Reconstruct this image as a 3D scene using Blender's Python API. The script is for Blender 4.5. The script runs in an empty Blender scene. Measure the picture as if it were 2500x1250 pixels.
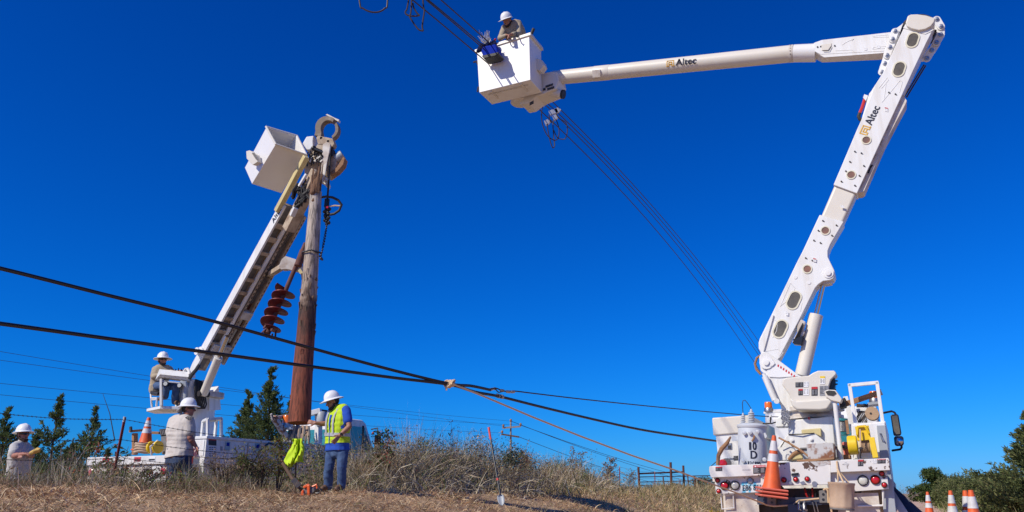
import bpy, bmesh, math, random
import numpy as np
from mathutils import Vector, Matrix, Quaternion

random.seed(7)
RNG = np.random.default_rng(11)
SC = bpy.context.scene
COL = SC.collection
R_ = math.radians

# ------------------------------------------------------------------ camera
F = 2050.0
PITCH = R_(15.8)
CP, SP = math.cos(PITCH), math.sin(PITCH)
CAM = Vector((0, 0, 0.85))
cd = bpy.data.cameras.new('camera')
cam = bpy.data.objects.new('camera', cd)
COL.objects.link(cam)
cam.location = CAM
cam.rotation_euler = (R_(90) + PITCH, 0, 0)
cd.sensor_width = 36.0
cd.lens = 36.0 * F / 2500.0
cd.clip_start = 0.05
cd.clip_end = 6000
SC.camera = cam

# ------------------------------------------------------------------ sky, sun, exposure
SUN_AZ, SUN_EL = 235.0, 40.0           # azimuth clockwise from +Y (the view), elevation
wd = bpy.data.worlds.new('World')
SC.world = wd
wd.use_nodes = True
nt = wd.node_tree
nt.nodes.clear()
sky = nt.nodes.new('ShaderNodeTexSky')
sky.sky_type = 'NISHITA'
sky.sun_disc = False
sky.sun_elevation = R_(SUN_EL)
sky.sun_rotation = R_(SUN_AZ)
sky.altitude = 300
sky.air_density = 1.0
sky.dust_density = 0.2
sky.ozone_density = 4.0
sep = nt.nodes.new('ShaderNodeSeparateColor'); com = nt.nodes.new('ShaderNodeCombineColor')
# deeper, polarised blue: one power curve per channel over the whole dome
for ch, g, k in (('Red', 3.0, .00324), ('Green', 1.27, .352), ('Blue', 1.12, 1.13)):
    pw_ = nt.nodes.new('ShaderNodeMath'); pw_.operation = 'POWER'; pw_.inputs[1].default_value = g
    ml = nt.nodes.new('ShaderNodeMath'); ml.operation = 'MULTIPLY'; ml.inputs[1].default_value = k
    nt.links.new(sep.outputs[ch], pw_.inputs[0]); nt.links.new(pw_.outputs[0], ml.inputs[0]); nt.links.new(ml.outputs[0], com.inputs[ch])
bg = nt.nodes.new('ShaderNodeBackground'); bg.inputs['Strength'].default_value = 0.09
wo = nt.nodes.new('ShaderNodeOutputWorld')
nt.links.new(sky.outputs['Color'], sep.inputs['Color'])
nt.links.new(com.outputs['Color'], bg.inputs['Color'])
nt.links.new(bg.outputs['Background'], wo.inputs['Surface'])

sl = bpy.data.lights.new('sun', 'SUN')
sl.energy = 4.5
sl.angle = R_(0.53)
sl.color = (1.0, 0.925, 0.785)
sun = bpy.data.objects.new('sun', sl)
COL.objects.link(sun)
ca, sa = math.cos(R_(SUN_AZ)), math.sin(R_(SUN_AZ))
TOSUN = Vector((sa * math.cos(R_(SUN_EL)), ca * math.cos(R_(SUN_EL)), math.sin(R_(SUN_EL))))
sun.rotation_euler = (-TOSUN).to_track_quat('-Z', 'Y').to_euler()
sun.location = (-20, -20, 30)

SC.view_settings.view_transform = 'Standard'
SC.view_settings.look = 'None'
SC.view_settings.exposure = 0.0
SC.view_settings.gamma = 1.0
SC.view_settings.use_curve_mapping = False
SC.render.engine = 'CYCLES'
SC.cycles.max_bounces = 6

# ------------------------------------------------------------------ pixel rays -> places
def ray(px, py):
    a = (px - 1250) / F
    b = (625 - py) / F
    return Vector((a, CP - b * SP, SP + b * CP))

def at(px, py, Y):
    """The point seen at a pixel of the photograph, Y metres ahead."""
    d = ray(px, py)
    return CAM + d * (Y / d.y)

class Fr:
    """A place's own axes: U to its right, W ahead along its heading, Z up."""
    def __init__(s, O, az):
        s.O = Vector(O); s.az = R_(az)
        s.U = Vector((math.cos(s.az), -math.sin(s.az), 0))
        s.W = Vector((math.sin(s.az), math.cos(s.az), 0))
    def pt(s, u, w, z): return s.O + s.U * u + s.W * w + Vector((0, 0, z))
    def loc(s, p):
        q = p - s.O
        return (q.dot(s.U), q.dot(s.W), q.z)
    def pw(s, px, py, w):
        d = ray(px, py)
        return CAM + d * ((w - (CAM - s.O).dot(s.W)) / d.dot(s.W))
    def pu(s, px, py, u):
        d = ray(px, py)
        return CAM + d * ((u - (CAM - s.O).dot(s.U)) / d.dot(s.U))
    def mpp(s, px, py, w):
        p = s.pw(px, py, w) - CAM
        return (p.y * CP + p.z * SP) / F

ZV = Vector((0, 0, 1))

# ------------------------------------------------------------------ mesh builder
class MB:
    def __init__(s): s.v = []; s.f = []; s.sm = []
    def add(s, vs, fs, smooth=False):
        o = len(s.v)
        s.v += [Vector(v) for v in vs]
        for f in fs:
            s.f.append([i + o for i in f]); s.sm.append(smooth)
        return s
    def box8(s, P):
        return s.add(P, [(0,1,2,3), (7,6,5,4), (0,4,5,1), (1,5,6,2), (2,6,7,3), (3,7,4,0)])
    def box(s, c, ex, ey, ez):
        """centre and three half-edge vectors"""
        c = Vector(c); ex = Vector(ex); ey = Vector(ey); ez = Vector(ez)
        return s.box8([c-ex-ey-ez, c+ex-ey-ez, c+ex+ey-ez, c-ex+ey-ez, c-ex-ey+ez, c+ex-ey+ez, c+ex+ey+ez, c-ex+ey+ez])
    def fbox(s, fr, u0, u1, w0, w1, z0, z1):
        return s.box(fr.pt((u0+u1)/2, (w0+w1)/2, (z0+z1)/2), fr.U*(u1-u0)/2, fr.W*(w1-w0)/2, ZV*(z1-z0)/2)
    def prism(s, pts, vec):
        n = len(pts); pts = [Vector(p) for p in pts]; vec = Vector(vec)
        vs = pts + [p + vec for p in pts]
        fs = [list(range(n)), list(range(2*n-1, n-1, -1))]
        fs += [(i, (i+1) % n, (i+1) % n + n, i + n) for i in range(n)]
        return s.add(vs, fs)
    def fprism(s, fr, pix, w0, w1):
        return s.prism([fr.pw(x, y, w0) for x, y in pix], fr.W * (w1 - w0))
    def beam(s, p0, p1, w, h, up=ZV):
        p0 = Vector(p0); p1 = Vector(p1); d = (p1-p0).normalized()
        x = d.cross(Vector(up))
        if x.length < 1e-4: x = d.cross(Vector((1, 0, 0)))
        x.normalize(); y = x.cross(d)
        return s.box((p0+p1)/2, x*w/2, (p1-p0)/2, y*h/2)
    def tube(s, pts, r, seg=8, cap=True, smooth=True, closed=False):
        pts = [Vector(p) for p in pts]; n = len(pts)
        rs = list(r) if hasattr(r, '__len__') else [r] * n
        t0 = (pts[1]-pts[0]).normalized()
        x = t0.cross(ZV)
        if x.length < 1e-3: x = t0.cross(Vector((1, 0, 0)))
        x.normalize(); vs = []
        for i in range(n):
            a = pts[(i-1) % n] if (i > 0 or closed) else pts[i]
            b = pts[(i+1) % n] if (i < n-1 or closed) else pts[i]
            t = (b-a)
            t = t.normalized() if t.length > 1e-9 else t0
            x = x - t * x.dot(t)
            if x.length < 1e-6: x = t.orthogonal()
            x.normalize(); y = t.cross(x)
            for k in range(seg):
                q = 2*math.pi*k/seg
                vs.append(pts[i] + (x*math.cos(q) + y*math.sin(q)) * rs[i])
        fs = []
        for i in range(n if closed else n-1):
            j = (i+1) % n
            for k in range(seg):
                l = (k+1) % seg
                fs.append((i*seg+k, i*seg+l, j*seg+l, j*seg+k))
        o = len(s.v); s.add(vs, fs, smooth)
        if cap and not closed:
            s.f += [[o+i for i in range(seg-1, -1, -1)], [o+(n-1)*seg+i for i in range(seg)]]; s.sm += [False, False]
        return s
    def cyl(s, p0, p1, r, seg=16, r2=None, smooth=True):
        return s.tube([p0, p1], [r, r if r2 is None else r2], seg, True, smooth)
    def lathe(s, prof, o, axis=ZV, seg=16, smooth=True, capend=True):
        o = Vector(o); a = Vector(axis).normalized()
        x = a.orthogonal().normalized(); y = a.cross(x); vs = []
        for r, h in prof:
            for k in range(seg):
                q = 2*math.pi*k/seg
                vs.append(o + a*h + (x*math.cos(q) + y*math.sin(q))*max(r, 1e-4))
        fs = [(i*seg+k, i*seg+(k+1) % seg, (i+1)*seg+(k+1) % seg, (i+1)*seg+k) for i in range(len(prof)-1) for k in range(seg)]
        b = len(s.v); s.add(vs, fs, smooth)
        if capend:
            m = len(prof)-1
            if prof[0][0] > 1e-3: s.f.append([b+i for i in range(seg-1, -1, -1)]); s.sm.append(False)
            if prof[m][0] > 1e-3: s.f.append([b+m*seg+i for i in range(seg)]); s.sm.append(False)
        return s
    def ell(s, c, r, M=None, seg=16, rings=10):
        c = Vector(c); M = M or Matrix.Identity(3)
        rx, ry, rz = r if hasattr(r, '__len__') else (r, r, r)
        vs = [c + M @ Vector((0, 0, rz))]; 
        for i in range(1, rings):
            t = math.pi*i/rings
            for k in range(seg):
                q = 2*math.pi*k/seg
                vs.append(c + M @ Vector((rx*math.sin(t)*math.cos(q), ry*math.sin(t)*math.sin(q), rz*math.cos(t))))
        vs.append(c - M @ Vector((0, 0, rz)))
        fs = [(0, 1+k, 1+(k+1) % seg) for k in range(seg)]
        for i in range(rings-2):
            for k in range(seg):
                a = 1+i*seg; b = a+seg
                fs.append((a+k, b+k, b+(k+1) % seg, a+(k+1) % seg))
        e = len(vs)-1; a = 1+(rings-2)*seg
        fs += [(e, a+(k+1) % seg, a+k) for k in range(seg)]
        return s.add(vs, fs, True)
    def capsule(s, p0, p1, r0, r1=None, seg=12):
        """two balls and a tapered tube: only for voxel unions"""
        r1 = r0 if r1 is None else r1
        p0 = Vector(p0); p1 = Vector(p1)
        s.ell(p0, r0, seg=seg, rings=8); s.ell(p1, r1, seg=seg, rings=8)
        if (p1-p0).length > 1e-4: s.tube([p0, p1], [r0, r1], seg)
        return s
    def quad(s, o, x, y):
        o = Vector(o); x = Vector(x); y = Vector(y)
        return s.add([o, o+x, o+x+y, o+y], [(0, 1, 2, 3)])

def mesh_from(mb, name, inv=None):
    me = bpy.data.meshes.new(name)
    vs = [inv @ v for v in mb.v] if inv else mb.v
    me.from_pydata([tuple(v) for v in vs], [], mb.f)
    me.polygons.foreach_set('use_smooth', mb.sm)
    bm = bmesh.new(); bm.from_mesh(me)
    bmesh.ops.recalc_face_normals(bm, faces=bm.faces)
    bm.to_mesh(me); bm.free()
    me.update()
    if any(mb.sm): me.set_sharp_from_angle(angle=R_(42))
    return me

def islands(mb):
    """one builder per connected piece"""
    par = list(range(len(mb.v)))
    def find(i):
        while par[i] != i: par[i] = par[par[i]]; i = par[i]
        return i
    for f in mb.f:
        r = find(f[0])
        for i in f[1:]: par[find(i)] = r
    out = {}; idx = {}
    for f, sm in zip(mb.f, mb.sm):
        m = out.setdefault(find(f[0]), MB()); g = []
        for i in f:
            if i not in idx: idx[i] = len(m.v); m.v.append(mb.v[i])
            g.append(idx[i])
        m.f.append(g); m.sm.append(sm)
    return list(out.values())

def link(o, parent=None):
    COL.objects.link(o)
    if parent: o.parent = parent
    return o

def tag(o, label=None, cat=None, group=None, kind=None):
    if label: o['label'] = label
    if cat: o['category'] = cat
    if group: o['group'] = group
    if kind: o['kind'] = kind
    return o

class Thing:
    def __init__(s, name, label, cat, base, rotz=0.0, group=None):
        s.e = bpy.data.objects.new(name, None)
        s.e.empty_display_size = 0.2
        link(s.e)
        s.e.location = base; s.e.rotation_euler = (0, 0, rotz)
        s.inv = (Matrix.Translation(Vector(base)) @ Matrix.Rotation(rotz, 4, 'Z')).inverted()
        tag(s.e, label, cat, group)
    def part(s, name, mb, m, parent=None, bevel=0, label=None, seg=2, kind=None):
        me = mesh_from(mb, name, s.inv)
        return s.mesh(name, me, m, parent, bevel, label, seg, kind)
    def parts(s, name, mb, m, parent=None, **k):
        """the same, each loose piece an object of its own"""
        return [s.part(name, i, m, parent, **k) for i in islands(mb)]
    def mesh(s, name, me, m, parent=None, bevel=0, label=None, seg=2, kind=None):
        o = bpy.data.objects.new(name, me)
        me.materials.append(m)
        link(o, parent or s.e)
        if bevel:
            b = o.modifiers.new('bevel', 'BEVEL'); b.width = bevel; b.segments = seg; b.limit_method = 'ANGLE'; b.angle_limit = R_(35)
            b.harden_normals = True
        if label: o['label'] = label
        if kind: o['kind'] = kind
        return o

def single(name, label, cat, mb, m, base=None, group=None, kind=None, bevel=0):
    base = Vector(base) if base is not None else sum(mb.v, Vector()) / len(mb.v)
    me = mesh_from(mb, name, Matrix.Translation(-base))
    me.materials.append(m)
    o = bpy.data.objects.new(name, me); link(o); o.location = base
    if bevel:
        b = o.modifiers.new('bevel', 'BEVEL'); b.width = bevel; b.segments = 2; b.limit_method = 'ANGLE'
    return tag(o, label, cat, group, kind)

def copy_tree(o, parent=None):
    c = o.copy(); COL.objects.link(c)
    if parent: c.parent = parent
    for ch in list(o.children): copy_tree(ch, c)
    return c

# ------------------------------------------------------------------ materials
def mat(name, c, rough=0.5, metal=0.0, c2=None, scale=4.0, amt=0.6, detail=6.0, bump=0.0, bscale=60.0, spec=0.5, stretch=(1,1,1), lo=0.35, hi=0.7, chips=None, coat=0.0):
    m = bpy.data.materials.new(name); m.use_nodes = True
    n = m.node_tree.nodes; l = m.node_tree.links
    b = n['Principled BSDF']
    b.inputs['Roughness'].default_value = rough
    b.inputs['Metallic'].default_value = metal
    b.inputs['Specular IOR Level'].default_value = spec
    b.inputs['Coat Weight'].default_value = coat
    b.inputs['Coat Roughness'].default_value = 0.15
    c = tuple(c) + (1,)
    b.inputs['Base Color'].default_value = c
    if c2 or bump or chips:
        tc = n.new('ShaderNodeTexCoord'); mp = n.new('ShaderNodeMapping')
        mp.inputs['Scale'].default_value = stretch
        l.new(tc.outputs['Object'], mp.inputs['Vector'])
        cur = None
        if c2:
            t = n.new('ShaderNodeTexNoise'); t.inputs['Scale'].default_value = scale; t.inputs['Detail'].default_value = detail
            t.inputs['Roughness'].default_value = 0.62
            l.new(mp.outputs['Vector'], t.inputs['Vector'])
            mr = n.new('ShaderNodeMapRange'); mr.inputs['From Min'].default_value = lo; mr.inputs['From Max'].default_value = hi
            mr.inputs['To Max'].default_value = amt
            l.new(t.outputs['Fac'], mr.inputs['Value'])
            mx = n.new('ShaderNodeMix'); mx.data_type = 'RGBA'
            mx.inputs['A'].default_value = c; mx.inputs['B'].default_value = tuple(c2) + (1,)
            l.new(mr.outputs['Result'], mx.inputs['Factor'])
            cur = mx.outputs['Result']
            rr = n.new('ShaderNodeMapRange'); rr.inputs['To Min'].default_value = max(rough-.08, .05); rr.inputs['To Max'].default_value = min(rough+.15, 1)
            l.new(t.outputs['Fac'], rr.inputs['Value']); l.new(rr.outputs['Result'], b.inputs['Roughness'])
        if chips:
            ccol, cscale, thr = chips
            t2 = n.new('ShaderNodeTexNoise'); t2.inputs['Scale'].default_value = cscale; t2.inputs['Detail'].default_value = 9
            t2.inputs['Roughness'].default_value = 0.6
            l.new(tc.outputs['Object'], t2.inputs['Vector'])
            r2 = n.new('ShaderNodeMapRange'); r2.inputs['From Min'].default_value = thr; r2.inputs['From Max'].default_value = thr + .02
            l.new(t2.outputs['Fac'], r2.inputs['Value'])
            m2 = n.new('ShaderNodeMix'); m2.data_type = 'RGBA'
            m2.inputs['A'].default_value = c; m2.inputs['B'].default_value = tuple(ccol) + (1,)
            if cur: l.new(cur, m2.inputs['A'])
            l.new(r2.outputs['Result'], m2.inputs['Factor'])
            cur = m2.outputs['Result']
        if cur: l.new(cur, b.inputs['Base Color'])
        if bump:
            t3 = n.new('ShaderNodeTexNoise'); t3.inputs['Scale'].default_value = bscale; t3.inputs['Detail'].default_value = 5
            l.new(mp.outputs['Vector'], t3.inputs['Vector'])
            bp = n.new('ShaderNodeBump'); bp.inputs['Strength'].default_value = bump; bp.inputs['Distance'].default_value = 0.02
            l.new(t3.outputs['Fac'], bp.inputs['Height']); l.new(bp.outputs['Normal'], b.inputs['Normal'])
    return m

def tint_mat(name, rough=0.8, trans=0.0):
    m = bpy.data.materials.new(name); m.use_nodes = True
    n = m.node_tree.nodes; l = m.node_tree.links
    b = n['Principled BSDF']; b.inputs['Roughness'].default_value = rough
    b.inputs['Specular IOR Level'].default_value = 0.25
    a = n.new('ShaderNodeAttribute'); a.attribute_name = 'tint'
    l.new(a.outputs['Color'], b.inputs['Base Color'])
    if trans:
        t = n.new('ShaderNodeBsdfTranslucent'); l.new(a.outputs['Color'], t.inputs['Color'])
        mx = n.new('ShaderNodeMixShader'); mx.inputs['Fac'].default_value = trans
        l.new(b.outputs['BSDF'], mx.inputs[1]); l.new(t.outputs['BSDF'], mx.inputs[2])
        l.new(mx.outputs['Shader'], n['Material Output'].inputs['Surface'])
    return m

M = {}
M['white'] = mat('white_enamel', (.77,.77,.75), .38, c2=(.50,.42,.32), scale=2.6, amt=.42, detail=6, coat=.12, lo=.44, hi=.72, stretch=(3.5,3.5,.45))
M['white_clean'] = mat('white_gelcoat', (.79,.78,.76), .3, c2=(.70,.66,.58), scale=1.3, amt=.35, coat=.2)
M['cream'] = mat('cream_fibreglass', (.70,.66,.58), .35, c2=(.62,.55,.43), scale=2.5, amt=.4)
M['chipped'] = mat('chipped_white_paint', (.71,.70,.68), .45, c2=(.58,.52,.45), scale=3, amt=.4, detail=9, chips=((.10,.055,.035), 4.6, .615))
M['dirtywhite'] = mat('dirty_white_paint', (.70,.66,.6), .55, c2=(.36,.27,.2), scale=4.0, amt=.9, detail=8, chips=((.13,.07,.045), 9, .66))
M['rustplate'] = mat('rusty_galvanised_plate', (.50,.49,.47), .6, c2=(.22,.09,.04), scale=7, amt=1, detail=10, lo=.46, hi=.58)
M['black'] = mat('black_rubber', (.018,.018,.019), .6, c2=(.05,.045,.04), scale=6, amt=.5)
M['blackgloss'] = mat('black_plastic', (.015,.015,.017), .3)
M['darksteel'] = mat('dark_greasy_steel', (.035,.033,.035), .45, .3, c2=(.09,.06,.045), scale=8, amt=.8)
M['steel'] = mat('bare_steel', (.42,.42,.43), .35, .9, c2=(.25,.22,.2), scale=9, amt=.5)
M['chrome'] = mat('chrome_rod', (.62,.62,.64), .12, 1.0)
M['grey'] = mat('grey_painted_metal', (.36,.39,.42), .45, c2=(.28,.3,.32), scale=3, amt=.5)
M['xfgrey'] = mat('light_grey_enamel', (.56,.59,.62), .4, c2=(.45,.46,.48), scale=3, amt=.5)
M['porcelain'] = mat('grey_porcelain', (.50,.52,.54), .2)
M['rubbergrey'] = mat('grey_bumper_rubber', (.2,.19,.18), .8, c2=(.1,.09,.09), scale=12, amt=.7)
M['glass'] = mat('dark_porthole_glass', (.16,.14,.10), .25, c2=(.05,.045,.04), scale=5, amt=.7)
M['amberglass'] = mat('brown_porthole_glass', (.30,.14,.085), .35, c2=(.06,.05,.05), scale=6, amt=.8)
M['rim'] = mat('cream_porthole_rim', (.70,.66,.50), .4)
M['red'] = mat('red_lens', (.55,.012,.015), .15, c2=(.3,.005,.01), scale=30, amt=.5, coat=.5)
M['clear'] = mat('clear_lens', (.62,.62,.55), .15, c2=(.42,.42,.38), scale=25, amt=.6, coat=.5)
M['amber'] = mat('amber_lens', (.75,.16,.01), .2, coat=.4)
M['redpaint'] = mat('red_paint', (.55,.03,.025), .45)
M['cone'] = mat('orange_cone_vinyl', (.82,.13,.02), .5, c2=(.40,.07,.03), scale=7, amt=.7, detail=8)
M['refl'] = mat('reflective_white_band', (.72,.72,.73), .35, c2=(.42,.40,.38), scale=8, amt=.7, detail=8)
M['pinkedge'] = mat('faded_orange_vinyl', (.72,.16,.10), .55)
M['yellow'] = mat('yellow_plastic', (.80,.55,.01), .35, c2=(.55,.33,.02), scale=5, amt=.4)
M['fadedyellow'] = mat('faded_yellow_fibreglass', (.66,.55,.26), .45, c2=(.45,.36,.17), scale=4, amt=.6)
M['canvas'] = mat('tan_canvas', (.50,.36,.25), .85, c2=(.36,.24,.16), scale=6, amt=.6, bump=.3, bscale=120)
M['darkweathered'] = mat('dark_weathered_steel', (.20,.15,.11), .65, c2=(.42,.36,.28), scale=7, amt=.9, detail=8, lo=.5, hi=.7)
M['weathered'] = mat('weathered_tan_steel', (.50,.40,.28), .6, c2=(.22,.13,.08), scale=6, amt=.9, detail=8, lo=.42, hi=.7)
M['rope'] = mat('tan_rope', (.66,.47,.28), .8, c2=(.56,.38,.22), scale=40, amt=.7, bump=.4, bscale=150)
M['cardboard'] = mat('brown_cardboard', (.42,.29,.18), .8, c2=(.32,.2,.12), scale=5, amt=.6)
M['wood'] = mat('weathered_plank', (.36,.19,.09), .75, c2=(.2,.1,.05), scale=6, amt=.8, stretch=(1,1,8))
M['bluebag'] = mat('blue_nylon', (.006,.03,.36), .8, spec=.1, c2=(.008,.02,.2), scale=12, amt=.6)
M['navy'] = mat('navy_fabric', (.010,.014,.05), .9, spec=.1)
M['teal'] = mat('teal_plastic', (.02,.18,.2), .45)
M['tealglass'] = mat('tinted_cab_glass', (.03,.20,.23), .08, c2=(.06,.28,.3), scale=1.2, amt=.6, coat=.3)
M['salmon'] = mat('faded_red_vinyl', (.62,.16,.1), .6)
M['cable'] = mat('black_cable_jacket', (.012,.011,.012), .45)
M['oldwire'] = mat('weathered_copper_wire', (.035,.02,.014), .55)
M['alu'] = mat('aluminium_clamp', (.62,.60,.56), .4, .6)
M['rustpipe'] = mat('rusty_pipe', (.13,.045,.03), .75, c2=(.07,.025,.02), scale=7, amt=.8)
M['redpost'] = mat('red_steel_post', (.32,.03,.02), .6, c2=(.10,.03,.02), scale=6, amt=.7)
M['navydark'] = mat('dark_blue_steel_and_shade', (.035,.045,.08), .5)
M['decal_red'] = mat('decal_red', (.5,.02,.03), .5)
M['decal_black'] = mat('decal_black', (.02,.02,.022), .5)
M['decal_white'] = mat('decal_white', (.8,.8,.8), .5)
M['decal_grey'] = mat('decal_grey', (.3,.3,.32), .5)
M['decal_yellow'] = mat('decal_yellow', (.8,.55,.02), .5)
M['logo_gold'] = mat('logo_gold', (.72,.42,.04), .45)
M['logo_black'] = mat('logo_black', (.012,.014,.03), .45)
M['platecyan'] = mat('licence_plate_blue', (.10,.42,.62), .4, c2=(.65,.7,.72), scale=12, amt=1, lo=.42, hi=.5)
M['orangeplastic'] = mat('orange_plastic', (.85,.13,.02), .35)
M['skin'] = mat('tanned_skin', (.36,.17,.105), .55, c2=(.28,.12,.075), scale=9, amt=.6)
M['skin2'] = mat('sunburnt_skin', (.38,.16,.11), .55, c2=(.28,.11,.075), scale=9, amt=.6)
M['hair'] = mat('dark_hair', (.018,.012,.01), .7)
M['beard'] = mat('brown_beard', (.06,.03,.018), .8)
M['hat'] = mat('white_hard_hat', (.82,.82,.82), .3, c2=(.72,.71,.69), scale=5, amt=.4, coat=.2)
M['hatband'] = mat('hard_hat_underside', (.55,.5,.44), .5)
M['tee_grey'] = mat('light_grey_cotton', (.50,.485,.47), .9, c2=(.40,.385,.36), scale=5, amt=.6, bump=.35, bscale=14)
M['tee_tan'] = mat('stone_cotton', (.57,.52,.475), .9, c2=(.45,.40,.355), scale=5, amt=.6, bump=.35, bscale=14)
M['tee_blue'] = mat('royal_blue_cotton', (.012,.075,.44), .9, c2=(.01,.05,.3), scale=6, amt=.6, bump=.35, bscale=14)
M['khaki'] = mat('khaki_work_shirt', (.40,.33,.235), .9, c2=(.29,.235,.16), scale=7, amt=.6, bump=.4, bscale=16)
M['vest'] = mat('hi_vis_yellow_mesh', (.52,.70,.01), .75, c2=(.34,.5,.02), scale=7, amt=.6, bump=.3, bscale=18)
M['silver'] = mat('silver_reflective_tape', (.42,.42,.41), .4)
M['denim'] = mat('blue_denim', (.028,.060,.155), .9, c2=(.085,.145,.26), scale=7, amt=.8, bump=.4, bscale=15)
M['denimdark'] = mat('dark_denim', (.018,.035,.09), .9, c2=(.05,.08,.15), scale=7, amt=.8, bump=.4, bscale=15)
M['boot'] = mat('brown_leather', (.10,.05,.025), .6, c2=(.2,.11,.06), scale=8, amt=.6)
M['glove'] = mat('yellow_leather', (.55,.36,.10), .8)
M['whitecloth'] = mat('white_glove_cloth', (.7,.68,.65), .8)
M['leaf'] = tint_mat('leaf_blades', .7, .38)
M['straw'] = tint_mat('dry_straw', .85, .15)
M['bark'] = mat('cedar_bark', (.14,.085,.055), .9, c2=(.07,.045,.03), scale=9, amt=.8, bump=.5, bscale=30, stretch=(1,1,.3))
M['greywood'] = mat('weathered_grey_wood', (.36,.31,.27), .8, c2=(.18,.13,.1), scale=7, amt=.9, detail=10, stretch=(4,4,.5), bump=.5, bscale=20, lo=.4, hi=.62)

# ------------------------------------------------------------------ lettering
TXT = {}
def text_mesh(s):
    if s in TXT: return TXT[s]
    cu = bpy.data.curves.new('lettering', 'FONT'); cu.body = s; cu.size = 1.0; cu.resolution_u = 3
    o = bpy.data.objects.new('lettering', cu); COL.objects.link(o)
    bpy.context.view_layer.update()
    dg = bpy.context.evaluated_depsgraph_get()
    me = bpy.data.meshes.new_from_object(o.evaluated_get(dg))
    v = np.array([tuple(x.co) for x in me.vertices]); f = [list(p.vertices) for p in me.polygons]
    bpy.data.objects.remove(o); bpy.data.curves.remove(cu); bpy.data.meshes.remove(me)
    v[:, :2] -= v[:, :2].min(0)
    TXT[s] = (v, f)
    return TXT[s]

def text_mb(s, o, x, y, h, width=None, nrm=None, bold=0.0):
    """letters whose lower left corner is o, along x, up y, h tall"""
    v, f = text_mesh(s)
    o = Vector(o); x = Vector(x).normalized(); y = Vector(y).normalized()
    n = Vector(nrm) if nrm is not None else x.cross(y)
    hh = v[:, 1].max(); ww = v[:, 0].max()
    k = h / hh; kx = k if width is None else width / ww
    mb = MB()
    reps = [(0, 0)] if not bold else [(0, 0), (bold, 0), (0, bold*.6), (bold, bold*.6)]
    for i, (bx, by) in enumerate(reps):
        mb.add([o + x*(a*kx + bx) + y*(b*k + by) + n*(.0006*i) for a, b, _ in v], f)
    return mb
# ================================================================== GROUND AND ROAD
RF = Fr((4.04, 12.37, 0), 25.5)
def sst(a, b, x):
    t = np.clip((x - a) / (b - a), 0, 1)
    return t*t*(3-2*t)
def hgt_uw(u, w):
    u = np.asarray(u, float); w = np.asarray(w, float)
    z = .83*sst(-3.4, -7.0, u) - .42*sst(-9.2, -11.8, u) + .45*sst(2.9, 6.0, u)
    off = np.maximum(sst(-3.2, -4.5, u), sst(2.8, 4, u))
    n = .035*np.sin(1.7*u+.6*w) + .03*np.sin(.9*u-1.3*w+1) + .02*np.sin(3.1*u+2.3*w) + .016*np.sin(4.9*w-2.2*u)
    fade = 1 - sst(60, 200, np.hypot(u, w))
    return z*(.25+.75*fade) + n*off*fade
def uw_of(x, y):
    x = np.asarray(x, float) - RF.O.x; y = np.asarray(y, float) - RF.O.y
    return x*RF.U.x + y*RF.U.y, x*RF.W.x + y*RF.W.y
def xy_of(u, w):
    return RF.O.x + u*RF.U.x + w*RF.W.x, RF.O.y + u*RF.U.y + w*RF.W.y
def ground(x, y):
    u, w = uw_of(x, y)
    return hgt_uw(u, w)

def np_mesh(name, V, T, tint=None, smooth=False):
    """triangles from arrays; tint is one colour per vertex"""
    me = bpy.data.meshes.new(name)
    V = np.asarray(V, np.float32).reshape(-1, 3); T = np.asarray(T, np.int32).reshape(-1, 3)
    me.vertices.add(len(V)); me.vertices.foreach_set('co', V.ravel())
    me.loops.add(T.size); me.loops.foreach_set('vertex_index', T.ravel())
    me.polygons.add(len(T)); me.polygons.foreach_set('loop_start', np.arange(0, T.size, 3, dtype=np.int32))
    me.polygons.foreach_set('use_smooth', np.full(len(T), smooth))
    if tint is not None:
        a = me.attributes.new('tint', 'FLOAT_COLOR', 'POINT')
        c = np.ones((len(V), 4), np.float32); c[:, :3] = tint
        a.data.foreach_set('color', c.ravel())
    me.update(); me.validate()
    return me

def spaced(a, b, step, far):
    mid = list(np.arange(a, b+1e-6, step)); lo = []; hi = []
    d = step
    x = a
    while x > -far: d *= 1.35; x -= d; lo.append(x)
    d = step; x = b
    while x < far: d *= 1.35; x += d; hi.append(x)
    return np.array(lo[::-1] + mid + hi)

gu = spaced(-16, 10, .3, 4000); gw = spaced(-16, 50, .45, 4000)
UU, WW = np.meshgrid(gu, gw)
gx, gy = xy_of(UU, WW)
gz = hgt_uw(UU, WW)
nu, nw = len(gu), len(gw)
ii = (np.arange(nw-1)[:, None]*nu + np.arange(nu-1)[None]).ravel()
T = np.concatenate([np.stack([ii, ii+1, ii+nu+1], 1), np.stack([ii, ii+nu+1, ii+nu], 1)])
gme = np_mesh('ground', np.stack([gx, gy, gz], -1).reshape(-1, 3), T, smooth=True)
M['ground'] = mat('dry_earth', (.31,.19,.11), .95, c2=(.44,.30,.175), scale=.9, amt=1, detail=12, bump=.8, bscale=9, lo=.35, hi=.65)
gme.materials.append(M['ground'])
go = link(bpy.data.objects.new('ground', gme)); go['kind'] = 'structure'

mb = MB()
ws = [-40, -10, 10, 30, 60, 120, 400, 2500]
for i in range(len(ws)-1):
    for a, b in ((-3.0, -1.0), (-1.0, 1.0), (1.0, 2.75)):
        mb.add([RF.pt(a, ws[i], .004), RF.pt(b, ws[i], .004), RF.pt(b, ws[i+1], .004), RF.pt(a, ws[i+1], .004)], [(0, 1, 2, 3)])
M['road'] = mat('pale_dirt_road', (.58,.42,.31), .95, c2=(.48,.25,.15), scale=.35, amt=.9, detail=12, bump=.5, bscale=8)
single('dirt_road', None, None, mb, M['road'], base=RF.O, kind='structure')

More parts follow.
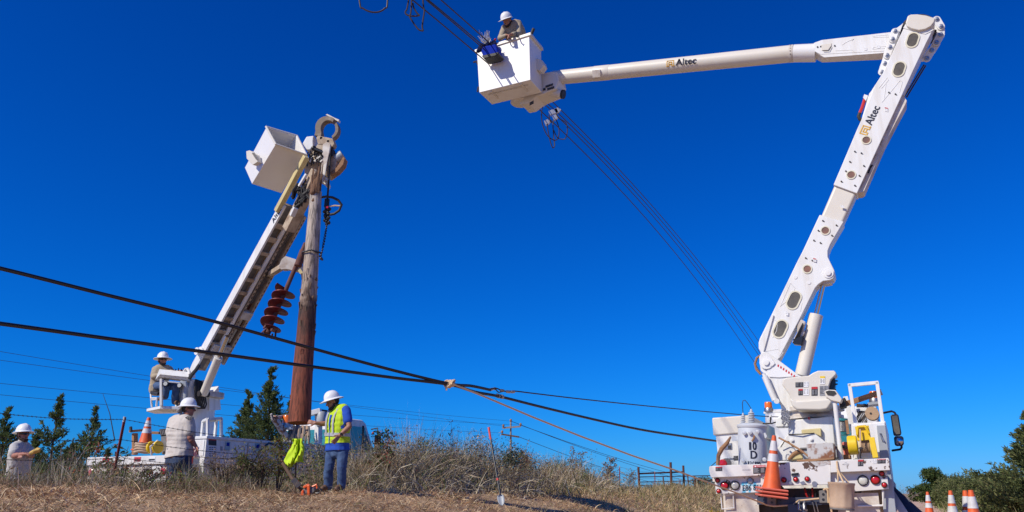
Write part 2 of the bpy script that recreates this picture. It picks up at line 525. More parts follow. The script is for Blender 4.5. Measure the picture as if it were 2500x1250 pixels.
# ================================================================== PLANT HELPERS
def rot_dir(az, el):
    return np.stack([np.cos(el)*np.sin(az), np.cos(el)*np.cos(az), np.sin(el)], -1)
def jitter_tint(base, n, amt=.25):
    base = np.asarray(base, float)
    return base * (1 + amt*(RNG.random((n, 1))*2-1)) * (1 + .12*(RNG.random((n, 3))*2-1))
def pick_tint(cols, probs, n, amt=.25):
    k = RNG.choice(len(cols), n, p=np.array(probs)/sum(probs))
    return np.asarray(cols)[k] * (1 + amt*(RNG.random((n, 1))*2-1))

def blade_arrays(P, az, el, L, Wd, bend, tint, segs=3):
    """curved tapering ribbons: root P, heading az, start elevation el, bend = radians turned over along the length"""
    n = len(P)
    side = np.stack([np.cos(az), -np.sin(az), np.zeros(n)], -1)
    tw = RNG.random(n)*math.pi
    pts = [P]; cur = P.copy()
    for i in range(segs):
        e = el - bend*(i+.5)/segs
        cur = cur + rot_dir(az, e) * (L/segs)[:, None]
        pts.append(cur)
    s2 = side*np.cos(tw)[:, None] + rot_dir(az, el-bend*.5+1.57)*np.sin(tw)[:, None]
    V = []
    prof = np.linspace(1, 0, segs+1)**.6
    for i in range(segs):
        V.append(pts[i] - s2*(Wd*.5*prof[i])[:, None]); V.append(pts[i] + s2*(Wd*.5*prof[i])[:, None])
    V.append(pts[-1])
    k = len(V)
    V = np.stack(V, 1).reshape(-1, 3)
    base = (np.arange(n)*k)[:, None]
    tr = []
    for i in range(segs-1):
        a = 2*i
        tr += [[a, a+1, a+3], [a, a+3, a+2]]
    tr += [[2*segs-2, 2*segs-1, 2*segs]]
    T = (base[:, None, :] + np.array(tr)[None]).reshape(-1, 3)
    return V, T, np.repeat(tint, k, 0)

def leaf_arrays(P, D, L, Wd, tint):
    n = len(P)
    D = D/np.linalg.norm(D, axis=1, keepdims=True)
    r = RNG.normal(size=(n, 3)); S = np.cross(D, r); S /= np.linalg.norm(S, axis=1, keepdims=True)
    N = np.cross(D, S)
    L = L[:, None]; Wd = Wd[:, None]
    V = np.stack([P, P+D*L*.45+S*Wd*.5+N*Wd*.12, P+D*L-N*L*.08, P+D*L*.45-S*Wd*.5+N*Wd*.12], 1).reshape(-1, 3)
    b = (np.arange(n)*4)[:, None]
    T = np.concatenate([b+np.array([[0, 1, 2]]), b+np.array([[0, 2, 3]])])
    return V, T, np.repeat(tint, 4, 0)

def cat(*arrs):
    V, T, C = [], [], []; o = 0
    for v, t, c in arrs:
        V.append(v); T.append(t+o); C.append(c); o += len(v)
    return np.concatenate(V), np.concatenate(T), np.concatenate(C)

def add_np(thing, name, arr, m, base, label=None):
    V, T, C = arr
    me = np_mesh(name, V - np.array(base), T, C)
    return thing.mesh(name, me, m, label=label)

GREENS_C = [(.095,.135,.05), (.14,.19,.065), (.20,.235,.08), (.055,.08,.034)]
def cedar(label, base, H, Rad, seed, nb=120, per=70, lsz=.11, cols=GREENS_C, group='red cedars behind the fence', tilt=0.0, open_=0.0):
    """conical juniper: tapered trunk, upswept limbs, sprays of scale-leaf tufts"""
    rng = np.random.default_rng(seed)
    base = Vector(base)
    t = Thing('cedar_tree', label, 'tree', base, group=group)
    mb = MB()
    tp = [base + Vector((0.05*H*.2*math.sin(k*1.3+seed)*.4 + tilt*H*k/6, .03*math.cos(k*2+seed), H*.97*k/6)) for k in range(7)]
    mb.tube(tp, [max(.035*H*.62*(1-k/6.2), .008) for k in range(7)], 7)
    def axis(f): 
        i = min(int(f*6), 5); return tp[i].lerp(tp[i+1], f*6-i)
    P, D = [], []
    lean = rng.random(nb)
    for b in range(nb):
        f = 1 - (rng.random()**.75)*.96
        f = max(.04, f)
        env = ((1-f)**1.25)*Rad*(.55+.45*min(1, f*5+.4))
        L = max(.10*H*.3, env*(.55+.6*rng.random()))
        az = rng.random()*2*math.pi; el = R_(12+52*f*f+9*rng.normal())
        o = np.array(axis(f))
        d = np.array([math.cos(el)*math.sin(az), math.cos(el)*math.cos(az), math.sin(el)])
        end = o + d*L + np.array([0, 0, .10*L])
        mb.tube([Vector(o), Vector(o+d*L*.5), Vector(end)], [.012*H*.5*(1-f)+.006, .006, .003], 4, cap=False)
        n = int(per*(.35+L/Rad))
        s = .12+.9*rng.random(n)**.75
        pp = o + d*(s*L)[:, None] + np.array([0, 0, .10*L])*(s**2)[:, None]
        spread = ((.10+.05*rng.random())*L*(1.15-s)+.03*H*.2)*(1-.35*open_)
        pp = pp + rng.normal(size=(n, 3))*spread[:, None]*np.array([1, 1, .6])
        dd = d*1.0 + rng.normal(size=(n, 3))*.55 + np.array([0, 0, .25])
        P.append(pp); D.append(dd)
    n = 34
    f = 1-rng.random(n)*.14
    P.append(np.array([tuple(axis(x)) for x in f]) + rng.normal(size=(n, 3))*(.05+.9*(1-f))[:, None]*.05*H*.5); D.append(rng.normal(size=(n, 3))*.4+np.array([0, 0, 1]))
    P = np.concatenate(P); D = np.concatenate(D); n = len(P)
    C = pick_tint(cols, [3, 3, 1.2, 2], n, .35)
    arr = leaf_arrays(P, D, lsz*(.6+.8*rng.random(n)), lsz*.34*(.6+.8*rng.random(n)), C)
    t.part('trunk', mb, M['bark'])
    add_np(t, 'crown', arr, M['leaf'], base)
    return t

def broadleaf(label, base, H, Rad, seed, nclump=26, per=230, lsz=.22, cols=((.075,.12,.03), (.12,.16,.045), (.05,.08,.024), (.18,.17,.05)), name='broadleaf_tree', cat_='tree', group=None, squash=.8, low=.25):
    rng = np.random.default_rng(seed); base = Vector(base)
    t = Thing(name, label, cat_, base, group=group)
    mb = MB(); P, D = [], []
    mb.tube([base - ZV*.1, base+Vector((.02*H, 0, H*.3)), base+Vector((.0, .02*H, H*.7))], [.035*H, .026*H, .012*H], 7)
    for k in range(nclump):
        az = rng.random()*6.283; rr = Rad*math.sqrt(rng.random())*.85
        zf = low + (1-low)*rng.random()
        env = math.sqrt(max(0, 1-((zf-.55)/.52)**2))
        c = np.array(base) + np.array([rr*env*math.sin(az), rr*env*math.cos(az), H*zf*.93])
        mb.tube([base+ZV*H*(.2+.3*rng.random()), Vector(c)-ZV*.05*H, Vector(c)], [.010*H, .006*H, .003*H], 4, cap=False)
        cr = Rad*(.20+.20*rng.random())
        q = rng.normal(size=(per, 3)); q /= np.linalg.norm(q, axis=1, keepdims=True)
        q *= (rng.random((per, 1))**.45)
        P.append(c + q*cr*np.array([1, 1, squash])); D.append(q + rng.normal(size=(per, 3))*.6 - np.array([0, 0, .2]))
    P = np.concatenate(P); D = np.concatenate(D); n = len(P)
    C = pick_tint(cols, [3, 2, 3, .8], n, .3)
    arr = leaf_arrays(P, D, lsz*(.6+.8*rng.random(n)), lsz*.55*(.6+.7*rng.random(n)), C)
    t.part('trunk', mb, M['bark'])
    add_np(t, 'crown', arr, M['leaf'], base)
    return t

def gpt(px, Y, dz=0.0):
    """a place on the ground in the direction of a pixel column, Y metres ahead"""
    d = ray(px, 1205); x = d.x/d.y*Y
    return Vector((x, Y, float(ground(x, Y)) + dz))
# ================================================================== BUCKET TRUCK (right)
B = Fr((4.04, 12.37, 0), 24.2)
T1 = Thing('bucket_truck', 'white utility bucket truck seen from behind with its boom raised over the road', 'truck', B.O, -B.az)
def fp(th, name, pix, w0, w1, m, fr=None, **k):
    mb = MB(); mb.fprism(fr or B, pix, w0, w1)
    return th.part(name, mb, m, **k)
def disc(mb, fr, px, py, w, rpx, depth, seg=20):
    """a disc on a plane w = const, seen at a pixel, standing 'depth' proud towards the viewer"""
    c = fr.pw(px, py, w); r = rpx*fr.mpp(px, py, w)
    mb.cyl(c, c - fr.W*depth, r, seg)
    return c, r

# --- running gear (mostly below the frame)
mb = MB()
for u in (-.45, .45): mb.fbox(B, u-.05, u+.05, .25, 8.2, .62, .86)
for w in (.35, 1.4, 3.0, 4.6, 6.2): mb.fbox(B, -.40, .40, w, w+.1, .64, .84)
T1.part('chassis', mb, M['darksteel'])
def wheel(th, fr, u, w, z, r, wid, dual=False):
    mb = MB()
    for du in ((0, -.3*math.copysign(1, u)) if dual else (0,)):
        a = fr.pt(u+du-wid/2, w, z)
        mb.lathe([(r*.55, 0), (r*.93, 0), (r, wid*.15), (r, wid*.85), (r*.93, wid), (r*.55, wid)], a, fr.U, 32)
    o = th.part('wheel', mb, M['black'])
    mb = MB(); s = math.copysign(1, u)
    a = fr.pt(u, w, z)
    mb.lathe([(r*.56, -wid*.45), (r*.56, wid*.40), (r*.50, wid*.42), (r*.46, wid*.2), (r*.2, wid*.15), (r*.18, wid*.35), (.001, wid*.36)], a, fr.U*s, 24)
    th.part('rim', mb, M['white'], parent=o)
    return o
for u in (-.98, .98):
    wheel(T1, B, u, 3.0, .50, .50, .26, True)
    wheel(T1, B, u, 7.2, .50, .50, .28)
# --- cab
mb = MB()
cabp = [(5.35, .75), (5.35, 2.35), (5.5, 2.55), (6.6, 2.55), (7.0, 2.45), (7.55, 1.65), (8.6, 1.45), (8.75, 1.3), (8.75, .75)]
mb.prism([B.pt(-1.08, w, z) for w, z in cabp], B.U*2.16)
T1.part('cab', mb, M['white'], bevel=.05)
for s in (-1, 1):
    mb = MB(); mb.prism([B.pt(s*1.082, w, z) for w, z in ((5.9, 1.6), (5.9, 2.3), (6.6, 2.3), (7.15, 1.65))], B.U*s*.01)
    T1.part('side_window', mb, M['tealglass'])
mb = MB(); mb.fbox(B, -.6, .6, 5.335, 5.345, 1.7, 2.25); T1.part('rear_window', mb, M['tealglass'])

# --- deck and tail board
mb = MB()
mb.fbox(B, -1.18, 1.2, .02, 5.2, 1.02, 1.10)
T1.part('deck', mb, M['dirtywhite'])
tb = T1.part('tail_board', (lambda m: m.fprism(B, [(1731,1141),(1733,1138),(1785,1135),(1857,1133),(1857,1161),(1790,1164),(1736,1166),(1731,1151)], -.14, .02))(MB()), M['chipped'], bevel=.008)
fp(T1, 'tail_skirt', [(1857,1132),(1901,1129.5),(2028,1125),(2028,1183),(1901,1186),(1857,1186)], -.10, .02, M['chipped'], bevel=.006)
fp(T1, 'tail_board', [(2028,1125),(2100,1121.5),(2169,1118),(2171,1122),(2173,1148),(2100,1151),(2028,1154)], -.14, .02, M['chipped'], bevel=.008)
fp(T1, 'light_panel', [(1744,1165),(1857,1161),(1857,1203),(1748,1206)], -.02, .06, M['chipped'], bevel=.006)
fp(T1, 'light_panel', [(2028,1153),(2165,1148),(2170,1194),(2085,1200),(2028,1203)], -.02, .06, M['chipped'], bevel=.006)
# rust band on the middle of the tail board
fp(T1, 'rust_band', [(1977,1127),(2028,1124.5),(2036,1128),(2030,1136),(2020,1133),(2010,1137),(1992,1138),(1985,1133)], -.104, -.09, M['rustplate'])

def lamp(px, py, r, m, w=-.02, label=None, broken=False):
    mb = MB(); c = B.pw(px, py, w); R = r*B.mpp(px, py, w)
    mb.lathe([(R*1.0, 0), (R*1.22, .0), (R*1.22, .018), (R*1.02, .03), (R*1.0, .012)], c, -B.W, 24, capend=False)
    rim = T1.part('tail_light', mb, M['blackgloss'], label=label)
    mb = MB(); mb.lathe([(R*1.0, 0), (R*1.0, .018), (R*.8, .028), (R*.4, .034), (.001, .036)], c, -B.W, 24)
    T1.part('lens', mb, m, parent=rim)
    return rim
for x, y, r in ((1769,1186,8.6), (1752,1173,5), (1755,1199,5)): lamp(x, y, r, M['red'])
lamp(1795, 1185, 9.2, M['clear'], label='clear reversing lamp')
lamp(2107, 1173, 10.4, M['clear'], label='clear reversing lamp')
for x, y, r in ((2137,1171.5,9.6), (2153,1156.5,5.6), (2159,1184,5.8)): lamp(x, y, r, M['red'])
for x, y, r in ((1914,1171.5,5.6), (1943,1170.5,5.4), (1971,1169.5,5.4)): lamp(x, y, r, M['red'], w=-.10)
fp(T1, 'plate_lamp', [(1932,1156),(1949,1154),(1949,1160),(1932,1161)], -.125, -.10, M['blackgloss'])
mb = MB(); c, r = disc(mb, B, 1989, 1181, -.10, 6, .03); mb.fprism(B, [(1983,1181),(1996,1180),(1994,1190),(1985,1190)], -.125, -.10)
T1.part('trailer_socket', mb, M['steel'])
mb = MB(); mb.fprism(B, [(1952,1177),(1962,1174),(1968,1181),(1958,1184)], -.13, -.10); disc(mb, B, 1931, 1179, -.10, 4, .05)
T1.part('trailer_socket', mb, M['steel'])
# licence plate
pl = fp(T1, 'licence_plate', [(1810,1178),(1862,1176),(1862,1201),(1811,1203)], -.035, -.022, M['platecyan'])
def btext(s, px, py, w, hpx, m, th=T1, fr=None, parent=None, wpx=None, bold=0, name='lettering', slope=(1, -.035), label=None):
    fr = fr or B
    o = fr.pw(px, py, w); x = fr.pw(px+slope[0]*10, py+slope[1]*10, w) - o; y = fr.pw(px, py-10, w) - o
    k = fr.mpp(px, py, w)
    mb = text_mb(s, o - fr.W*.002, x, y, hpx*k, None if wpx is None else wpx*k, nrm=-fr.W, bold=bold)
    return th.part(name, mb, m, parent=parent, label=label)
btext('E86 815', 1813, 1198.5, -.036, 13, M['logo_black'], parent=pl, wpx=46, bold=.004)
# sun-lit hatch above the plate (key lock)
mb = MB(); c = B.pw(1832, 1174, -.02); mb.lathe([(.05, 0), (.05, .015), (.035, .035), (.001, .038)], c, -B.W, 14); T1.part('plate_light', mb, M['steel'])
# decals
def decal(px, py, w, wpx, hpx, head=True, th=T1, fr=None, rows=4, slope=-.035, hm='decal_red', bm='decal_black', word=None, name='warning_decal'):
    fr = fr or B; mb = MB()
    P = lambda a, b: fr.pw(px+a*wpx, py+a*wpx*slope+b*hpx, w)
    base = MB(); base.prism([P(0, 0), P(1, 0), P(1, 1), P(0, 1)], -fr.W*.003)
    o = th.part(name, base, M[bm])
    if head:
        h = MB(); h.prism([P(.0, -.02)-fr.W*.0035, P(1, -.02)-fr.W*.0035, P(1, .24)-fr.W*.0035, P(0, .24)-fr.W*.0035], -fr.W*.001); th.part('decal_heading', h, M[hm], parent=o)
        if word:
            q = P(.3, .20)-fr.W*.0052; q2 = P(.95, .20)-fr.W*.0052; up = P(.3, .02)-P(.3, .2)
            th.part('decal_word', text_mb(word, q, q2-q, up, up.length, (q2-q).length, nrm=-fr.W), M['decal_white'], parent=o)
            tri = MB(); tri.prism([P(.08, .2)-fr.W*.005, P(.26, .2)-fr.W*.005, P(.17, .02)-fr.W*.005], -fr.W*.0006); th.part('decal_triangle', tri, M['decal_white'], parent=o)
    l = MB()
    for i in range(rows):
        y0 = (.34 if head else .1) + i*(.58 if head else .82)/rows
        for a, b in ((.06, .35+.2*random.random()), (.62, .9)):
            l.prism([P(a, y0)-fr.W*.0036, P(b, y0)-fr.W*.0036, P(b, y0+.06)-fr.W*.0036, P(a, y0+.06)-fr.W*.0036], -fr.W*.0006)
    th.part('decal_text', l, M['decal_grey'] if bm == 'decal_black' else M['decal_black'], parent=o)
    return o
decal(1839, 1136.5, -.142, 30, 20, word='DANGER', rows=5)
decal(1747, 1140, -.142, 16, 10, rows=3)
decal(2094.5, 1123, -.142, 13, 15, rows=4)
decal(2142, 1120.5, -.142, 20, 11, word='DANGER', rows=3)
decal(2130, 1122, -.142, 10, 9.5, head=False, bm='decal_white', rows=3)
btext('ACCESS', 2057, 1135.5, -.142, 3.2, M['decal_grey'], wpx=15)
btext('NO', 2062, 1130.5, -.142, 2.2, M['decal_grey'], wpx=5)
btext('NO ACCESS', 1812, 1149, -.142, 3, M['decal_grey'], wpx=20)

# --- under the tail: hitch, bumpers, mud flaps, outrigger housings
mb = MB(); mb.fbox(B, -.62, .66, .30, .55, .55, .92); T1.part('cross_member', mb, M['darksteel'])
mb = MB(); mb.fbox(B, -.55, .55, -.06, .10, .70, .80); mb.fbox(B, -.12, .12, -.16, -.02, .40, .70)
for x in (-.25, .0, .2, .35): mb.cyl(B.pt(x, -.06, .74), B.pt(x, -.085, .74), .022, 8)
T1.part('hitch_plate', mb, M['navydark'])
mb = MB()
for px in (1952, 1965):
    mb.tube([B.pw(px, 1223, -.1), B.pw(px-3, 1232, -.16), B.pw(px-2, 1243, -.17), B.pw(px+5, 1246, -.14)], .018, 8)
for px in (1984, 1992): mb.tube([B.pw(px, 1226, -.1), B.pw(px+3, 1238, -.16), B.pw(px+7, 1255, -.14)], .007, 6)
T1.part('pintle_hook', mb, M['steel'])
for quadp in ([(1873,1207),(1890,1205),(1895,1206),(1893,1234),(1873,1234)], [(1999,1198),(2018,1196),(2022,1228),(2001,1228)]):
    o = fp(T1, 'rubber_bumper', quadp, -.17, .0, M['rubbergrey'], bevel=.008)
    x0 = sum(p[0] for p in quadp)/len(quadp)
    mb = MB()
    for yy in (.3, .72):
        y0 = quadp[0][1] + (quadp[-1][1]-quadp[0][1])*yy; disc(mb, B, x0, y0, -.171, 3.1, .004, 12)
    T1.parts('bolt_hole', mb, M['blackgloss'], parent=o)
mb = MB(); mb.fbox(B, -1.02, -.55, .06, .09, .38, .86); T1.part('mud_flap', mb, M['dirtywhite'])
mb = MB(); mb.fbox(B, .52, 1.06, .06, .09, .38, .86); T1.part('mud_flap', mb, M['dirtywhite'])
mb = MB(); P_ = [B.pw(1760,1209,.03), B.pw(1790,1207,.03), B.pw(1792,1240,.03), B.pw(1763,1243,.03)]
mb.tube(P_, .012, 6, closed=True); T1.parts('step_frame', mb, M['white'])
mb = MB(); P_ = [B.pw(2094,1236,.03), B.pw(2156,1234,.03), B.pw(2156,1198,.03)]
mb.tube(P_, .016, 6); T1.parts('step_frame', mb, M['white'])
# outrigger reaching out on the road side
mb = MB(); mb.beam(B.pw(2172,1196,.9), B.pw(2260,1276,.45), .16, .14, up=-B.W); T1.part('outrigger_leg', mb, M['navydark'])  # dark blue colour paints in the shade on the outrigger's side
mb = MB(); mb.beam(B.pw(2176,1204,.6), B.pw(2232,1290,.3), .10, .16, up=-B.W); T1.part('outrigger_leg', mb, M['dirtywhite'])
mb = MB()
for uu in (-1.0, 1.0): mb.fbox(B, uu-.18, uu+.18, .75, 1.0, .55, 1.0)
T1.parts('outrigger_housing', mb, M['dirtywhite'])

# --- left service body
mb = MB(); mb.fprism(B, [(1747,1060),(1828,1055),(1832,1134),(1755,1139)], .53, 3.2); T1.part('service_body', mb, M['white'], bevel=.012)
mb = MB(); mb.fprism(B, [(1738,1020),(1832,1013),(1836,1055),(1741,1063)], .50, 3.25); T1.part('body_lid', mb, M['cream'], bevel=.02)
mb = MB(); mb.fprism(B, [(1768,1083),(1786,1081),(1787,1096),(1769,1097)], .515, .53); latch = T1.part('door_latch', mb, M['steel'], bevel=.004)
mb = MB(); mb.fprism(B, [(1777,1088),(1784,1087),(1784,1095),(1777,1095)], .505, .514); T1.part('paddle', mb, M['black'], parent=latch)
mb = MB(); mb.fprism(B, [(1766,1119),(1790,1117.5),(1790,1119),(1766,1120.5)], .51, .53); T1.part('door_lip', mb, M['grey'])
decal(1791, 1113, .526, 16, 11, head=False, rows=3)
mb = MB(); c = B.pw(1766, 1133, .40); mb.lathe([(.072, 0), (.072, .02), (.05, .045), (.001, .05)], c, -B.W, 22); o = T1.part('clearance_lamp', mb, M['red'])
mb = MB(); c2 = B.pw(1774, 1131, .405); mb.lathe([(.075, 0), (.075, .02), (.05, .03), (.001, .035)], c2, -B.W, 22); T1.part('lamp_bracket', mb, M['rubbergrey'], parent=o)
# strap hanging down the body's corner
mb = MB(); mb.tube([B.pw(1784,1066,.0), B.pw(1775,1082,-.03), B.pw(1762,1096,-.03), B.pw(1754,1112,-.02), B.pw(1752,1136,-.02)], [.012,.03,.035,.03,.025], 8); T1.part('leather_strap', mb, M['wood'])
mb = MB(); mb.tube([B.pw(1750,1126,-.0), B.pw(1734,1140,-.1)], .006, 5); T1.part('tie_cord', mb, M['black'])
# --- right service body
mb = MB(); mb.fprism(B, [(2078,1036),(2162,1028),(2169,1119),(2083,1123)], .53, 3.4); T1.part('service_body', mb, M['white'], bevel=.012)
mb = MB(); mb.fprism(B, [(2080,1039),(2160,1031),(2166,1115),(2086,1119)], .52, .535); o = T1.part('cabinet_door', mb, M['white'], bevel=.006)
mb = MB(); mb.beam(B.pw(2149,1062,.48), B.pw(2159,1078,.48), .018, .02, up=-B.W); mb.fprism(B, [(2147,1058),(2153,1058),(2160,1080),(2155,1081)], .50, .52); T1.part('door_handle', mb, M['steel'], parent=o)
mb = MB(); mb.fbox(B, 1.17, 1.235, .60, 4.6, 1.05, 1.78); T1.part('side_skin', mb, M['white'], bevel=.01)
mb = MB(); mb.fbox(B, 1.13, 1.25, .50, .58, .62, 1.80); mb.fbox(B, 1.10, 1.26, .10, 4.8, .60, 1.04); T1.part('corner_post', mb, M['grey'], bevel=.01)
# --- pedestal
mb = MB(); mb.fprism(B, [(1926,1026),(2033,1016),(2042,1120),(1920,1126)], 1.35, 2.4); T1.part('pedestal', mb, M['white'], bevel=.02)
gp = T1.part('gusset_plate', (lambda m: m.fprism(B, [(1921,1062),(1925,1059),(1988,1057),(2022,1084),(2026,1122),(1957,1124),(1942,1104),(1925,1124),(1897,1126),(1898,1094)], 1.1, 1.16))(MB()), M['white'], bevel=.015)
mb = MB()
for x, y in ((1934,1075), (1981,1073)):
    c = B.pw(x, y, 1.1); mb.lathe([(.032, 0), (.032, .012), (.018, .013), (.018, .03), (.001, .032)], c, -B.W, 12)
T1.parts('bolt', mb, M['white_clean'], parent=gp)
fp(T1, 'manual_holder', [(1956,1049),(2004,1045),(2005,1066),(1992,1060),(1958,1060)], 1.27, 1.35, M['fadedyellow'], bevel=.01)
mb = MB(); mb.tube([B.pw(1925,1060.5,1.09), B.pw(1955,1060,1.06), B.pw(1988,1057.5,1.09)], .009, 6); T1.part('grab_rod', mb, M['black'])
fp(T1, 'red_tag', [(1972,1019),(1977,1018.5),(1977,1024),(1973,1024)], 1.33, 1.345, M['decal_red'])
c0 = B.loc(B.pw(1990, 1010, 1.9))
PC = (c0[0], 1.9)
mb = MB(); mb.lathe([(.44, 0), (.44, .05), (.40, .055), (.40, .12), (.46, .125), (.46, .19)], B.pt(PC[0], PC[1], c0[2]-.09), ZV, 40)
br = T1.part('slew_bearing', mb, M['dirtywhite'])
decal(1975, 1011, 1.44, 20, 5, head=False, bm='decal_grey', rows=1)
# --- turret
mb = MB(); mb.fprism(B, [(1853,872),(1858,862),(1868,858),(1902,880),(1950,916),(1968,924),(1985,1004),(1944,1006),(1908,1003),(1905,986),(1893,978),(1870,917),(1857,905)], 1.62, 1.68)
tur = T1.part('turret', mb, M['white'], bevel=.012)
mb = MB(); mb.fprism(B, [(1853,872),(1858,862),(1868,858),(1902,880),(1950,916),(1968,924),(1985,1004),(1944,1006),(1908,1003),(1905,986),(1893,978),(1870,917),(1857,905)], 2.06, 2.12)
T1.part('turret_plate', mb, M['white'], parent=tur, bevel=.012)
mb = MB(); mb.fprism(B, [(1895,962),(1975,940),(2000,1003),(1911,1003)], 1.682, 2.058); T1.part('turret_base', mb, M['white'], parent=tur, bevel=.01)
mb = MB(); mb.fprism(B, [(1872,904),(1894,884),(1949,919),(1902,922),(1878,921)], 1.60, 1.62); T1.part('turret_cheek', mb, M['white_clean'], parent=tur, bevel=.01)
mb = MB()   # striped hazard decal
for k in range(7):
    a = (1899+k*6.5, 889+k*4.2)
    mb.prism([B.pw(a[0], a[1], 1.597), B.pw(a[0]+3.4, a[1]+2.2, 1.597), B.pw(a[0]+2.0, a[1]+7.5, 1.597), B.pw(a[0]-1.4, a[1]+5.3, 1.597)], B.W*.002)
T1.parts('hazard_stripe', mb, M['decal_red'], parent=tur)
mb = MB(); c = B.pw(1871, 885, 1.60); mb.lathe([(.11, 0), (.11, .02), (.05, .022), (.05, .05), (.03, .052), (.001, .053)], c, -B.W, 24); 
mb.fprism(B, [(1868,877),(1888,880),(1892,887),(1886,893),(1868,895)], 1.575, 1.598)
T1.part('pivot_pin', mb, M['white_clean'], parent=tur)
# hose loop behind the turret heel
mb = MB(); 
for k, dw in enumerate((0, .05, .1)):
    mb.tube([B.pw(1858,868,1.75+dw), B.pw(1848,874,1.75+dw), B.pw(1843.5,888,1.75+dw), B.pw(1847,902,1.75+dw), B.pw(1858,914,1.75+dw)], .022, 7)
T1.parts('hose_loop', mb, M['wood'])
# small cylinder at the left
mb = MB(); mb.cyl(B.pw(1867,919,1.55), B.pw(1892,977,1.55), .05, 14); mb.cyl(B.pw(1864,912,1.55), B.pw(1867,919,1.55), .03, 10); mb.cyl(B.pw(1896,979,1.48), B.pw(1896,979,1.62), .045, 12)
T1.part('stay_cylinder', mb, M['white'], parent=tur)
# cowl
cow = T1.part('cowl', (lambda m: m.fprism(B, [(1909,938),(1912,926),(1920,922),(1974,917),(1985,910),(1997,905),(2036,904.5),(2041,909),(2041,914),(2028,927),(2023,944),(2022,972),(2012,978),(1944,981),(1932,975),(1926,962)], 1.18, 1.58))(MB()), M['cream'], bevel=.05, seg=4)
fp(T1, 'cowl_lip', [(1928,972),(1944,978),(2028,972),(2032,982),(2020,999),(2004,1002),(1946,1001),(1934,992)], 1.12, 1.56, M['cream'], bevel=.045, seg=4)
mb = MB()
for k in range(13):
    t = k/12; a = (2031+6*math.sin(k*2.1), 912+50*t); mb.tube([B.pw(a[0]-6, a[1], 1.35), B.pw(a[0]+6+4*math.sin(k*3.7), a[1]+4*math.cos(k*5), 1.33)], .013, 6)
mb.fprism(B, [(2024,930),(2036,915),(2040,935),(2036,962),(2024,966)], 1.3, 1.5)
T1.part('valve_bank', mb, M['blackgloss'])
decal(1942, 933.5, 1.176, 19, 12, head=False, rows=4); decal(1962, 932, 1.176, 12, 13, head=False, bm='decal_white', rows=3)
decal(1949, 950, 1.176, 11, 15, rows=3); decal(1961, 950, 1.176, 14, 15, head=False, bm='decal_white', rows=4)
decal(1981, 945, 1.176, 15, 21, rows=5); decal(2002, 919, 1.176, 12, 19, hm='decal_yellow', bm='decal_white', rows=4, word=None); decal(2001, 942, 1.176, 19, 24, head=False, bm='decal_grey', rows=6)
# chains hanging under the turret
mb = MB()
for k in range(9):
    x = 1909 + k*2.2; y0 = 1003 + (k % 3)*3; L = 24 + (k*7 % 17)
    for j in range(int(L/3)):
        mb.ell(B.pw(x + 1.2*math.sin(j*1.9+k), y0+j*3, 1.25), (.012, .009, .016), seg=6, rings=4)
T1.part('hanging_chains', mb, M['steel'], kind='stuff')
# beacons
def beacon(th, fr, px, py, w, sc, name='beacon_light'):
    c = fr.pw(px, py, w); mb = MB(); mb.lathe([(.075*sc, 0), (.075*sc, .03*sc), (.066*sc, .06*sc)], c, ZV, 20); o = th.part(name, mb, M['steel'])
    mb = MB(); mb.lathe([(.062*sc, .062*sc), (.06*sc, .14*sc), (.052*sc, .155*sc), (.001, .158*sc)], c, ZV, 20); th.part('amber_dome', mb, M['amber'], parent=o)
    return o
beacon(T1, B, 1877, 1005, 1.6, 1.0)
mb = MB(); mb.beam(B.pw(1865,1008,1.6), B.pw(1908,1004,1.6), .06, .03); mb.cyl(B.pw(1881,1013,1.6), B.pw(1881,1026,1.6), .02, 8); T1.part('beacon_bracket', mb, M['white'])
# work lamp arm
mb = MB(); mb.tube([B.pw(1862,1034,1.2), B.pw(1884,1034,1.2), B.pw(1893,1031,1.3)], .012, 6); mb.cyl(B.pw(1881,1018,1.2), B.pw(1881,1032,1.2), .012, 6); T1.part('arm_bracket', mb, M['black'])
mb = MB(); mb.fprism(B, [(1893,1022),(1906,1014),(1924,1012),(1924,1042),(1893,1043)], 2.2, 2.5); T1.part('cab_shield', mb, M['white'], bevel=.02)
# --- boom rest on its post
mb = MB(); mb.cyl(B.pw(2054,1122,.35), B.pw(2036,962,.35), .033, 14); T1.part('rest_post', mb, M['white'])
mb = MB()
q = [(2012,958),(2030,952),(2045,955),(2038,968),(2020,970)]
mb.fprism(B, [(2012,955),(2022,951),(2040,952),(2056,974),(2052,983),(2030,978),(2016,969)], .28, .50); rest = T1.part('boom_rest', mb, M['cream'], bevel=.012)
fp(T1, 'rest_dark_opening', [(2015,956),(2024,953),(2038,954.5),(2042,960),(2034,966),(2020,964)], .268, .282, M['black'], parent=rest)  # black plate painted in for the shaded opening of the rest's channel
fp(T1, 'hose_box', [(2050,975),(2063,970),(2065,992),(2050,996)], .6, .9, M['black'], bevel=.01)
# --- ladder rack on the right body
rk = MB()
for w in (.60, 1.10):
    rk.beam(B.pw(2074,937,w), B.pw(2089,1036,w), .05, .05, up=B.W); rk.beam(B.pw(2141,932,w), B.pw(2155,1030,w), .05, .05, up=B.W)
    rk.beam(B.pw(2071,941,w), B.pw(2145,934,w), .05, .05, up=B.W)
rack = T1.part('ladder_rack', rk, M['white'], bevel=.006)
g = MB()
for k in range(13):
    a = 2076+k*5.2; g.beam(B.pw(a, 940-k*.5, .62), B.pw(a, 940-k*.5, 1.08), .012, .03)
T1.part('grip_strut', g, M['white'], parent=rack)
mb = MB(); mb.beam(B.pw(2064,968,1.2), B.pw(2084,1062,1.2), .07, .05, up=B.W); T1.part('rack_post', mb, M['white'])
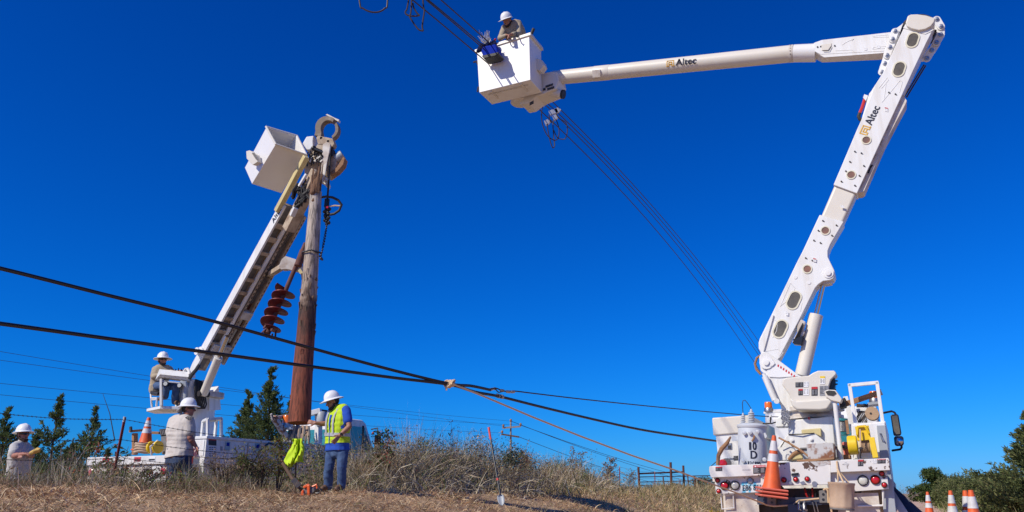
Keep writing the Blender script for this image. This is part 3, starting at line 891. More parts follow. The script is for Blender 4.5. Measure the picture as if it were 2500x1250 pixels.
# toolbox rows behind the rack
mb = MB(); mb.fprism(B, [(2090,998),(2120,995),(2121,1004),(2091,1006)], 1.2, 1.5); T1.part('rack_shelf', mb, M['white'])
mb = MB()
for k in range(8):
    for j in range(9): mb.ell(B.pw(2094+k*3+1.3*math.sin(j+k), 1005+j*3.1, .95), (.010, .008, .016), seg=6, rings=4)
T1.part('hanging_chains', mb, M['darksteel'], kind='stuff')
mb = MB()
for k in range(7): mb.fprism(B, [(2091+k*4, 986+(k*5) % 4), (2095+k*4, 985), (2095+k*4, 993), (2091+k*4, 994)], 1.0, 1.1)
T1.part('shackle_rail', mb, M['darksteel'], kind='stuff')
beacon(T1, B, 2136, 983, 1.7, 1.15)
mb = MB(); mb.fprism(B, [(2118,983),(2150,979),(2150,985),(2118,989)], 1.5, 1.9); T1.part('beacon_shelf', mb, M['grey'])
# --- cab mirror on the road side
mb = MB(); mb.tube([B.pw(2157,1008,6.6), B.pw(2177,1004,6.5), B.pw(2184,1007,6.45), B.pw(2188,1014,6.4)], .022, 8)
mb.tube([B.pw(2178,1100,6.6), B.pw(2198,1097,6.5), B.pw(2201,1093,6.45), B.pw(2201,1086,6.4)], .022, 8); ma = T1.parts('mirror_arm', mb, M['blackgloss'])
mb = MB(); mb.fprism(B, [(2174,1015),(2177,1012),(2191,1011),(2194,1014),(2201,1058),(2198,1063),(2184,1064),(2181,1061)], 6.3, 6.45); o = T1.part('mirror', mb, M['blackgloss'], bevel=.02)
fp(T1, 'mirror_glass', [(2177,1016),(2191,1014),(2198,1059),(2184,1061)], 6.285, 6.298, M['glass'], parent=o)
mb = MB(); mb.fprism(B, [(2182,1068),(2186,1065),(2201,1064),(2206,1068),(2207,1084),(2203,1088),(2188,1089),(2184,1085)], 6.3, 6.45); o = T1.part('mirror', mb, M['blackgloss'], bevel=.02)
mb = MB(); c = B.pw(2195, 1077, 6.297); k = B.mpp(2195, 1077, 6.3); mb.ell(c, (9.5*k, 9.5*k, .03), Matrix((B.U, ZV, -B.W)).transposed(), 16, 8); T1.part('mirror_glass', mb, M['chrome'], parent=o)
mb = MB(); mb.fbox(B, .95, 1.12, 4.7, 5.3, 1.0, 2.1); T1.part('cab_guard', mb, M['black'])

# --- lower boom
LB0 = 1.70; LB1 = 2.04
lb = T1.part('lower_boom', (lambda m: m.fprism(B, [(1852,836),(1855,826),(1884,767),(1945,641),(1960,612),(2001,524),(2060,541),(2027,597),(2021,612),(2021,627),(2037,660),(2038,672),(2034,680),(2026,684),(2010,686),(1998,694),(1990,703),(1953,778),(1951,782),(1900,878),(1890,882),(1862,872),(1852,850)], LB0, LB1))(MB()), M['white'], bevel=.012)
mb = MB(); mb.fprism(B, [(1852,838),(1884,768),(1889,769),(1862,868),(1853,852)], LB0-.03, LB0); T1.part('boom_flange', mb, M['white'], parent=lb, bevel=.006)
ins = T1.part('boom_insulator', (lambda m: m.fprism(B, [(2003,530),(2038,449),(2092,470),(2057,546)], LB0+.03, LB1-.03))(MB()), M['cream'], bevel=.05, seg=4)
mb = MB()
for (a, b), n in ((((2002,527), (2058,543)), 10), (((2037,452), (2091,473)), 9)):
    for k in range(n):
        t = (k+.5)/n; x = a[0]+(b[0]-a[0])*t; y = a[1]+(b[1]-a[1])*t; disc(mb, B, x, y, LB0+.03, .9, .012, 6)
T1.parts('bolt_row', mb, M['dirtywhite'], parent=ins)
ub = T1.part('upper_lower_boom', (lambda m: m.fprism(B, [(2035,451),(2094,312),(2104,290),(2136,208),(2155,179),(2189,106),(2212,56),(2278,72),(2262,103),(2228,175),(2204,228),(2092,472)], LB0-.01, LB1+.01))(MB()), M['white'], bevel=.008)
# ribbed under-shield on its underside
mb = MB(); mb.fprism(B, [(2204,228),(2214,246),(2212,252),(2160,350),(2110,466),(2104,470),(2093,471)], LB0+.06, LB1+.02); sh = T1.part('under_shield', mb, M['dirtywhite'], bevel=.006)
mb = MB()
for x, y in ((2196,243), (2181,277), (2166,311), (2150,346), (2134,381), (2102,450)):
    mb.fprism(B, [(x+1.5,y-7),(x+4.8,y-6),(x-.8,y+7),(x-3.8,y+6)], LB0+.052, LB0+.0602)
mb.fprism(B, [(2124,402),(2132,403),(2126,411),(2122,423),(2114,421),(2120,411)], LB0+.052, LB0+.0602)
T1.parts('shield_slot', mb, M['black'], parent=sh)
def porthole(th, par, fr, px, py, w, rpx, glass, ang=None, half=0):
    """round or slotted window: a proud cream rim round a glass set into it"""
    c = fr.pw(px, py, w); k = fr.mpp(px, py, w)
    ax = Vector((0, 0, 0))
    if half: ax = (fr.pw(px+math.cos(ang)*half, py-math.sin(ang)*half, w) - c)
    def outline(r):
        n = 14; out = []
        d = ax.normalized() if half else fr.U
        e = d.cross(fr.W).normalized()
        for s in (1, -1):
            for i in range(n+1):
                q = -math.pi/2 + math.pi*i/n
                out.append(c + ax*s + (d*math.cos(q) + e*math.sin(q))*r*k*s)
        return out
    o_, i_ = outline(rpx), outline(rpx*.76); n = len(o_)
    f = -fr.W*.012; mb = MB()
    vs = [p for p in o_] + [p+f for p in o_] + [p+f for p in i_] + [p for p in i_]
    fs = []
    for i in range(n):
        j = (i+1) % n; fs += [(i, j, n+j, n+i), (n+i, n+j, 2*n+j, 2*n+i), (2*n+i, 2*n+j, 3*n+j, 3*n+i)]
    mb.add(vs, fs); rim = th.part('porthole', mb, M['rim'], parent=par)
    return rim, i_
def portholes(lst, par, w):
    for px, py, r, gl, ang, half in lst:
        rim, i_ = porthole(T1, par, B, px, py, w, r, gl, ang, half)
        mb = MB(); mb.prism([p - B.W*.003 for p in i_], B.W*.002)
        T1.part('porthole_glass', mb, M[gl], parent=par)
BA = math.atan2(840-60, 2240-1880)
portholes([(2115,342,11.5,'amberglass',0,0), (2078,427,11.5,'amberglass',0,0), (2228,98,14.5,'glass',BA+.12,6.5), (2195,169,14.5,'glass',BA+.12,6.5)], ub, LB0-.01)
portholes([(2015,563,11.5,'amberglass',0,0), (1971,657,11.5,'amberglass',0,0), (1938,733,15.5,'glass',BA,9), (1905,803,15.5,'glass',BA,9)], lb, LB0)
mb = MB()
for x, y in ((2087,370),(2103,374),(2075,395),(2109,405),(2065,418),(2098,429),(2054,443),(2087,453),(2170,226),(2186,230)):
    disc(mb, B, x, y, LB0-.01, 2.0, .012, 6); mb.fprism(B, [(x,y-1),(x+4,y+1),(x+3,y+2.6),(x-1,y+.5)], LB0-.02, LB0-.01)
T1.parts('bolt', mb, M['darksteel'], parent=ub)
mb = MB()
for x, y in ((2009,539),(2042,550),(1998,563),(2031,575),(1987,587),(2003,593),(1967,630),(1983,636)):
    disc(mb, B, x, y, LB0, 2.0, .012, 6); mb.fprism(B, [(x,y-1),(x+4,y+1),(x+3,y+2.6),(x-1,y+.5)], LB0-.01, LB0)
T1.parts('bolt', mb, M['darksteel'], parent=lb)
mb = MB()
for x, y in ((1942,677),(1975,690)): disc(mb, B, x, y, LB0, 4.5, .008, 16)
c = B.pw(2022,667,LB0); mb.lathe([(.085, 0), (.085, .015), (.045, .016), (.045, .04), (.001, .042)], c, -B.W, 20)
T1.parts('boss', mb, M['white_clean'], parent=lb)
# raised weld seams
def seam(par, pts, w, r=.006, closed=False):
    mb = MB(); mb.tube([B.pw(x, y, w) for x, y in pts], r, 5, closed=closed); T1.part('weld_seam', mb, M['white'], parent=par)
seam(lb, [(1930,691),(1941,704),(1921,735),(1905,748),(1930,691)], LB0); seam(lb, [(1888,780),(1899,785),(1896,808),(1886,825)], LB0)
seam(lb, [(1856,850),(1868,858),(1900,852),(1912,862),(1902,874)], LB0); seam(lb, [(1954,760),(1958,740)], LB0)
seam(ub, [(2146,215),(2166,190),(2169,196),(2152,216)], LB0-.01); seam(ub, [(2153,250),(2197,197),(2203,200),(2196,226)], LB0-.01); seam(ub, [(2158,245),(2163,205)], LB0-.01)
# cutout at the elbow: cover
fp(T1, 'elbow_plate', [(2205,68),(2212,57),(2280,72),(2274,76),(2259,83),(2228,75)], LB0-.02, LB0-.01, M['white'], parent=ub)
fp(T1, 'elbow_cover', [(2211,55),(2216,38),(2224,34.5),(2240,34),(2262,37),(2284,44),(2281,54),(2273,64),(2260,71),(2244,74),(2226,70),(2214,64)], LB0-.07, LB1+.05, M['cream'], parent=ub, bevel=.02)
# Lettering: gold emblem and the maker's name up the boom
def logo(th, par, fr, w, ox, oy, dx, dy, hpx, wname):
    """emblem of nested square strokes, then the name; dx,dy = pixel direction of the writing"""
    o = fr.pw(ox, oy, w) - fr.W*.002; L = math.hypot(dx, dy); dx, dy = dx/L, dy/L
    x = (fr.pw(ox+dx*10, oy+dy*10, w) - fr.W*.002 - o).normalized(); y = fr.W.cross(x).normalized()
    if y.z < 0 and abs(y.z) > .3: y = -y
    if abs(y.z) <= .5 and y.dot(fr.U) > 0: y = -y
    k = fr.mpp(ox, oy, w); h = hpx*k
    mb = MB(); s = h*.13
    def stroke(a, b, c, d):
        p0 = o+x*a*h+y*b*h; p1 = o+x*c*h+y*d*h; mb.beam(p0, p1, s, .003, up=fr.W)
    for q in ((.0,.0,.0,1.0), (.0,.94,1.15,.94), (1.09,1.0,1.09,.0), (-.1,.06,.3,.06), (.8,.06,1.25,.06), (.3,.66,.8,.66), (.3,.72,.3,.0), (.8,.72,.8,.0), (.3,.33,.8,.33)): stroke(*q)
    th.part('emblem', mb, M['logo_gold'], parent=par)
    th.part('lettering', text_mb('Altec', o+x*h*1.38, x, y, h*.95, wname*k, nrm=-fr.W, bold=h*.045), M['logo_black'], parent=par)
logo(T1, ub, B, LB0-.0135, 2117, 330, 22, -46, 19, 50)
# hump, hose and sleeve on the boom's upper edge
fp(T1, 'hose_guard', [(2137,206),(2127,222),(2122,228),(2103,292),(2106,296)], LB0+.04, LB1, M['white'], parent=ub, bevel=.01)
mb = MB(); mb.tube([B.pw(2113,236,1.85), B.pw(2110,246,1.83), B.pw(2105,262,1.82), B.pw(2099,276,1.82)], .028, 8); T1.part('red_hose', mb, M['redpaint'], parent=ub)
mb = MB(); mb.tube([B.pw(2099,276,1.82), B.pw(2096,284,1.82), B.pw(2099,291,1.83), B.pw(2106,296,1.85)], .03, 8); T1.part('hose_sleeve', mb, M['black'], parent=ub)
mb = MB(); mb.fprism(B, [(2107,238),(2110,230),(2119,233),(2114,246)], 1.78, 1.9); T1.part('hose_fitting', mb, M['white_clean'], parent=ub)
# leveller rods and elbow linkage
mb = MB(); mb.tube([B.pw(2152,187,2.02), B.pw(2136,222,2.02)], .014, 8); mb.tube([B.pw(2155,189,2.06), B.pw(2140,222,2.06)], .018, 8); T1.parts('leveller_rod', mb, M['steel'], parent=ub)
mb = MB(); mb.tube([B.pw(2256,158,2.0), B.pw(2207,238,2.0)], .013, 8); mb.tube([B.pw(2260,160,2.05), B.pw(2213,238,2.05)], .013, 8); T1.parts('leveller_rod', mb, M['darksteel'], parent=ub)
def chain(pts, w, r):
    for i in range(len(pts)-1):
        (x0, y0), (x1, y1) = pts[i], pts[i+1]; a = B.pw(x0, y0, w); b = B.pw(x1, y1, w); d = (b-a).normalized(); e = d.cross(B.W)
        out = []
        for c, s in ((b, 1), (a, -1)):
            for j in range(9):
                q = -math.pi/2 + math.pi*j/8; out.append(c + (d*math.cos(q) + e*math.sin(q))*r*s)
        dw = .028*(i % 2)
        mb = MB(); mb.prism([p + B.W*dw for p in out], B.W*.02); lk = T1.part('chain_link', mb, M['white'], bevel=.004)
        mb = MB(); c = a; mb.lathe([(r*.62, -.02), (r*.62, .012), (r*.35, .014), (r*.30, .03), (.001, .031)], c - B.W*.01, -B.W, 12); T1.part('link_pin', mb, M['steel'], parent=lk)
    c = B.pw(pts[-1][0], pts[-1][1], w); mb = MB(); mb.lathe([(r*.62, -.02), (r*.62, .012), (r*.35, .014), (r*.30, .03), (.001, .031)], c - B.W*.01, -B.W, 12); T1.part('link_pin', mb, M['steel'], parent=lk)
chain([(2185,76),(2179,95.5),(2172.5,115),(2165.5,135),(2160,155),(2153,176)], 2.02, .062)
chain([(2286.5,47),(2297,64.5),(2296.5,84.5),(2286,104),(2274.5,123),(2262.5,142.5)], 2.0, .064)
mb = MB(); mb.fprism(B, [(2205,56),(2190,70),(2176,78),(2174,90),(2190,98)], 2.05, 2.07); mb.fprism(B, [(2280,44),(2290,40),(2304,60),(2303,72),(2276,72)], 2.05, 2.07); T1.parts('link_arm', mb, M['white'])
mb = MB()
for r, ww, in ((.30, .03), (.27, .09), (.30, .15)):
    c = B.pw(2243, 70, 2.06); mb.lathe([(r, ww), (r, ww+.03)], c, B.W, 40)
T1.parts('elbow_sheave', mb, M['darksteel'])

# --- upper boom: steel end, then the round fibreglass tube to the bucket
UW0, UW1 = 2.10, 2.44
us = T1.part('upper_boom', (lambda m: m.fprism(B, [(1986,105),(1990,103),(2007,97),(2174,78),(2206,56),(2250,52),(2275,70),(2256,130),(2161,125),(2003,133),(1988,125)], UW0, UW1))(MB()), M['white'], bevel=.012)
mb = MB(); mb.fprism(B, [(2002,133.5),(2160,125.5),(2160,129),(2012,140),(1992,128)], UW0-.0, UW0+.01); T1.part('boom_flange', mb, M['white'], parent=us)
fp(T1, 'access_cover', [(2004,109),(2030,105),(2030,111),(2022,122),(2006,123)], UW0-.012, UW0, M['cream'], parent=us, bevel=.006)
mb = MB(); mb.tube([B.pw(2010,124.5,UW0-.02), B.pw(2024,124,UW0-.02), B.pw(2030,113,UW0-.02)], .006, 5); T1.part('cover_wire', mb, M['black'], parent=us)
mb = MB()
for x, y in ((1996,115),(2004,114),(2038,112)): disc(mb, B, x, y, UW0, 2, .012, 8)
T1.parts('bolt', mb, M['darksteel'], parent=us)
def useam(pts):
    mb = MB(); mb.tube([B.pw(x, y, UW0) for x, y in pts], .006, 5); T1.part('weld_seam', mb, M['white'], parent=us)
useam([(2056,110),(2066,103),(2085,95),(2080,100)]); useam([(2040,124),(2080,122),(2085,125)]); useam([(2170,90),(2132,91),(2130,88),(2168,85)]); useam([(2165,113),(2134,115),(2130,120),(2160,118)])
mb = MB(); TW = 2.27
ta, tb2 = B.pw(1992, 129, TW), B.pw(1938, 130.5, TW); te = B.pw(1352, 190.5, TW)
ra = 21*B.mpp(1940, 130, TW); re_ = 17.3*B.mpp(1360, 190, TW)
mb.tube([ta, tb2], [ra*1.06, ra*1.02], 28); T1.part('tube_collar', mb, M['white_clean'], parent=us)
frp = T1.part('fibreglass_boom', (lambda m: m.tube([tb2.lerp(te, i/6) for i in range(7)], [ra + (re_-ra)*i/6 for i in range(7)], 28))(MB()), M['cream'])
for f, w_ in ((.0, .06), (.012, .015)):
    p = tb2.lerp(te, f); d = (te-tb2).normalized(); mb = MB(); mb.lathe([(ra*1.012, 0), (ra*1.025, .004), (ra*1.025, w_), (ra*1.01, w_+.004)], p, d, 28, capend=False); T1.part('tube_band', mb, M['dirtywhite'], parent=frp)
mb = MB(); d = (te-tb2).normalized(); 
for k in range(9):
    q = -.5 + k*.35; e = ZV*math.sin(q) - B.W*math.cos(q); e = (e - d*e.dot(d)).normalized(); mb.cyl(tb2 + d*.045 + e*ra*.99, tb2 + d*.045 + e*(ra*1.05), .010, 6)
T1.parts('band_rivet', mb, M['darksteel'], parent=frp)
mb = MB()
pk = tb2.lerp(te, (1938-1474)/(1938-1352.)); rk2 = ra+(re_-ra)*.79
mb.lathe([(rk2*1.01, 0), (rk2*1.03, .01), (rk2*1.03, .33), (rk2*1.01, .34)], pk - d*.24, d, 28, capend=False); wr = T1.part('tape_wrap', mb, M['cream'], parent=frp)
mb = MB(); e = (-B.W*.88 - ZV*.45); e = (e - d*e.dot(d)).normalized(); s_ = e.cross(d); mb.box(pk + e*rk2*1.0, d*.085, s_*.075, e*.03); T1.part('boom_box', mb, M['dirtywhite'], parent=frp)
# name on the tube: letters wrapped on its curve
qv = CAM - tb2.lerp(te, .5)
_dd = (tb2-te).normalized(); _up = (ZV - _dd*ZV.dot(_dd)).normalized(); _nn = (-B.W - _up*(-B.W).dot(_up)); _nn = (_nn - _dd*_nn.dot(_dd)).normalized()
VA = math.atan2(qv.dot(_up), qv.dot(_nn))
def tube_text(s, f0, h, wid, mm, bold=.0, ang0=.35, name='lettering'):
    v, f = text_mesh(s); hh, ww = v[:, 1].max(), v[:, 0].max()
    p0 = tb2.lerp(te, f0); rr = ra+(re_-ra)*f0
    dd = -d; up = (ZV - dd*ZV.dot(dd)).normalized(); nn = (-B.W - dd*(-B.W).dot(dd)).normalized(); nn = (nn - up*nn.dot(up)).normalized()
    mb = MB()
    for i, (bx, by) in enumerate([(0, 0)] + ([(bold, 0), (0, bold*.6), (bold, bold*.6)] if bold else [])):
        pts = []
        for a, b, _ in v:
            q = ang0 + (b/hh*h + by)/rr; pts.append(p0 + dd*(a/ww*wid + bx) + (up*math.sin(q) + nn*math.cos(q))*(rr+.013+.0005*i))
        mb.add(pts, f)
    T1.part(name, mb, mm, parent=frp)
kk = B.mpp(1690, 150, TW)
tube_text('Altec', (1938-1672)/586., 15.5*kk, 50*kk, M['logo_black'], bold=.008, ang0=VA-.02)
mb = MB(); f0 = (1938-1651)/586.; p0 = tb2.lerp(te, f0); rr = ra+(re_-ra)*f0; dd = -d; up = (ZV - dd*ZV.dot(dd)).normalized(); nn = (-B.W - up*(-B.W).dot(up)).normalized(); nn = (nn - dd*nn.dot(dd)).normalized()
def tp_(a, b): q = VA-.04 + b*15*kk/rr; return p0 + dd*a*15*kk + (up*math.sin(q)+nn*math.cos(q))*(rr+.003)
for a0, b0, a1, b1 in ((.0,.0,.0,1.0), (.0,.94,1.15,.94), (1.09,1.0,1.09,.0), (-.1,.06,.3,.06), (.8,.06,1.25,.06), (.3,.66,.8,.66), (.3,.72,.3,.0), (.8,.72,.8,.0), (.3,.33,.8,.33)):
    n_ = 4
    mb.tube([tp_(a0+(a1-a0)*i/n_, b0+(b1-b0)*i/n_) for i in range(n_+1)], .009, 4)
T1.part('emblem', mb, M['logo_gold'], parent=frp)

# --- bucket head and bucket
BW0, BW1 = 1.35, 2.00
mb = MB(); mb.fprism(B, [(1318,178),(1348,173.5),(1360,174),(1364,196),(1357,217),(1310,236),(1290,252),(1272,256),(1262,240),(1290,215)], 2.03, 2.50); hd = T1.part('boom_head', mb, M['cream'], bevel=.03, seg=3)
mb = MB(); c = B.pw(1283, 246, 2.0); c = B.pw(1272,238,2.2); mb.lathe([(.10, -.16), (.21, -.15), (.23, -.12), (.23, .02), (.16, .10)], c, ZV, 28); T1.part('head_drum', mb, M['cream'], parent=hd, bevel=.02)
mb = MB(); mb.cyl(B.pw(1337,226,2.2), B.pw(1372,230,2.2), .075, 18, r2=.10); T1.part('rotator_motor', mb, M['cream'], parent=hd)
mb = MB(); mb.cyl(B.pw(1372,230,2.2), B.pw(1377,230.5,2.2), .098, 18); T1.part('motor_cap', mb, M['black'], parent=hd)
decal(1332, 209, 2.024, 18, 5.5, head=False, slope=-.33, rows=2); decal(1336, 215.5, 2.024, 17, 5.5, head=False, slope=-.33, rows=2); decal(1326, 216, 2.024, 6, 6, head=False, slope=-.33, rows=1)
decal(1293, 250, 1.97, 10, 8, head=False, slope=-.5, rows=2)
# tapered bucket with walls
def bucket(th, fr_corners_top, fr_corners_bot, thick, m, lipm, lip=.05, liph=.06, name='bucket'):
    """open box from 4 top and 4 bottom corners, with inner walls and a rolled lip"""
    t = [Vector(p) for p in fr_corners_top]; b = [Vector(p) for p in fr_corners_bot]
    ct = sum(t, Vector())/4; cb = sum(b, Vector())/4
    ti = [p + (ct-p)*(thick/(ct-p).length*1.3) for p in t]; bi = [p + (cb-p)*(thick/(cb-p).length*1.3) + (ct-cb).normalized()*thick for p in b]
    mb = MB(); vs = t+b+ti+bi; fs = []
    for i in range(4):
        j = (i+1) % 4; fs += [(i, j, 4+j, 4+i), (8+i, 12+i, 12+j, 8+j), (i, 8+i, 8+j, j)]
    fs += [(4, 5, 6, 7), (12, 15, 14, 13)]
    mb.add(vs, fs); o = th.part(name, mb, m, bevel=.05, seg=4)
    upv = (ct-cb).normalized(); mb = MB()
    to = [p + (p-ct).normalized()*lip for p in t]; tin = [p + (ct-p).normalized()*.02 for p in t]
    A = [p - upv*liph for p in to]; Bq = [p + upv*.012 for p in to]; Cq = [p + upv*.012 for p in tin]; Dq = [p - upv*liph for p in tin]
    vs = A+Bq+Cq+Dq; fs = []
    for i in range(4):
        j = (i+1) % 4
        for q in range(4): r_ = (q+1) % 4; fs.append((q*4+i, q*4+j, r_*4+j, r_*4+i))
    mb.add(vs, fs); th.part('lip', mb, lipm, parent=o, bevel=.012)
    return o
f_tl, f_tr, f_bl, f_br = B.pw(1164,122,BW0), B.pw(1292,82,BW0), B.pw(1170,226,BW0), B.pw(1295,195,BW0)
dpt = B.W*(BW1-BW0)
bk = bucket(T1, [f_tl, f_tr, f_tr+dpt, f_tl+dpt], [f_bl, f_br, f_br+dpt*.95, f_bl+dpt*.95], .03, M['white_clean'], M['cream'])
mb = MB(); mb.fprism(B, [(1298,154),(1310,142),(1324,147),(1328,158),(1318,172),(1305,168)], 1.72, 1.92); T1.part('step', mb, M['cream'], parent=bk, bevel=.008)
q = f_bl.lerp(f_br, .5) + dpt*.5 - ZV*.02
mb = MB(); mb.beam(f_bl.lerp(f_br, .12)+dpt*.25-ZV*.016, f_bl.lerp(f_br, .9)+dpt*.25-ZV*.016, .02, .02); mb.beam(f_bl.lerp(f_br, .80)-ZV*.016+dpt*.05, f_bl.lerp(f_br, .80)-ZV*.016+dpt*.6, .04, .02); mb.beam(f_bl.lerp(f_br, .22)-ZV*.016+dpt*.05, f_bl.lerp(f_br, .22)-ZV*.016+dpt*.6, .03, .02)
T1.parts('floor_rib', mb, M['cream'], parent=bk)
mb = MB(); mb.cyl(B.pw(1296,86,BW0+.45), B.pw(1303,70,BW0+.45), .035, 10); T1.part('joystick_cover', mb, M['black'], parent=bk)
mb = MB(); mb.tube([B.pw(1156,152,1.5), B.pw(1163,150,1.5), B.pw(1166,156,1.5)], .02, 6); mb.tube([B.pw(1168,212,1.5), B.pw(1166,224,1.5)], .02, 6); T1.parts('hook_bracket', mb, M['darksteel'], parent=bk)
mb = MB()
for px, py in ((1236,88), (1261,82)):
    mb.tube([B.pw(px, py-3, BW0-.02), B.pw(px, py-4, BW0-.07), B.pw(px+.5, py+3, BW0-.075), B.pw(px-.5, py+7, BW0-.11), B.pw(px+2, py+9, BW0-.14), B.pw(px+4, py+6, BW0-.13)], .013, 7)
T1.parts('tool_hook', mb, M['blackgloss'], parent=bk)
# --- lift cylinder
k = B.mpp(1970, 850, 1.87)
mb = MB(); mb.cyl(B.pw(1957.5,918,1.87), B.pw(1992.5,768,1.87), 16.8*k, 26); cyl_ = T1.part('lift_cylinder', mb, M['cream'], bevel=.01)
mb = MB(); mb.cyl(B.pw(1992.5,768,1.87), B.pw(2012,686,1.87), 5.6*k, 16); T1.part('piston_rod', mb, M['chrome'], parent=cyl_)
mb = MB(); mb.cyl(B.pw(2016,676,1.75), B.pw(2016,676,2.0), 9*k, 14); mb.fprism(B, [(2000,690),(2014,680),(2032,680),(2030,690),(2010,694)], 1.76, 1.98); T1.part('rod_eye', mb, M['dirtywhite'], parent=cyl_)
mb = MB(); mb.fprism(B, [(1947,783),(1957,780),(1966,785),(1962,800),(1964,812),(1953,830),(1944,842),(1934,836),(1938,826),(1946,812)], 1.72, 1.85); hold = T1.part('holding_valve', mb, M['dirtywhite'], bevel=.008)
mb = MB()
for k in range(6): mb.tube([B.pw(1936+k*3,838-k*3,1.70), B.pw(1944+k*3.3,822-k*6,1.68), B.pw(1955+k,800-k*2,1.7)], .012, 6)
mb.fprism(B, [(1936,828),(1960,820),(1956,842),(1938,840)], 1.68, 1.8)
T1.part('valve_hoses', mb, M['blackgloss'], parent=hold)

for x, y, a, b in ((2140,112,9,6), (2110,118,7,5)): decal(x, y, UW0-.004, a, b, head=False, bm='decal_white', rows=2, slope=-.1)
for x, y, a, b in ((2160,262,8,9), (2052,500,9,6), (1985,630,8,8), (1918,760,7,9)): decal(x, y, LB0-.016, a, b, head=(a == 8), bm='decal_white', rows=2, slope=.25)
mb = MB(); mb.tube([B.pw(1906,1092,1.05), B.pw(1916,1076,1.0), B.pw(1926,1078,1.0), B.pw(1934,1090,1.04), B.pw(1950,1094,1.05)], .007, 6); T1.part('loose_wire', mb, M['blackgloss'])
mb = MB(); mb.tube([B.pw(1902,1069,.9), B.pw(1925,1081,.7), B.pw(1950,1096,.4), B.pw(1974,1114,.12)], .014, 7); T1.part('tail_rope', mb, M['wood'])
for k in range(3):
    mb = MB(); mb.tube([B.pw(1900+k*3,1212+k*2,.05), B.pw(1915+k*4,1222+k*3,.02), B.pw(1932+k*2,1219,.0), B.pw(1944,1209+k,.02)], .016, 7); T1.part('air_hose', mb, M['blackgloss'])
for k in range(4):
    mb = MB(); mb.tube([B.pw(1965+k*9,1192+k%2*2,.12), B.pw(1968+k*8,1206,.02), B.pw(1973+k*6,1216+k,.05)], .014, 7); T1.part('air_hose', mb, M['blackgloss' if k % 2 else 'redpaint'])
# ------------------------------------------------------------------ things carried on the bucket truck
# distribution transformer
w = .30; k = B.mpp(1838, 1085, w)
xb = B.pw(1838, 1136, w); xt = B.pw(1836, 1043, w); ax = (xt-xb).normalized(); H = (xt-xb).length; XR = 34*k
XF = Thing('transformer', 'grey pole transformer marked 10 D standing on the bucket truck tail', 'transformer', xb)
mb = MB(); mb.lathe([(XR*.98, -.12), (XR, -.10), (XR, H-.02), (XR*.98, H)], xb, ax, 40); tank = XF.part('tank', mb, M['xfgrey'])
mb = MB(); mb.lathe([(XR*1.03, H-.015), (XR*1.07, H), (XR*1.07, H+.02), (XR*1.0, H+.035), (XR*.5, H+.06), (.001, H+.065)], xb, ax, 40); XF.part('tank_lid', mb, M['xfgrey'])
for px, top, rs in ((1814, 1008, .030), (1834, 999, .042)):
    b0 = B.pw(px, 1040, w-.02); t0 = B.pw(px, top, w-.02); Hh = (t0-b0).length; pr = []
    nS = 6 if rs < .035 else 8
    for i in range(nS):
        z = Hh*.02 + Hh*.80*i/nS; s_ = 1.15 - .3*i/nS; pr += [(rs*.62*s_, z), (rs*1.25*s_, z+.006), (rs*1.2*s_, z+.018), (rs*.62*s_, z+.026)]
    pr += [(rs*.5, Hh*.84), (rs*.55, Hh*.9), (rs*.35, Hh*.93), (rs*.3, Hh), (.001, Hh+.002)]
    mb = MB(); mb.lathe(pr, b0, (t0-b0), 20); XF.part('bushing', mb, M['porcelain'])
mb = MB(); mb.tube([B.pw(1814,1008,w), B.pw(1812.5,985,w), B.pw(1814,978,w), B.pw(1819,977,w), B.pw(1825,984,w), B.pw(1834,998,w)], .006, 6); XF.part('jumper_lead', mb, M['black'])
def tank_text(s, xc, ytop, hpx, wpx, bold):
    v, f = text_mesh(s); hh, ww = v[:, 1].max(), v[:, 0].max(); mb = MB()
    o = B.pw(1838, ytop+hpx, w-.0); zz = (o-xb).dot(ax); e1 = B.U - ax*B.U.dot(ax); e1.normalize(); e2 = ax.cross(e1); 
    if e2.dot(B.W) > 0: e2 = -e2
    view = (CAM - xb); view = (view - ax*view.dot(ax)).normalized(); a0 = math.atan2(view.dot(e1), view.dot(e2))
    for i, (bx, by) in enumerate([(0, 0), (bold, 0), (0, bold*.5), (bold, bold*.5)]):
        pts = []
        for a, b, _ in v:
            xx = (xc-1838)*k - wpx*k/2 + a/ww*wpx*k + bx; q = a0 + math.asin(max(-.95, min(.95, xx/XR)))
            pts.append(xb + ax*(zz + b/hh*hpx*k + by) + (e1*math.sin(q) + e2*math.cos(q))*(XR+.003+.0006*i))
        mb.add(pts, f)
    XF.part('lettering', mb, M['logo_black'], parent=tank)
tank_text('1', 1832.5, 1082, 18, 4.6, .004); tank_text('0', 1842, 1082, 18, 8, .009); tank_text('D', 1840, 1103, 18, 14, .009)
for s_, xc in (('1',1828),('2',1833),('C',1839),('1',1844),('9',1848.5),('0',1853)): tank_text(s_, xc, 1128, 8.5, 4 if s_ != '1' else 2.6, .003)
mb = MB(); mb.fprism(B, [(1840,1061),(1843,1064),(1842,1070),(1836,1078),(1834,1076),(1838,1070)], w-XR-.03, w-XR); XF.part('ground_lug', mb, M['wood'])
mb = MB()
for px, py in ((1819,1058),(1833,1057),(1851,1055),(1868,1122),(1816,1126)):
    q = B.pw(px, py, w-XR*.8); mb.lathe([(.022, 0), (.022, .05), (.03, .052), (.03, .075), (.001, .078)], q, -B.W, 10)
XF.parts('terminal', mb, M['alu'])
mb = MB(); mb.fprism(B, [(1786,1064),(1803,1063),(1804,1076),(1786,1077)], w, w+.03); XF.parts('mounting_lug', mb, M['xfgrey'])
mb = MB(); mb.fprism(B, [(1864,1058),(1868,1056),(1873,1065),(1868,1071)], w-.1, w-.06); XF.parts('mounting_lug', mb, M['xfgrey'])

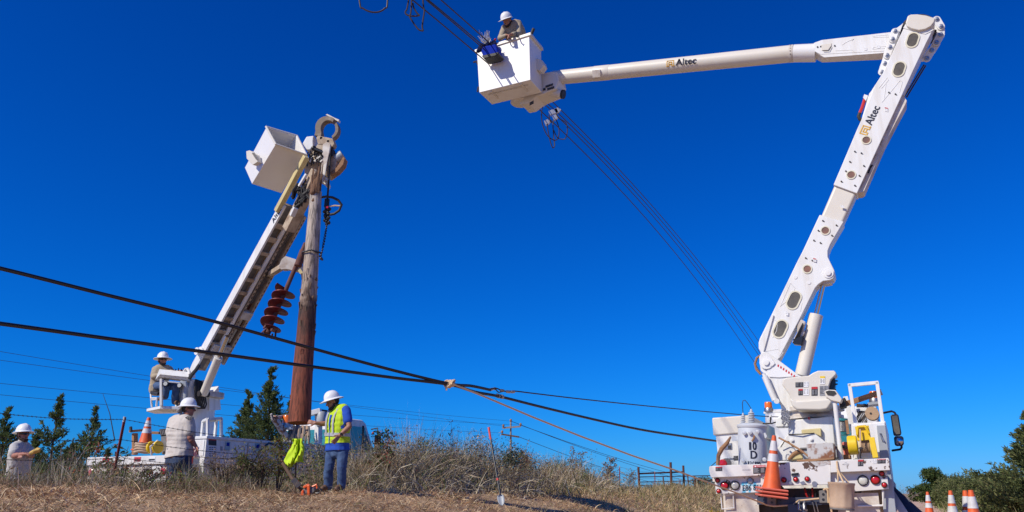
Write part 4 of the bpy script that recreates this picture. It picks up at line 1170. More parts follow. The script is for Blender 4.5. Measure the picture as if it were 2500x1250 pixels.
# cones
def cone_mesh(th, base, ax, h, r, stripes=True, seg=24, clr='cone'):
    mb = MB(); mb.lathe([(r, .02), (r*.86, h*.12), (r*.22, h*.97), (r*.19, h), (r*.14, h)], base, ax, seg, capend=True); body = th.part('cone_body', mb, M[clr])
    if stripes:
        for a, b in ((.52, .66), (.72, .90)):
            ra_ = lambda f: (r*.86 + (r*.22-r*.86)*((f-.12)/.85))
            mb = MB(); mb.lathe([(ra_(a)+.003, h*a), (ra_(b)+.003, h*b)], base, ax, seg, capend=False); th.part('reflective_band', mb, M['refl'], parent=body)
    return body
def cone_base(th, base, ax, half, thick, x, m):
    y = ax.cross(x).normalized(); mb = MB(); mb.box(base + ax*thick*.5, x*half, y*half, ax*thick*.5); return th.part('base', mb, m, bevel=.015)
# three cones nested on the tail board
cw = -.30; kb = B.mpp(1886, 1150, cw)
tip = B.pw(1890, 1063, cw); bas = B.pw(1884, 1197, cw); cax = (tip-bas).normalized(); CH = (tip-bas).length
for i, (lab, dz) in enumerate((('lowest of three orange cones nested on the bucket truck tail, only its base showing', -.095), ('middle cone of the three nested on the bucket truck tail, only its base showing', -.045), ('orange cone with two white bands nested on top at the bucket truck tail', 0))):
    b0 = bas + cax*dz
    ct = Thing('traffic_cone', lab, 'traffic cone', b0, group='cones nested on the truck tail')
    cone_mesh(ct, b0 - cax*.0, cax, CH if i == 2 else CH*.985, 23*kb*(1 if i == 2 else .97), stripes=(i == 2))
    xx = (B.U - cax*B.U.dot(cax)); xx = (xx*math.cos(.35) + B.W*math.sin(.35)); xx = (xx - cax*xx.dot(cax)).normalized()
    cone_base(ct, b0, cax, 33*kb, .03, xx, M['pinkedge'])
# canvas bucket hung from the tail
cb = B.pw(2056, 1243, -.34); ctp = B.pw(2054, 1178, -.34); k = B.mpp(2055, 1210, -.34)
CB = Thing('canvas_bucket', 'tan canvas tool bucket hanging from the bucket truck tail by a rope', 'bucket', cb)
cax2 = (ctp-cb); hh = cax2.length; prof = [(26.5*k, 0), (28*k, .02), (28.5*k, hh*.12), (27.5*k, hh*.15), (28*k, hh*.5), (30*k, hh*.9), (31.5*k, hh*.93), (31.5*k, hh), (30*k, hh), (28.5*k, hh*.9), (27*k, hh*.3)]
mb = MB(); mb.lathe(prof, cb, cax2, 36)
for i, v in enumerate(mb.v):
    h_ = (v-cb).dot(cax2.normalized())/hh
    q = math.atan2((v-cb).dot(B.U), (v-cb).dot(B.W)); f = math.sin(math.pi*min(max(h_, 0), 1))
    e = (v-cb) - cax2.normalized()*(v-cb).dot(cax2.normalized()); mb.v[i] = v + e*(.05*f*math.sin(q*9+3*h_) + .03*f*math.sin(q*5-6*h_))
CB.part('canvas_body', mb, M['canvas'])
mb = MB(); mb.lathe([(27*k, -.012), (28.6*k, -.006), (28.6*k, .012)], cb, cax2, 30); CB.part('base_ring', mb, M['rubbergrey'])
mb = MB(); mb.tube([B.pw(2043,1126,-.15), B.pw(2045,1145,-.17), B.pw(2050,1158,-.24), B.pw(2062,1184,-.50)], .013, 7); mb.tube([B.pw(2045,1145,-.17), B.pw(2046,1176,-.2)], .011, 6); mb.tube([B.pw(2048,1150,-.18), B.pw(2072,1178,-.22)], .008, 6); CB.part('handle_rope', mb, M['rope'])
# rusty open-topped steel tray
RT = Thing('steel_tray', 'rusty grey steel box with a worn face on the bucket truck tail', 'box', B.pw(2002, 1122, .1))
mb = MB(); mb.fprism(B, [(1968,1084),(2033,1080.5),(2037,1118),(1974,1123)], .06, .09); RT.part('front_plate', mb, M['rustplate'], bevel=.004)
mb = MB(); mb.fprism(B, [(1970,1086),(1974,1085),(1979,1122),(1975,1123)], .09, .55); mb.fprism(B, [(2029,1082),(2033,1081),(2036,1118),(2032,1118)], .09, .55); mb.fprism(B, [(1975,1116),(2034,1113),(2035,1118),(1975,1121)], .09, .55); RT.part('side_plates', mb, M['rustplate'])
GB = Thing('tool_case', 'pale grey lidded tool case behind the rusty steel box', 'case', B.pw(2005, 1118, .7))
mb = MB(); mb.fprism(B, [(1957,1097),(2046,1092),(2050,1118),(1960,1121)], .6, 1.0); GB.part('case_body', mb, M['grey'], bevel=.015)
mb = MB(); mb.fprism(B, [(1953,1093),(2049,1088.5),(2049,1092.5),(1953,1097)], .57, 1.03); GB.part('case_lid', mb, M['rubbergrey'], bevel=.006)
single('wooden_board', 'short wooden board lying along the edge under the rusty steel box', 'board', (lambda m: m.fprism(B, [(1945,1123),(1972,1121),(2036,1117),(2036,1121),(1972,1127),(1946,1126)], .0, .3))(MB()), M['wood'])
TL = Thing('hand_tools', 'worn hand tools lying on the deck left of the rusty steel box', 'tools', B.pw(1945, 1115, .5))
mb = MB(); mb.tube([B.pw(1925,1122,.6), B.pw(1938,1108,.6), B.pw(1948,1103,.6), B.pw(1962,1103,.6)], [.02, .03, .03, .02], 8); TL.part('handle', mb, M['wood'])
mb = MB(); mb.fprism(B, [(1936,1110),(1945,1102),(1962,1105),(1961,1120),(1930,1124)], .6, .8); TL.part('head', mb, M['fadedyellow'], bevel=.02)
# yellow cord reel
RL = Thing('cord_reel', 'yellow cord reel with a wooden-handled crank on the right of the bucket truck tail', 'reel', B.pw(2100, 1118, .2))
k = B.mpp(2090, 1086, .25)
mb = MB(); mb.cyl(B.pw(2070,1087.5,.25), B.pw(2094,1086,.25), 23*k, 30); RL.part('drum_cover', mb, M['yellow'], bevel=.02)
mb = MB(); mb.lathe([(22*k, 0), (22*k, .02), (10*k, .03), (10*k, .14), (20*k, .15), (20*k, .17)], B.pw(2097,1090,.27), B.U, 30); RL.part('drum', mb, M['fadedyellow'])
mb = MB()
for i in range(7):
    mb.lathe([(15*k, 0), (16.5*k, .008), (15*k, .016)], B.pw(2101+i*3.2,1090-i*.1,.27), B.U, 24, capend=False)
RL.part('wound_cord', mb, M['cardboard'])
mb = MB(); mb.beam(B.pw(2128,1068,.16), B.pw(2138,1118,.12), .075, .03, up=B.W); mb.beam(B.pw(2092,1062,.12), B.pw(2094,1042,.12), .03, .03, up=B.W); mb.beam(B.pw(2092,1042,.12), B.pw(2114,1040,.12), .03, .03, up=B.W); mb.beam(B.pw(2112,1040,.12), B.pw(2122,1058,.14), .035, .08, up=B.W); mb.beam(B.pw(2090,1059,.16), B.pw(2124,1056,.16), .02, .2); RL.part('stand', mb, M['yellow'], bevel=.006)
mb = MB(); mb.tube([B.pw(2100,1048,.1), B.pw(2101,1094,.05)], .012, 8); RL.part('crank', mb, M['rope'])
mb = MB(); mb.fprism(B, [(2095,1094),(2101,1091),(2108,1094),(2102,1097)], -.0, .12); mb.tube([B.pw(2101,1096,.05), B.pw(2100,1118,.08)], .012, 6); RL.part('crank_hub', mb, M['darksteel'])
# salmon disc
SD = Thing('fuel_can', 'faded red plastic can beside the yellow cord reel', 'can', B.pw(2064, 1112, .6))
mb = MB(); mb.fprism(B, [(2055,1079),(2066,1078),(2072,1082),(2076,1104),(2072,1112),(2060,1114)], .5, .75); SD.part('can_body', mb, M['salmon'], bevel=.03, seg=3)
mb = MB(); mb.cyl(B.pw(2057,1090,.48), B.pw(2065,1093,.4), .025, 10); SD.part('spout', mb, M['black'])
single('wooden_block', 'brown wooden block on the deck below the faded red can', 'block', (lambda m: m.fprism(B, [(2054,1110),(2075,1110),(2076,1119),(2055,1120)], .45, .8))(MB()), M['wood'])
# wire spool with teal flanges
WS = Thing('wire_spool', 'spool of bare wire with teal flanges between post and rack', 'spool', B.pw(2058, 1042, 1.3))
p0, p1 = B.pw(2046, 1041, 1.3), B.pw(2066, 1040, 1.3); k = B.mpp(2056, 1041, 1.3); dz = (B.pw(2056,1031,1.3)-B.pw(2056,1041,1.3)).normalized()
mb = MB(); 
for zz, rr in ((-21*k, 14*k), (13*k, 14*k)): mb.lathe([(rr, 0), (rr, 6*k), (rr*.5, 6.5*k)], B.pw(2056,1041,1.3) + dz*zz, dz, 26)
WS.parts('flange', mb, M['teal'])
mb = MB()
for i in range(9): mb.lathe([(10.5*k, 0), (11.3*k, 1.4*k), (10.5*k, 2.8*k)], B.pw(2056,1041,1.3) + dz*(-13*k+i*2.8*k), dz, 24, capend=False)
WS.part('wound_wire', mb, M['steel'])
mb = MB(); mb.beam(B.pw(2066.5,1026,1.1), B.pw(2071,1060,1.1), .04, .04, up=B.W); WS.part('wooden_post', mb, M['wood'])
# tape spool and plank in the rack
TS = Thing('rope_spool', 'round brown cardboard spool hung in the white ladder rack', 'spool', B.pw(2129, 1009, .75))
k = B.mpp(2129, 1009, .7); mb = MB(); mb.lathe([(16*k, 0), (16*k, .02), (13*k, .022), (13*k, .2), (16*k, .202), (16*k, .222)], B.pw(2129,1009,.75), B.W, 30); TS.part('spool_body', mb, M['cardboard'], bevel=.004)
mb = MB(); disc(mb, B, 2126, 1009.5, .749, 2.6, .004, 12); TS.part('spindle_hole', mb, M['black'])
PL = Thing('wooden_crossarm', 'long brown wooden crossarm leaning through the white ladder rack', 'crossarm', B.pw(2100, 975, .85))
mb = MB(); mb.beam(B.pw(2050,991,.85), B.pw(2147,959,.85), .07, .075, up=ZV); PL.part('timber', mb, M['wood'], bevel=.004)
mb = MB(); mb.cyl(B.pw(2146,959,.85), B.pw(2153,957,.85), .045, 12); PL.part('end_cap', mb, M['grey'])
# rope tied round the tail: from the cables to the hitch and on to the right bumper
# ================================================================== DIGGER DERRICK TRUCK (left, beyond the fence)
_nc = Vector((-6.56, 16.63, 0))
D = Fr(_nc, 26.0); D.O = _nc - D.U*1.2 + ZV*.4
T2 = Thing('derrick_truck', 'white digger derrick truck parked behind the fence, its boom holding a wooden pole', 'truck', D.O, -D.az)
def pu_poly(pix, u): return [D.pu(x, y, u) for x, y in pix]
mb = MB()
for u in (-.45, .45): mb.fbox(D, u-.06, u+.06, .2, 8.4, .55, .85)
T2.parts('chassis_rail', mb, M['darksteel'])
for u in (-.98, .98):
    wheel(T2, D, u, 2.1, .52, .52, .28, True); wheel(T2, D, u, 7.3, .52, .52, .28)
# cab beyond the vest man
mb = MB(); cabp = [(5.7, .7), (5.7, 2.2), (5.85, 2.36), (6.35, 2.36), (6.5, 2.28), (6.95, 1.55), (8.2, 1.35), (8.4, 1.15), (8.4, .7)]
mb.prism([D.pt(-1.05, w, z-.05) for w, z in cabp], D.U*2.1); T2.part('cab', mb, M['white'], bevel=.05)
for s in (-1, 1):
    mb = MB(); mb.prism([D.pt(s*1.052, w, z) for w, z in ((5.85, 1.45), (5.85, 2.12), (6.42, 2.12), (6.78, 1.5))], D.U*s*.012); T2.part('side_window', mb, M['tealglass'])
    mb = MB(); mb.beam(D.pt(s*1.066, 6.35, 1.42), D.pt(s*1.066, 6.35, 2.16), .05, .03, up=D.U); T2.part('window_post', mb, M['black'])
mb = MB(); mb.fbox(D, -.95, .95, 5.685, 5.7, 1.5, 2.05); T2.part('rear_window', mb, M['tealglass'])
for s in (-1, 1):
    mb = MB(); mb.tube([D.pt(s*1.0, 6.8, 2.1), D.pt(s*1.2, 6.8, 2.13), D.pt(s*1.24, 6.78, 1.95)], .018, 6); T2.part('mirror_arm', mb, M['black'])
    mb = MB(); mb.fbox(D, s*1.24-.09, s*1.24+.09, 6.74, 6.82, 1.5, 1.95); T2.part('mirror', mb, M['blackgloss'], bevel=.02)
# deck and tail
mb = MB(); mb.fbox(D, -1.08, 1.08, .02, 5.6, .96, 1.02); T2.part('deck', mb, M['dirtywhite'])
mb = MB(); mb.fbox(D, -1.1, 1.10, -.06, .02, 1.0, 1.16); T2.part('tail_beam', mb, M['chipped'], bevel=.01)
mb = MB(); mb.fbox(D, -1.1, 1.10, .0, .08, .62, .985); T2.part('tail_panel', mb, M['dirtywhite'], bevel=.008)
mb = MB(); mb.fbox(D, .52, .98, -.03, -.002, .66, .96); T2.part('white_panel', mb, M['white'], bevel=.006)
for u in (-1.0, 1.02):
    mb = MB(); mb.lathe([(.07, 0), (.07, .02), (.045, .035), (.001, .038)], D.pt(u, -.002, .86), -D.W, 18); T2.part('tail_light', mb, M['red'])
mb = MB(); mb.fbox(D, -.72, -.45, -.012, -.002, .72, .86); T2.part('licence_plate', mb, M['platecyan'])
for i, u in enumerate((-.55, -.1, .35, .75)):
    mb = MB(); mb.fbox(D, u-.09, u+.09, -.066, -.061, 1.06, 1.14); T2.part('warning_decal', mb, M['decal_white' if i % 2 else 'decal_red'])
    mb = MB(); mb.fbox(D, u-.08, u+.08, -.069, -.0665, 1.07, 1.10); T2.part('warning_decal', mb, M['decal_black'])
# side compartments facing the camera (u = 1.2)
w0 = D.loc(D.pu(505, 1066, 1.2))[1]
zt = D.loc(D.pu(505, 1064, 1.2))[2]; zb = D.loc(D.pu(505, 1117, 1.2))[2]
mb = MB(); mb.fbox(D, .62, 1.2, w0, 5.5, zb, zt-.06); T2.part('service_body', mb, M['white'], bevel=.01)
mb = MB(); mb.fbox(D, .60, 1.225, w0-.02, 5.52, zt-.06, zt); T2.part('body_lid', mb, M['white'], bevel=.01)
mb = MB()
ap = [(w0, zb-.005), (5.5, zb-.005), (5.5, .62), (2.78, .62), (2.70, .86), (2.45, 1.08), (2.1, 1.15), (1.75, 1.08), (1.5, .86), (1.42, .62), (w0, .62)]
mb.prism([D.pt(1.06, w, z) for w, z in ap], D.U*.13); T2.part('body_skirt', mb, M['white'], bevel=.008)
mb = MB(); ap2 = [D.pt(1.0, 2.1+.66*math.cos(q), .52+.62*math.sin(q)) for q in [math.pi*i/12 for i in range(13)]]
mb.prism(ap2, D.U*.04); T2.part('wheel_arch', mb, M['black'])
mb = MB(); mb.fbox(D, -1.2, -.62, w0+1.15, 5.5, 1.0, zt+.14); T2.part('service_body', mb, M['white'], bevel=.012)
for w in (w0+1.18, w0+2.45, w0+3.6):
    mb = MB(); mb.fbox(D, 1.2, 1.206, w-.008, w+.008, zb+.02, zt-.08); T2.part('door_gap', mb, M['rubbergrey'])
def at_side(px, py): return D.pu(px, py, 1.2)
for px, py in ((555, 1089), (628, 1094)):
    l = D.loc(at_side(px, py)); mb = MB(); mb.fbox(D, 1.2, 1.215, l[1]-.07, l[1]+.07, l[2]-.09, l[2]+.09); la = T2.part('door_latch', mb, M['steel'], bevel=.01)
    mb = MB(); mb.fbox(D, 1.2155, 1.22, l[1]-.04, l[1]+.04, l[2]+.0, l[2]+.07); T2.part('paddle', mb, M['bluebag'], parent=la)
SIDE = Fr(D.pt(1.2, 0, 0), 26.0 - 90)     # looking on to the side: its U runs forward along the truck
def side_quad(px0, py0, px1, py1, m, nm, lift=.003):
    a, b, c, d = at_side(px0, py0), at_side(px1, py0+(px1-px0)*.08), at_side(px1, py1+(px1-px0)*.08), at_side(px0, py1)
    mb = MB(); mb.prism([p + D.U*lift for p in (a, b, c, d)], D.U*.002); return T2.part(nm, mb, m)
side_quad(509, 1070, 528, 1074, M['decal_red'], 'warning_decal'); side_quad(509, 1074, 528, 1086.5, M['decal_black'], 'warning_decal')
side_quad(508, 1089, 527, 1117, M['decal_white'], 'notice_decal')
for i in range(5):
    for j in range(3):
        side_quad(510+j*6, 1091+i*5.2, 514+j*6, 1093+i*5.2, M['decal_black'], 'notice_text', .006)
side_quad(529, 1089, 544, 1101, M['decal_white'], 'notice_decal'); side_quad(537, 1089.5, 543, 1100, M['decal_grey'], 'notice_text', .006)
def side_text(s, px, py, h, wid, bold):
    o = at_side(px, py) + D.U*.006
    T2.part('lettering', text_mb(s, o, D.W, ZV, h, wid, nrm=D.U, bold=bold), M['logo_black'])
side_text('www.MyCentral.coop', 562, 1121.5, .055, .52, .004); side_text('800', 584, 1129.5, .04, .14, .004)
# fire extinguisher on the rear face of the body
mb = MB(); c = D.pt(.92, w0-.12, zt-.40); mb.lathe([(.065, -.16), (.07, -.14), (.07, .12), (.05, .17), (.02, .19)], c, ZV, 16); fx = T2.part('fire_extinguisher', mb, M['redpaint'])
mb = MB(); mb.cyl(c+ZV*.19, c+ZV*.25, .02, 8); mb.beam(c+ZV*.25-D.U*.08, c+ZV*.27+D.U*.05, .02, .02); T2.part('valve_handle', mb, M['steel'], parent=fx)
mb = MB(); mb.fbox(D, .66, 1.16, w0-.012, w0-.001, zb+.03, zt-.08); T2.part('end_door', mb, M['white'], bevel=.006)
# step rack on top of the side body
def sp(px, py, u=1.1): return D.pu(px, py, u)
rk = MB()
for px, yt, yb, u in ((507,1023,1064,1.14), (540,1021,1066,1.14)): rk.beam(sp(px,yt,u), sp(px,yb,u), .05, .05, up=D.U)
a1 = D.loc(sp(507,1023,1.14)); a2 = D.loc(sp(540,1021,1.14))
for l in (a1, a2):
    rk.beam(D.pt(.66, l[1]+.35, l[2]), D.pt(.66, l[1]+.35, zt-.02), .05, .05, up=D.U); rk.beam(D.pt(1.14, l[1], l[2]), D.pt(.66, l[1]+.35, l[2]), .05, .05)
rk.beam(D.pt(1.14, a1[1], a1[2]), D.pt(1.14, a2[1], a2[2]), .05, .05); rk.beam(D.pt(.66, a1[1]+.35, a1[2]), D.pt(.66, a2[1]+.35, a2[2]), .05, .05)
rack2 = T2.part('step_rack', rk, M['white'])
mb = MB(); mb.add([D.pt(1.14, a1[1], a1[2]+.02), D.pt(1.14, a2[1], a2[2]+.02), D.pt(.66, a2[1]+.35, a2[2]+.02), D.pt(.66, a1[1]+.35, a1[2]+.02)], [(0, 1, 2, 3)]); T2.part('step_tread', mb, M['dirtywhite'], parent=rack2)
# hoses looped over the side
for k in range(2):
    mb = MB(); mb.tube([D.pu(612+k*12,1142,1.3), D.pu(625+k*10,1118,1.36), D.pu(642+k*6,1092,1.36), D.pu(656,1081+k,1.3), D.pu(672,1084+k*3,1.3), D.pu(690,1098,1.3)], .017, 6); T2.part('side_hose', mb, M['blackgloss'])
# derrick seat platform and turret ------------------------------------------------------
TC = D.pt(-.02, 1.85, 0)          # turret centre
zf = D.loc(D.pu(494, 1010, 0))[2]
mb = MB(); mb.lathe([(.30, .98), (.27, 1.1), (.25, zf-.08), (.34, zf-.07)], TC + ZV*D.O.z, ZV, 28); T2.part('pedestal', mb, M['white'])
mb = MB(); mb.lathe([(.40, zf-.06), (.42, zf-.05), (.42, zf+.06), (.36, zf+.07)], TC + ZV*D.O.z, ZV, 32); T2.part('slew_bearing', mb, M['dirtywhite'])
BY = 18.75
# turret plates (world placed, boom direction)
Q0, Q1 = at(477, 900, 18.7), at(694, 505, 16.9)
bd = (Q1-Q0).normalized(); bs = ZV.cross(bd).normalized(); bu = bd.cross(bs)
BWID, BH = .62, .21
hz = Vector((bd.x, bd.y, 0)).normalized()      # boom's heading on the ground
TZ = Vector((TC.x, TC.y, 0))
def tp(f, s, z): return TZ + hz*f + bs*s + ZV*z
zb0 = D.O.z + zf
def px_on(px, py, s):
    """point of the plane parallel to the boom's side plates, s metres to the boom's right"""
    d = ray(px, py); p0 = TZ + bs*s
    return CAM + d * ((p0-CAM).dot(bs) / d.dot(bs))
def px_f(px, py, f):
    d = ray(px, py); p0 = TZ + hz*f
    return CAM + d * ((p0-CAM).dot(hz) / d.dot(hz))
def splate(pix, f, t, m, nm, **k):
    mb = MB(); mb.prism([px_f(x, y, f) for x, y in pix], hz*-t); return T2.part(nm, mb, m, **k)
splate([(457,985),(459,950),(466,930),(474,926),(476,1002),(458,1002)], .32, .5, M['white'], 'turret_plate', bevel=.01)
splate([(511,948),(522,966),(523,1001),(511,1003)], .30, .06, M['white'], 'turret_plate', bevel=.006)
splate([(521,958),(534,942),(540,1000),(523,1002)], .26, .6, M['white'], 'turret_plate', bevel=.01)
splate([(476,930),(498,928),(512,950),(511,1003),(476,1003)], .12, .5, M['dirtywhite'], 'turret_core')
mb = MB()
for k in range(6): mb.tube([px_f(478+k*3, 926+k, .34), px_f(476+k*4, 948, .42), px_f(479+k*5, 972+3*k, .40), px_f(484+k*3, 998, .36)], .018, 6)
T2.parts('hydraulic_hose', mb, M['black'])
mb = MB(); mb.tube([px_f(462,925,.5), px_f(468,915,.55), px_f(478,904,.55), px_f(486,892,.5)], .04, 8); T2.part('hose_bundle', mb, M['black'])
# lift cylinder
cy0, cy1 = at(497, 962, 18.15), at(534, 872, 17.55)
mb = MB(); mb.cyl(cy0, cy1, .088, 20); cl = T2.part('lift_cylinder', mb, M['cream'], bevel=.01)
mb = MB(); mb.cyl(cy1, cy1 + (cy1-cy0)*.55, .045, 14); T2.part('piston_rod', mb, M['chrome'], parent=cl)
mb = MB(); mb.cyl(cy0 - bs*.12, cy0 + bs*.12, .06, 12); T2.part('pivot_pin', mb, M['darksteel'], parent=cl)
# boom: lit left plate, underside with lattice openings, rails and a hydraulic pipe
E0, E1 = Q0 - bd*.10, Q1 + bd*.02           # along the left lower edge
LB = (E1-E0).length
SW = 1.12
def bp(t, s, u): return E0 + bd*t + bs*s*SW + bu*u
def bbox(mb, t0, t1, s0, s1, u0, u1): return mb.box(bp((t0+t1)/2, (s0+s1)/2, (u0+u1)/2), bd*(t1-t0)/2, bs*SW*(s1-s0)/2, bu*(u1-u0)/2)
mb = MB(); mb.prism([bp(-.12, 0, .08), bp(.0, 0, .02), bp(.25, 0, 0), bp(LB, 0, 0), bp(LB+.02, 0, BH), bp(.1, 0, BH), bp(-.12, 0, .17)], bs*.05)
boom2 = T2.part('boom', mb, M['white'], bevel=.008)
mb = MB(); bbox(mb, 0, LB, .05, .30, .10, BH); T2.part('boom_core', mb, M['weathered'], parent=boom2, bevel=.01)
for k in range(11):
    t = .40 + k*.345; w_ = .085 if k not in (9, 10) else .12
    mb = MB(); bbox(mb, t, t+w_, .05, .215, .0, .05); T2.part('cross_plate', mb, M['weathered'], parent=boom2, bevel=.004)
mb = MB(); bbox(mb, .05, LB, .048, .215, .098, .102); T2.part('boom_web', mb, M['rubbergrey'], parent=boom2)
mb = MB(); mb.cyl(bp(.35, .262, .03), bp(LB-.05, .262, .03), .047, 16); T2.part('hydraulic_pipe', mb, M['white_clean'], parent=boom2)
mb = MB(); bbox(mb, .30, LB-.06, .325, .36, -.02, .14); T2.part('boom_rail', mb, M['weathered'], parent=boom2, bevel=.004)
mb = MB(); bbox(mb, .30, LB-.10, .50, .56, -.02, .14); T2.part('boom_rail', mb, M['weathered'], parent=boom2, bevel=.004)
mb = MB()
for s in (.342, .53):
    for k in range(34):
        t = .55+k*.11; bbox(mb, t, t+.05, s-.009, s+.009, -.0225, -.0195)
T2.part('rail_slots', mb, M['black'], parent=boom2, kind='stuff')
mb = MB(); bbox(mb, .35, LB-.10, .36, .50, .10, .14); T2.part('hose_trough', mb, M['rustpipe'], parent=boom2)
mb = MB()
for k in range(4): mb.tube([bp(1.9+.02*k, .385+.03*k, .05), bp(LB-.2, .385+.03*k, .05)], .012, 6)
T2.parts('boom_hose', mb, M['rubbergrey'], parent=boom2)
mb = MB(); bbox(mb, 1.55, 1.75, .33, .55, -.06, .1); bbox(mb, .62, .80, .10, .5, -.05, .05); T2.parts('boom_clamp', mb, M['dirtywhite'], parent=boom2, bevel=.01)
mb = MB(); mb.cyl(bp(.9, .40, .02), bp(1.7, .40, .02), .035, 10); T2.part('extension_rod', mb, M['steel'], parent=boom2)
mb = MB(); mb.lathe([(.11, 0), (.11, .03), (.06, .035), (.06, .09), (.085, .095), (.085, .12)], bp(.48, 0, .12), -bs, 22); T2.part('pin_boss', mb, M['white_clean'], parent=boom2)
T2.part('lettering', text_mb('Altec', bp(LB-.47, -.003, .04), bd, bu, .12, .36, nrm=-bs, bold=.008), M['logo_black'], parent=boom2)
# second stage and the faded yellow fibreglass stage
Y0_, Y1_ = at(692, 488, 16.9), at(748, 382, 16.35)
mb = MB(); mb.beam(Y0_ - bd*.3, Y1_, .12, .12, up=bu); T2.part('fibreglass_stage', mb, M['fadedyellow'], parent=boom2, bevel=.02)
S0_, S1_ = at(716, 520, 16.75), at(766, 415, 16.25)
mb = MB(); mb.beam(S0_ - bd*.4 + bs*.1, S1_ + bs*.1, .22, .2, up=bu); T2.part('boom_stage', mb, M['weathered'], parent=boom2, bevel=.012)
mb = MB()
for k in range(30):
    a = at(712+(k*2.2)%34+4*math.sin(k*2.3), 520-k*2.2+8*math.cos(k*1.7), 16.5); b = at(732+9*math.sin(k*1.3)+(k*1.5)%22, 488-(k*2.2)%50+9*math.cos(k*2.7), 16.4)
    mb.tube([a, a.lerp(b, .5) + Vector((.05*math.sin(k), -.05, .05*math.cos(k*2))), b], .016+.014*(k % 3 == 0), 6)
T2.part('hose_tangle', mb, M['black'], parent=boom2, kind='stuff')
mb = MB(); mb.beam(at(713,527,16.5), at(722,507,16.4), .10, .08); mb.beam(at(730,455,16.4), at(748,425,16.3), .05, .05); T2.parts('hose_bracket', mb, M['white'], parent=boom2, bevel=.008)
# boom tip: sheave head, pole claws, winch drum, jib box
HB = Fr((0, 16.25, 0), 8.0)     # plane of the boom tip
def hp(pix, w0, w1, m, nm, **k):
    mb = MB(); mb.fprism(HB, pix, w0, w1); return T2.part(nm, mb, m, **k)
head = hp([(742,404),(757,380),(775,352),(792,350),(806,364),(804,388),(792,412),(786,442),(766,432),(744,428)], -.05, .3, M['weathered'], 'tip_head', bevel=.01)
hp([(788,352),(799,346),(807,352),(804,372),(793,420),(787,446),(784,420),(786,380)], -.16, -.1, M['dirtywhite'], 'sheave_plate', parent=head, bevel=.01)
hp([(790,404),(798,396),(794,424),(791,431)], -.2, -.17, M['cream'], 'sheave_plate', parent=head, bevel=.006)
hp([(795,378),(812,372),(822,394),(818,418),(800,432),(789,424)], -.04, .22, M['weathered'], 'winch_side', parent=head, bevel=.02)
mb = MB(); mb.cyl(HB.pw(820,389,.05), HB.pw(837,377,.05), .105, 20); T2.part('winch_drum', mb, M['grey'], parent=head, bevel=.01)
mb = MB(); mb.prism([HB.pw(x, y, -.05) for x, y in ((838,382),(842,386),(838,402),(824,418),(808,428),(806,420),(822,408))], HB.W*.2); T2.part('winch_guard', mb, M['wood'], parent=head, bevel=.01)
mb = MB(); c = HB.pw(803, 372, -.08); mb.lathe([(.12, 0), (.09, .02), (.09, .06), (.12, .08)], c, HB.W, 24); T2.part('tip_sheave', mb, M['darksteel'], parent=head)
mb = MB(); mb.fprism(HB, [(786,442),(797,436),(802,450),(798,458),(790,447)], -.05, .1); mb.fprism(HB, [(788,434),(796,430),(797,440),(789,442)], -.1, .0); T2.parts('wire_guide', mb, M['cream'], parent=head, bevel=.006)
hp([(738,350),(748,333),(766,331),(764,344),(765,357),(756,366),(746,366)], -.05, .25, M['white'], 'jib_box', parent=head, bevel=.02)
hp([(772,336),(776,331),(812,338),(816,350),(812,358),(792,352),(776,352)], -.06, .12, M['weathered'], 'claw_bracket', parent=head, bevel=.008)
mb = MB(); mb.cyl(HB.pw(784,337,-.07), HB.pw(784,337,-.06), .03, 10); mb.cyl(HB.pw(801,345,-.07), HB.pw(801,345,-.06), .03, 10); T2.parts('bolt', mb, M['darksteel'], parent=head)
# pole claws: two curved arms closing a ring
def arc(cx, cy, rx, ry, a0, a1, n=14): return [(cx+rx*math.cos(R_(a0+(a1-a0)*i/n)), cy-ry*math.sin(R_(a0+(a1-a0)*i/n))) for i in range(n+1)]
o_, i_ = arc(798, 312, 29, 29, 205, 50), arc(801, 314, 17.5, 20, 205, 50)
hp([(767,331)] + o_[1:] + i_[::-1] + [(784,333)], -.05, .12, M['darkweathered'], 'pole_claw', parent=head, bevel=.012)
o_, i_ = arc(798, 314, 28.5, 27, 70, -62), arc(801, 314, 17.5, 20, 70, -62)
hp(o_ + i_[::-1], -.01, .15, M['darkweathered'], 'pole_claw', parent=head, bevel=.012)
hp([(795,280),(799,278),(818,288),(828,292),(826,297),(812,289)], .02, .12, M['cream'], 'claw_tip', parent=head, bevel=.004)
mb = MB(); 
for k in range(12):
    a = HB.pw(752+k*3.2, 372+5*math.sin(k*2.1)+k*.5, -.1); b = HB.pw(750+k*3.0+6*math.sin(k), 398+8*math.cos(k*1.9), -.14)
    mb.tube([a, a.lerp(b, .5)+Vector((.06*math.sin(k*3), -.06, 0)), b], .016, 6)
mb.ell(HB.pw(766,362,-.12), .06, seg=10, rings=6); mb.cyl(HB.pw(768,364,-.12), HB.pw(790,373,-.12), .045, 10)
T2.part('valve_cluster', mb, M['blackgloss'], parent=head, kind='stuff')
mb = MB()
for k in range(7): mb.beam(HB.pw(752+k*5, 392+6*math.sin(k*2.2), -.16), HB.pw(757+k*5, 385+6*math.sin(k*2.2+1), -.16), .035, .03)
T2.parts('valve_fitting', mb, M['cream'], parent=head)
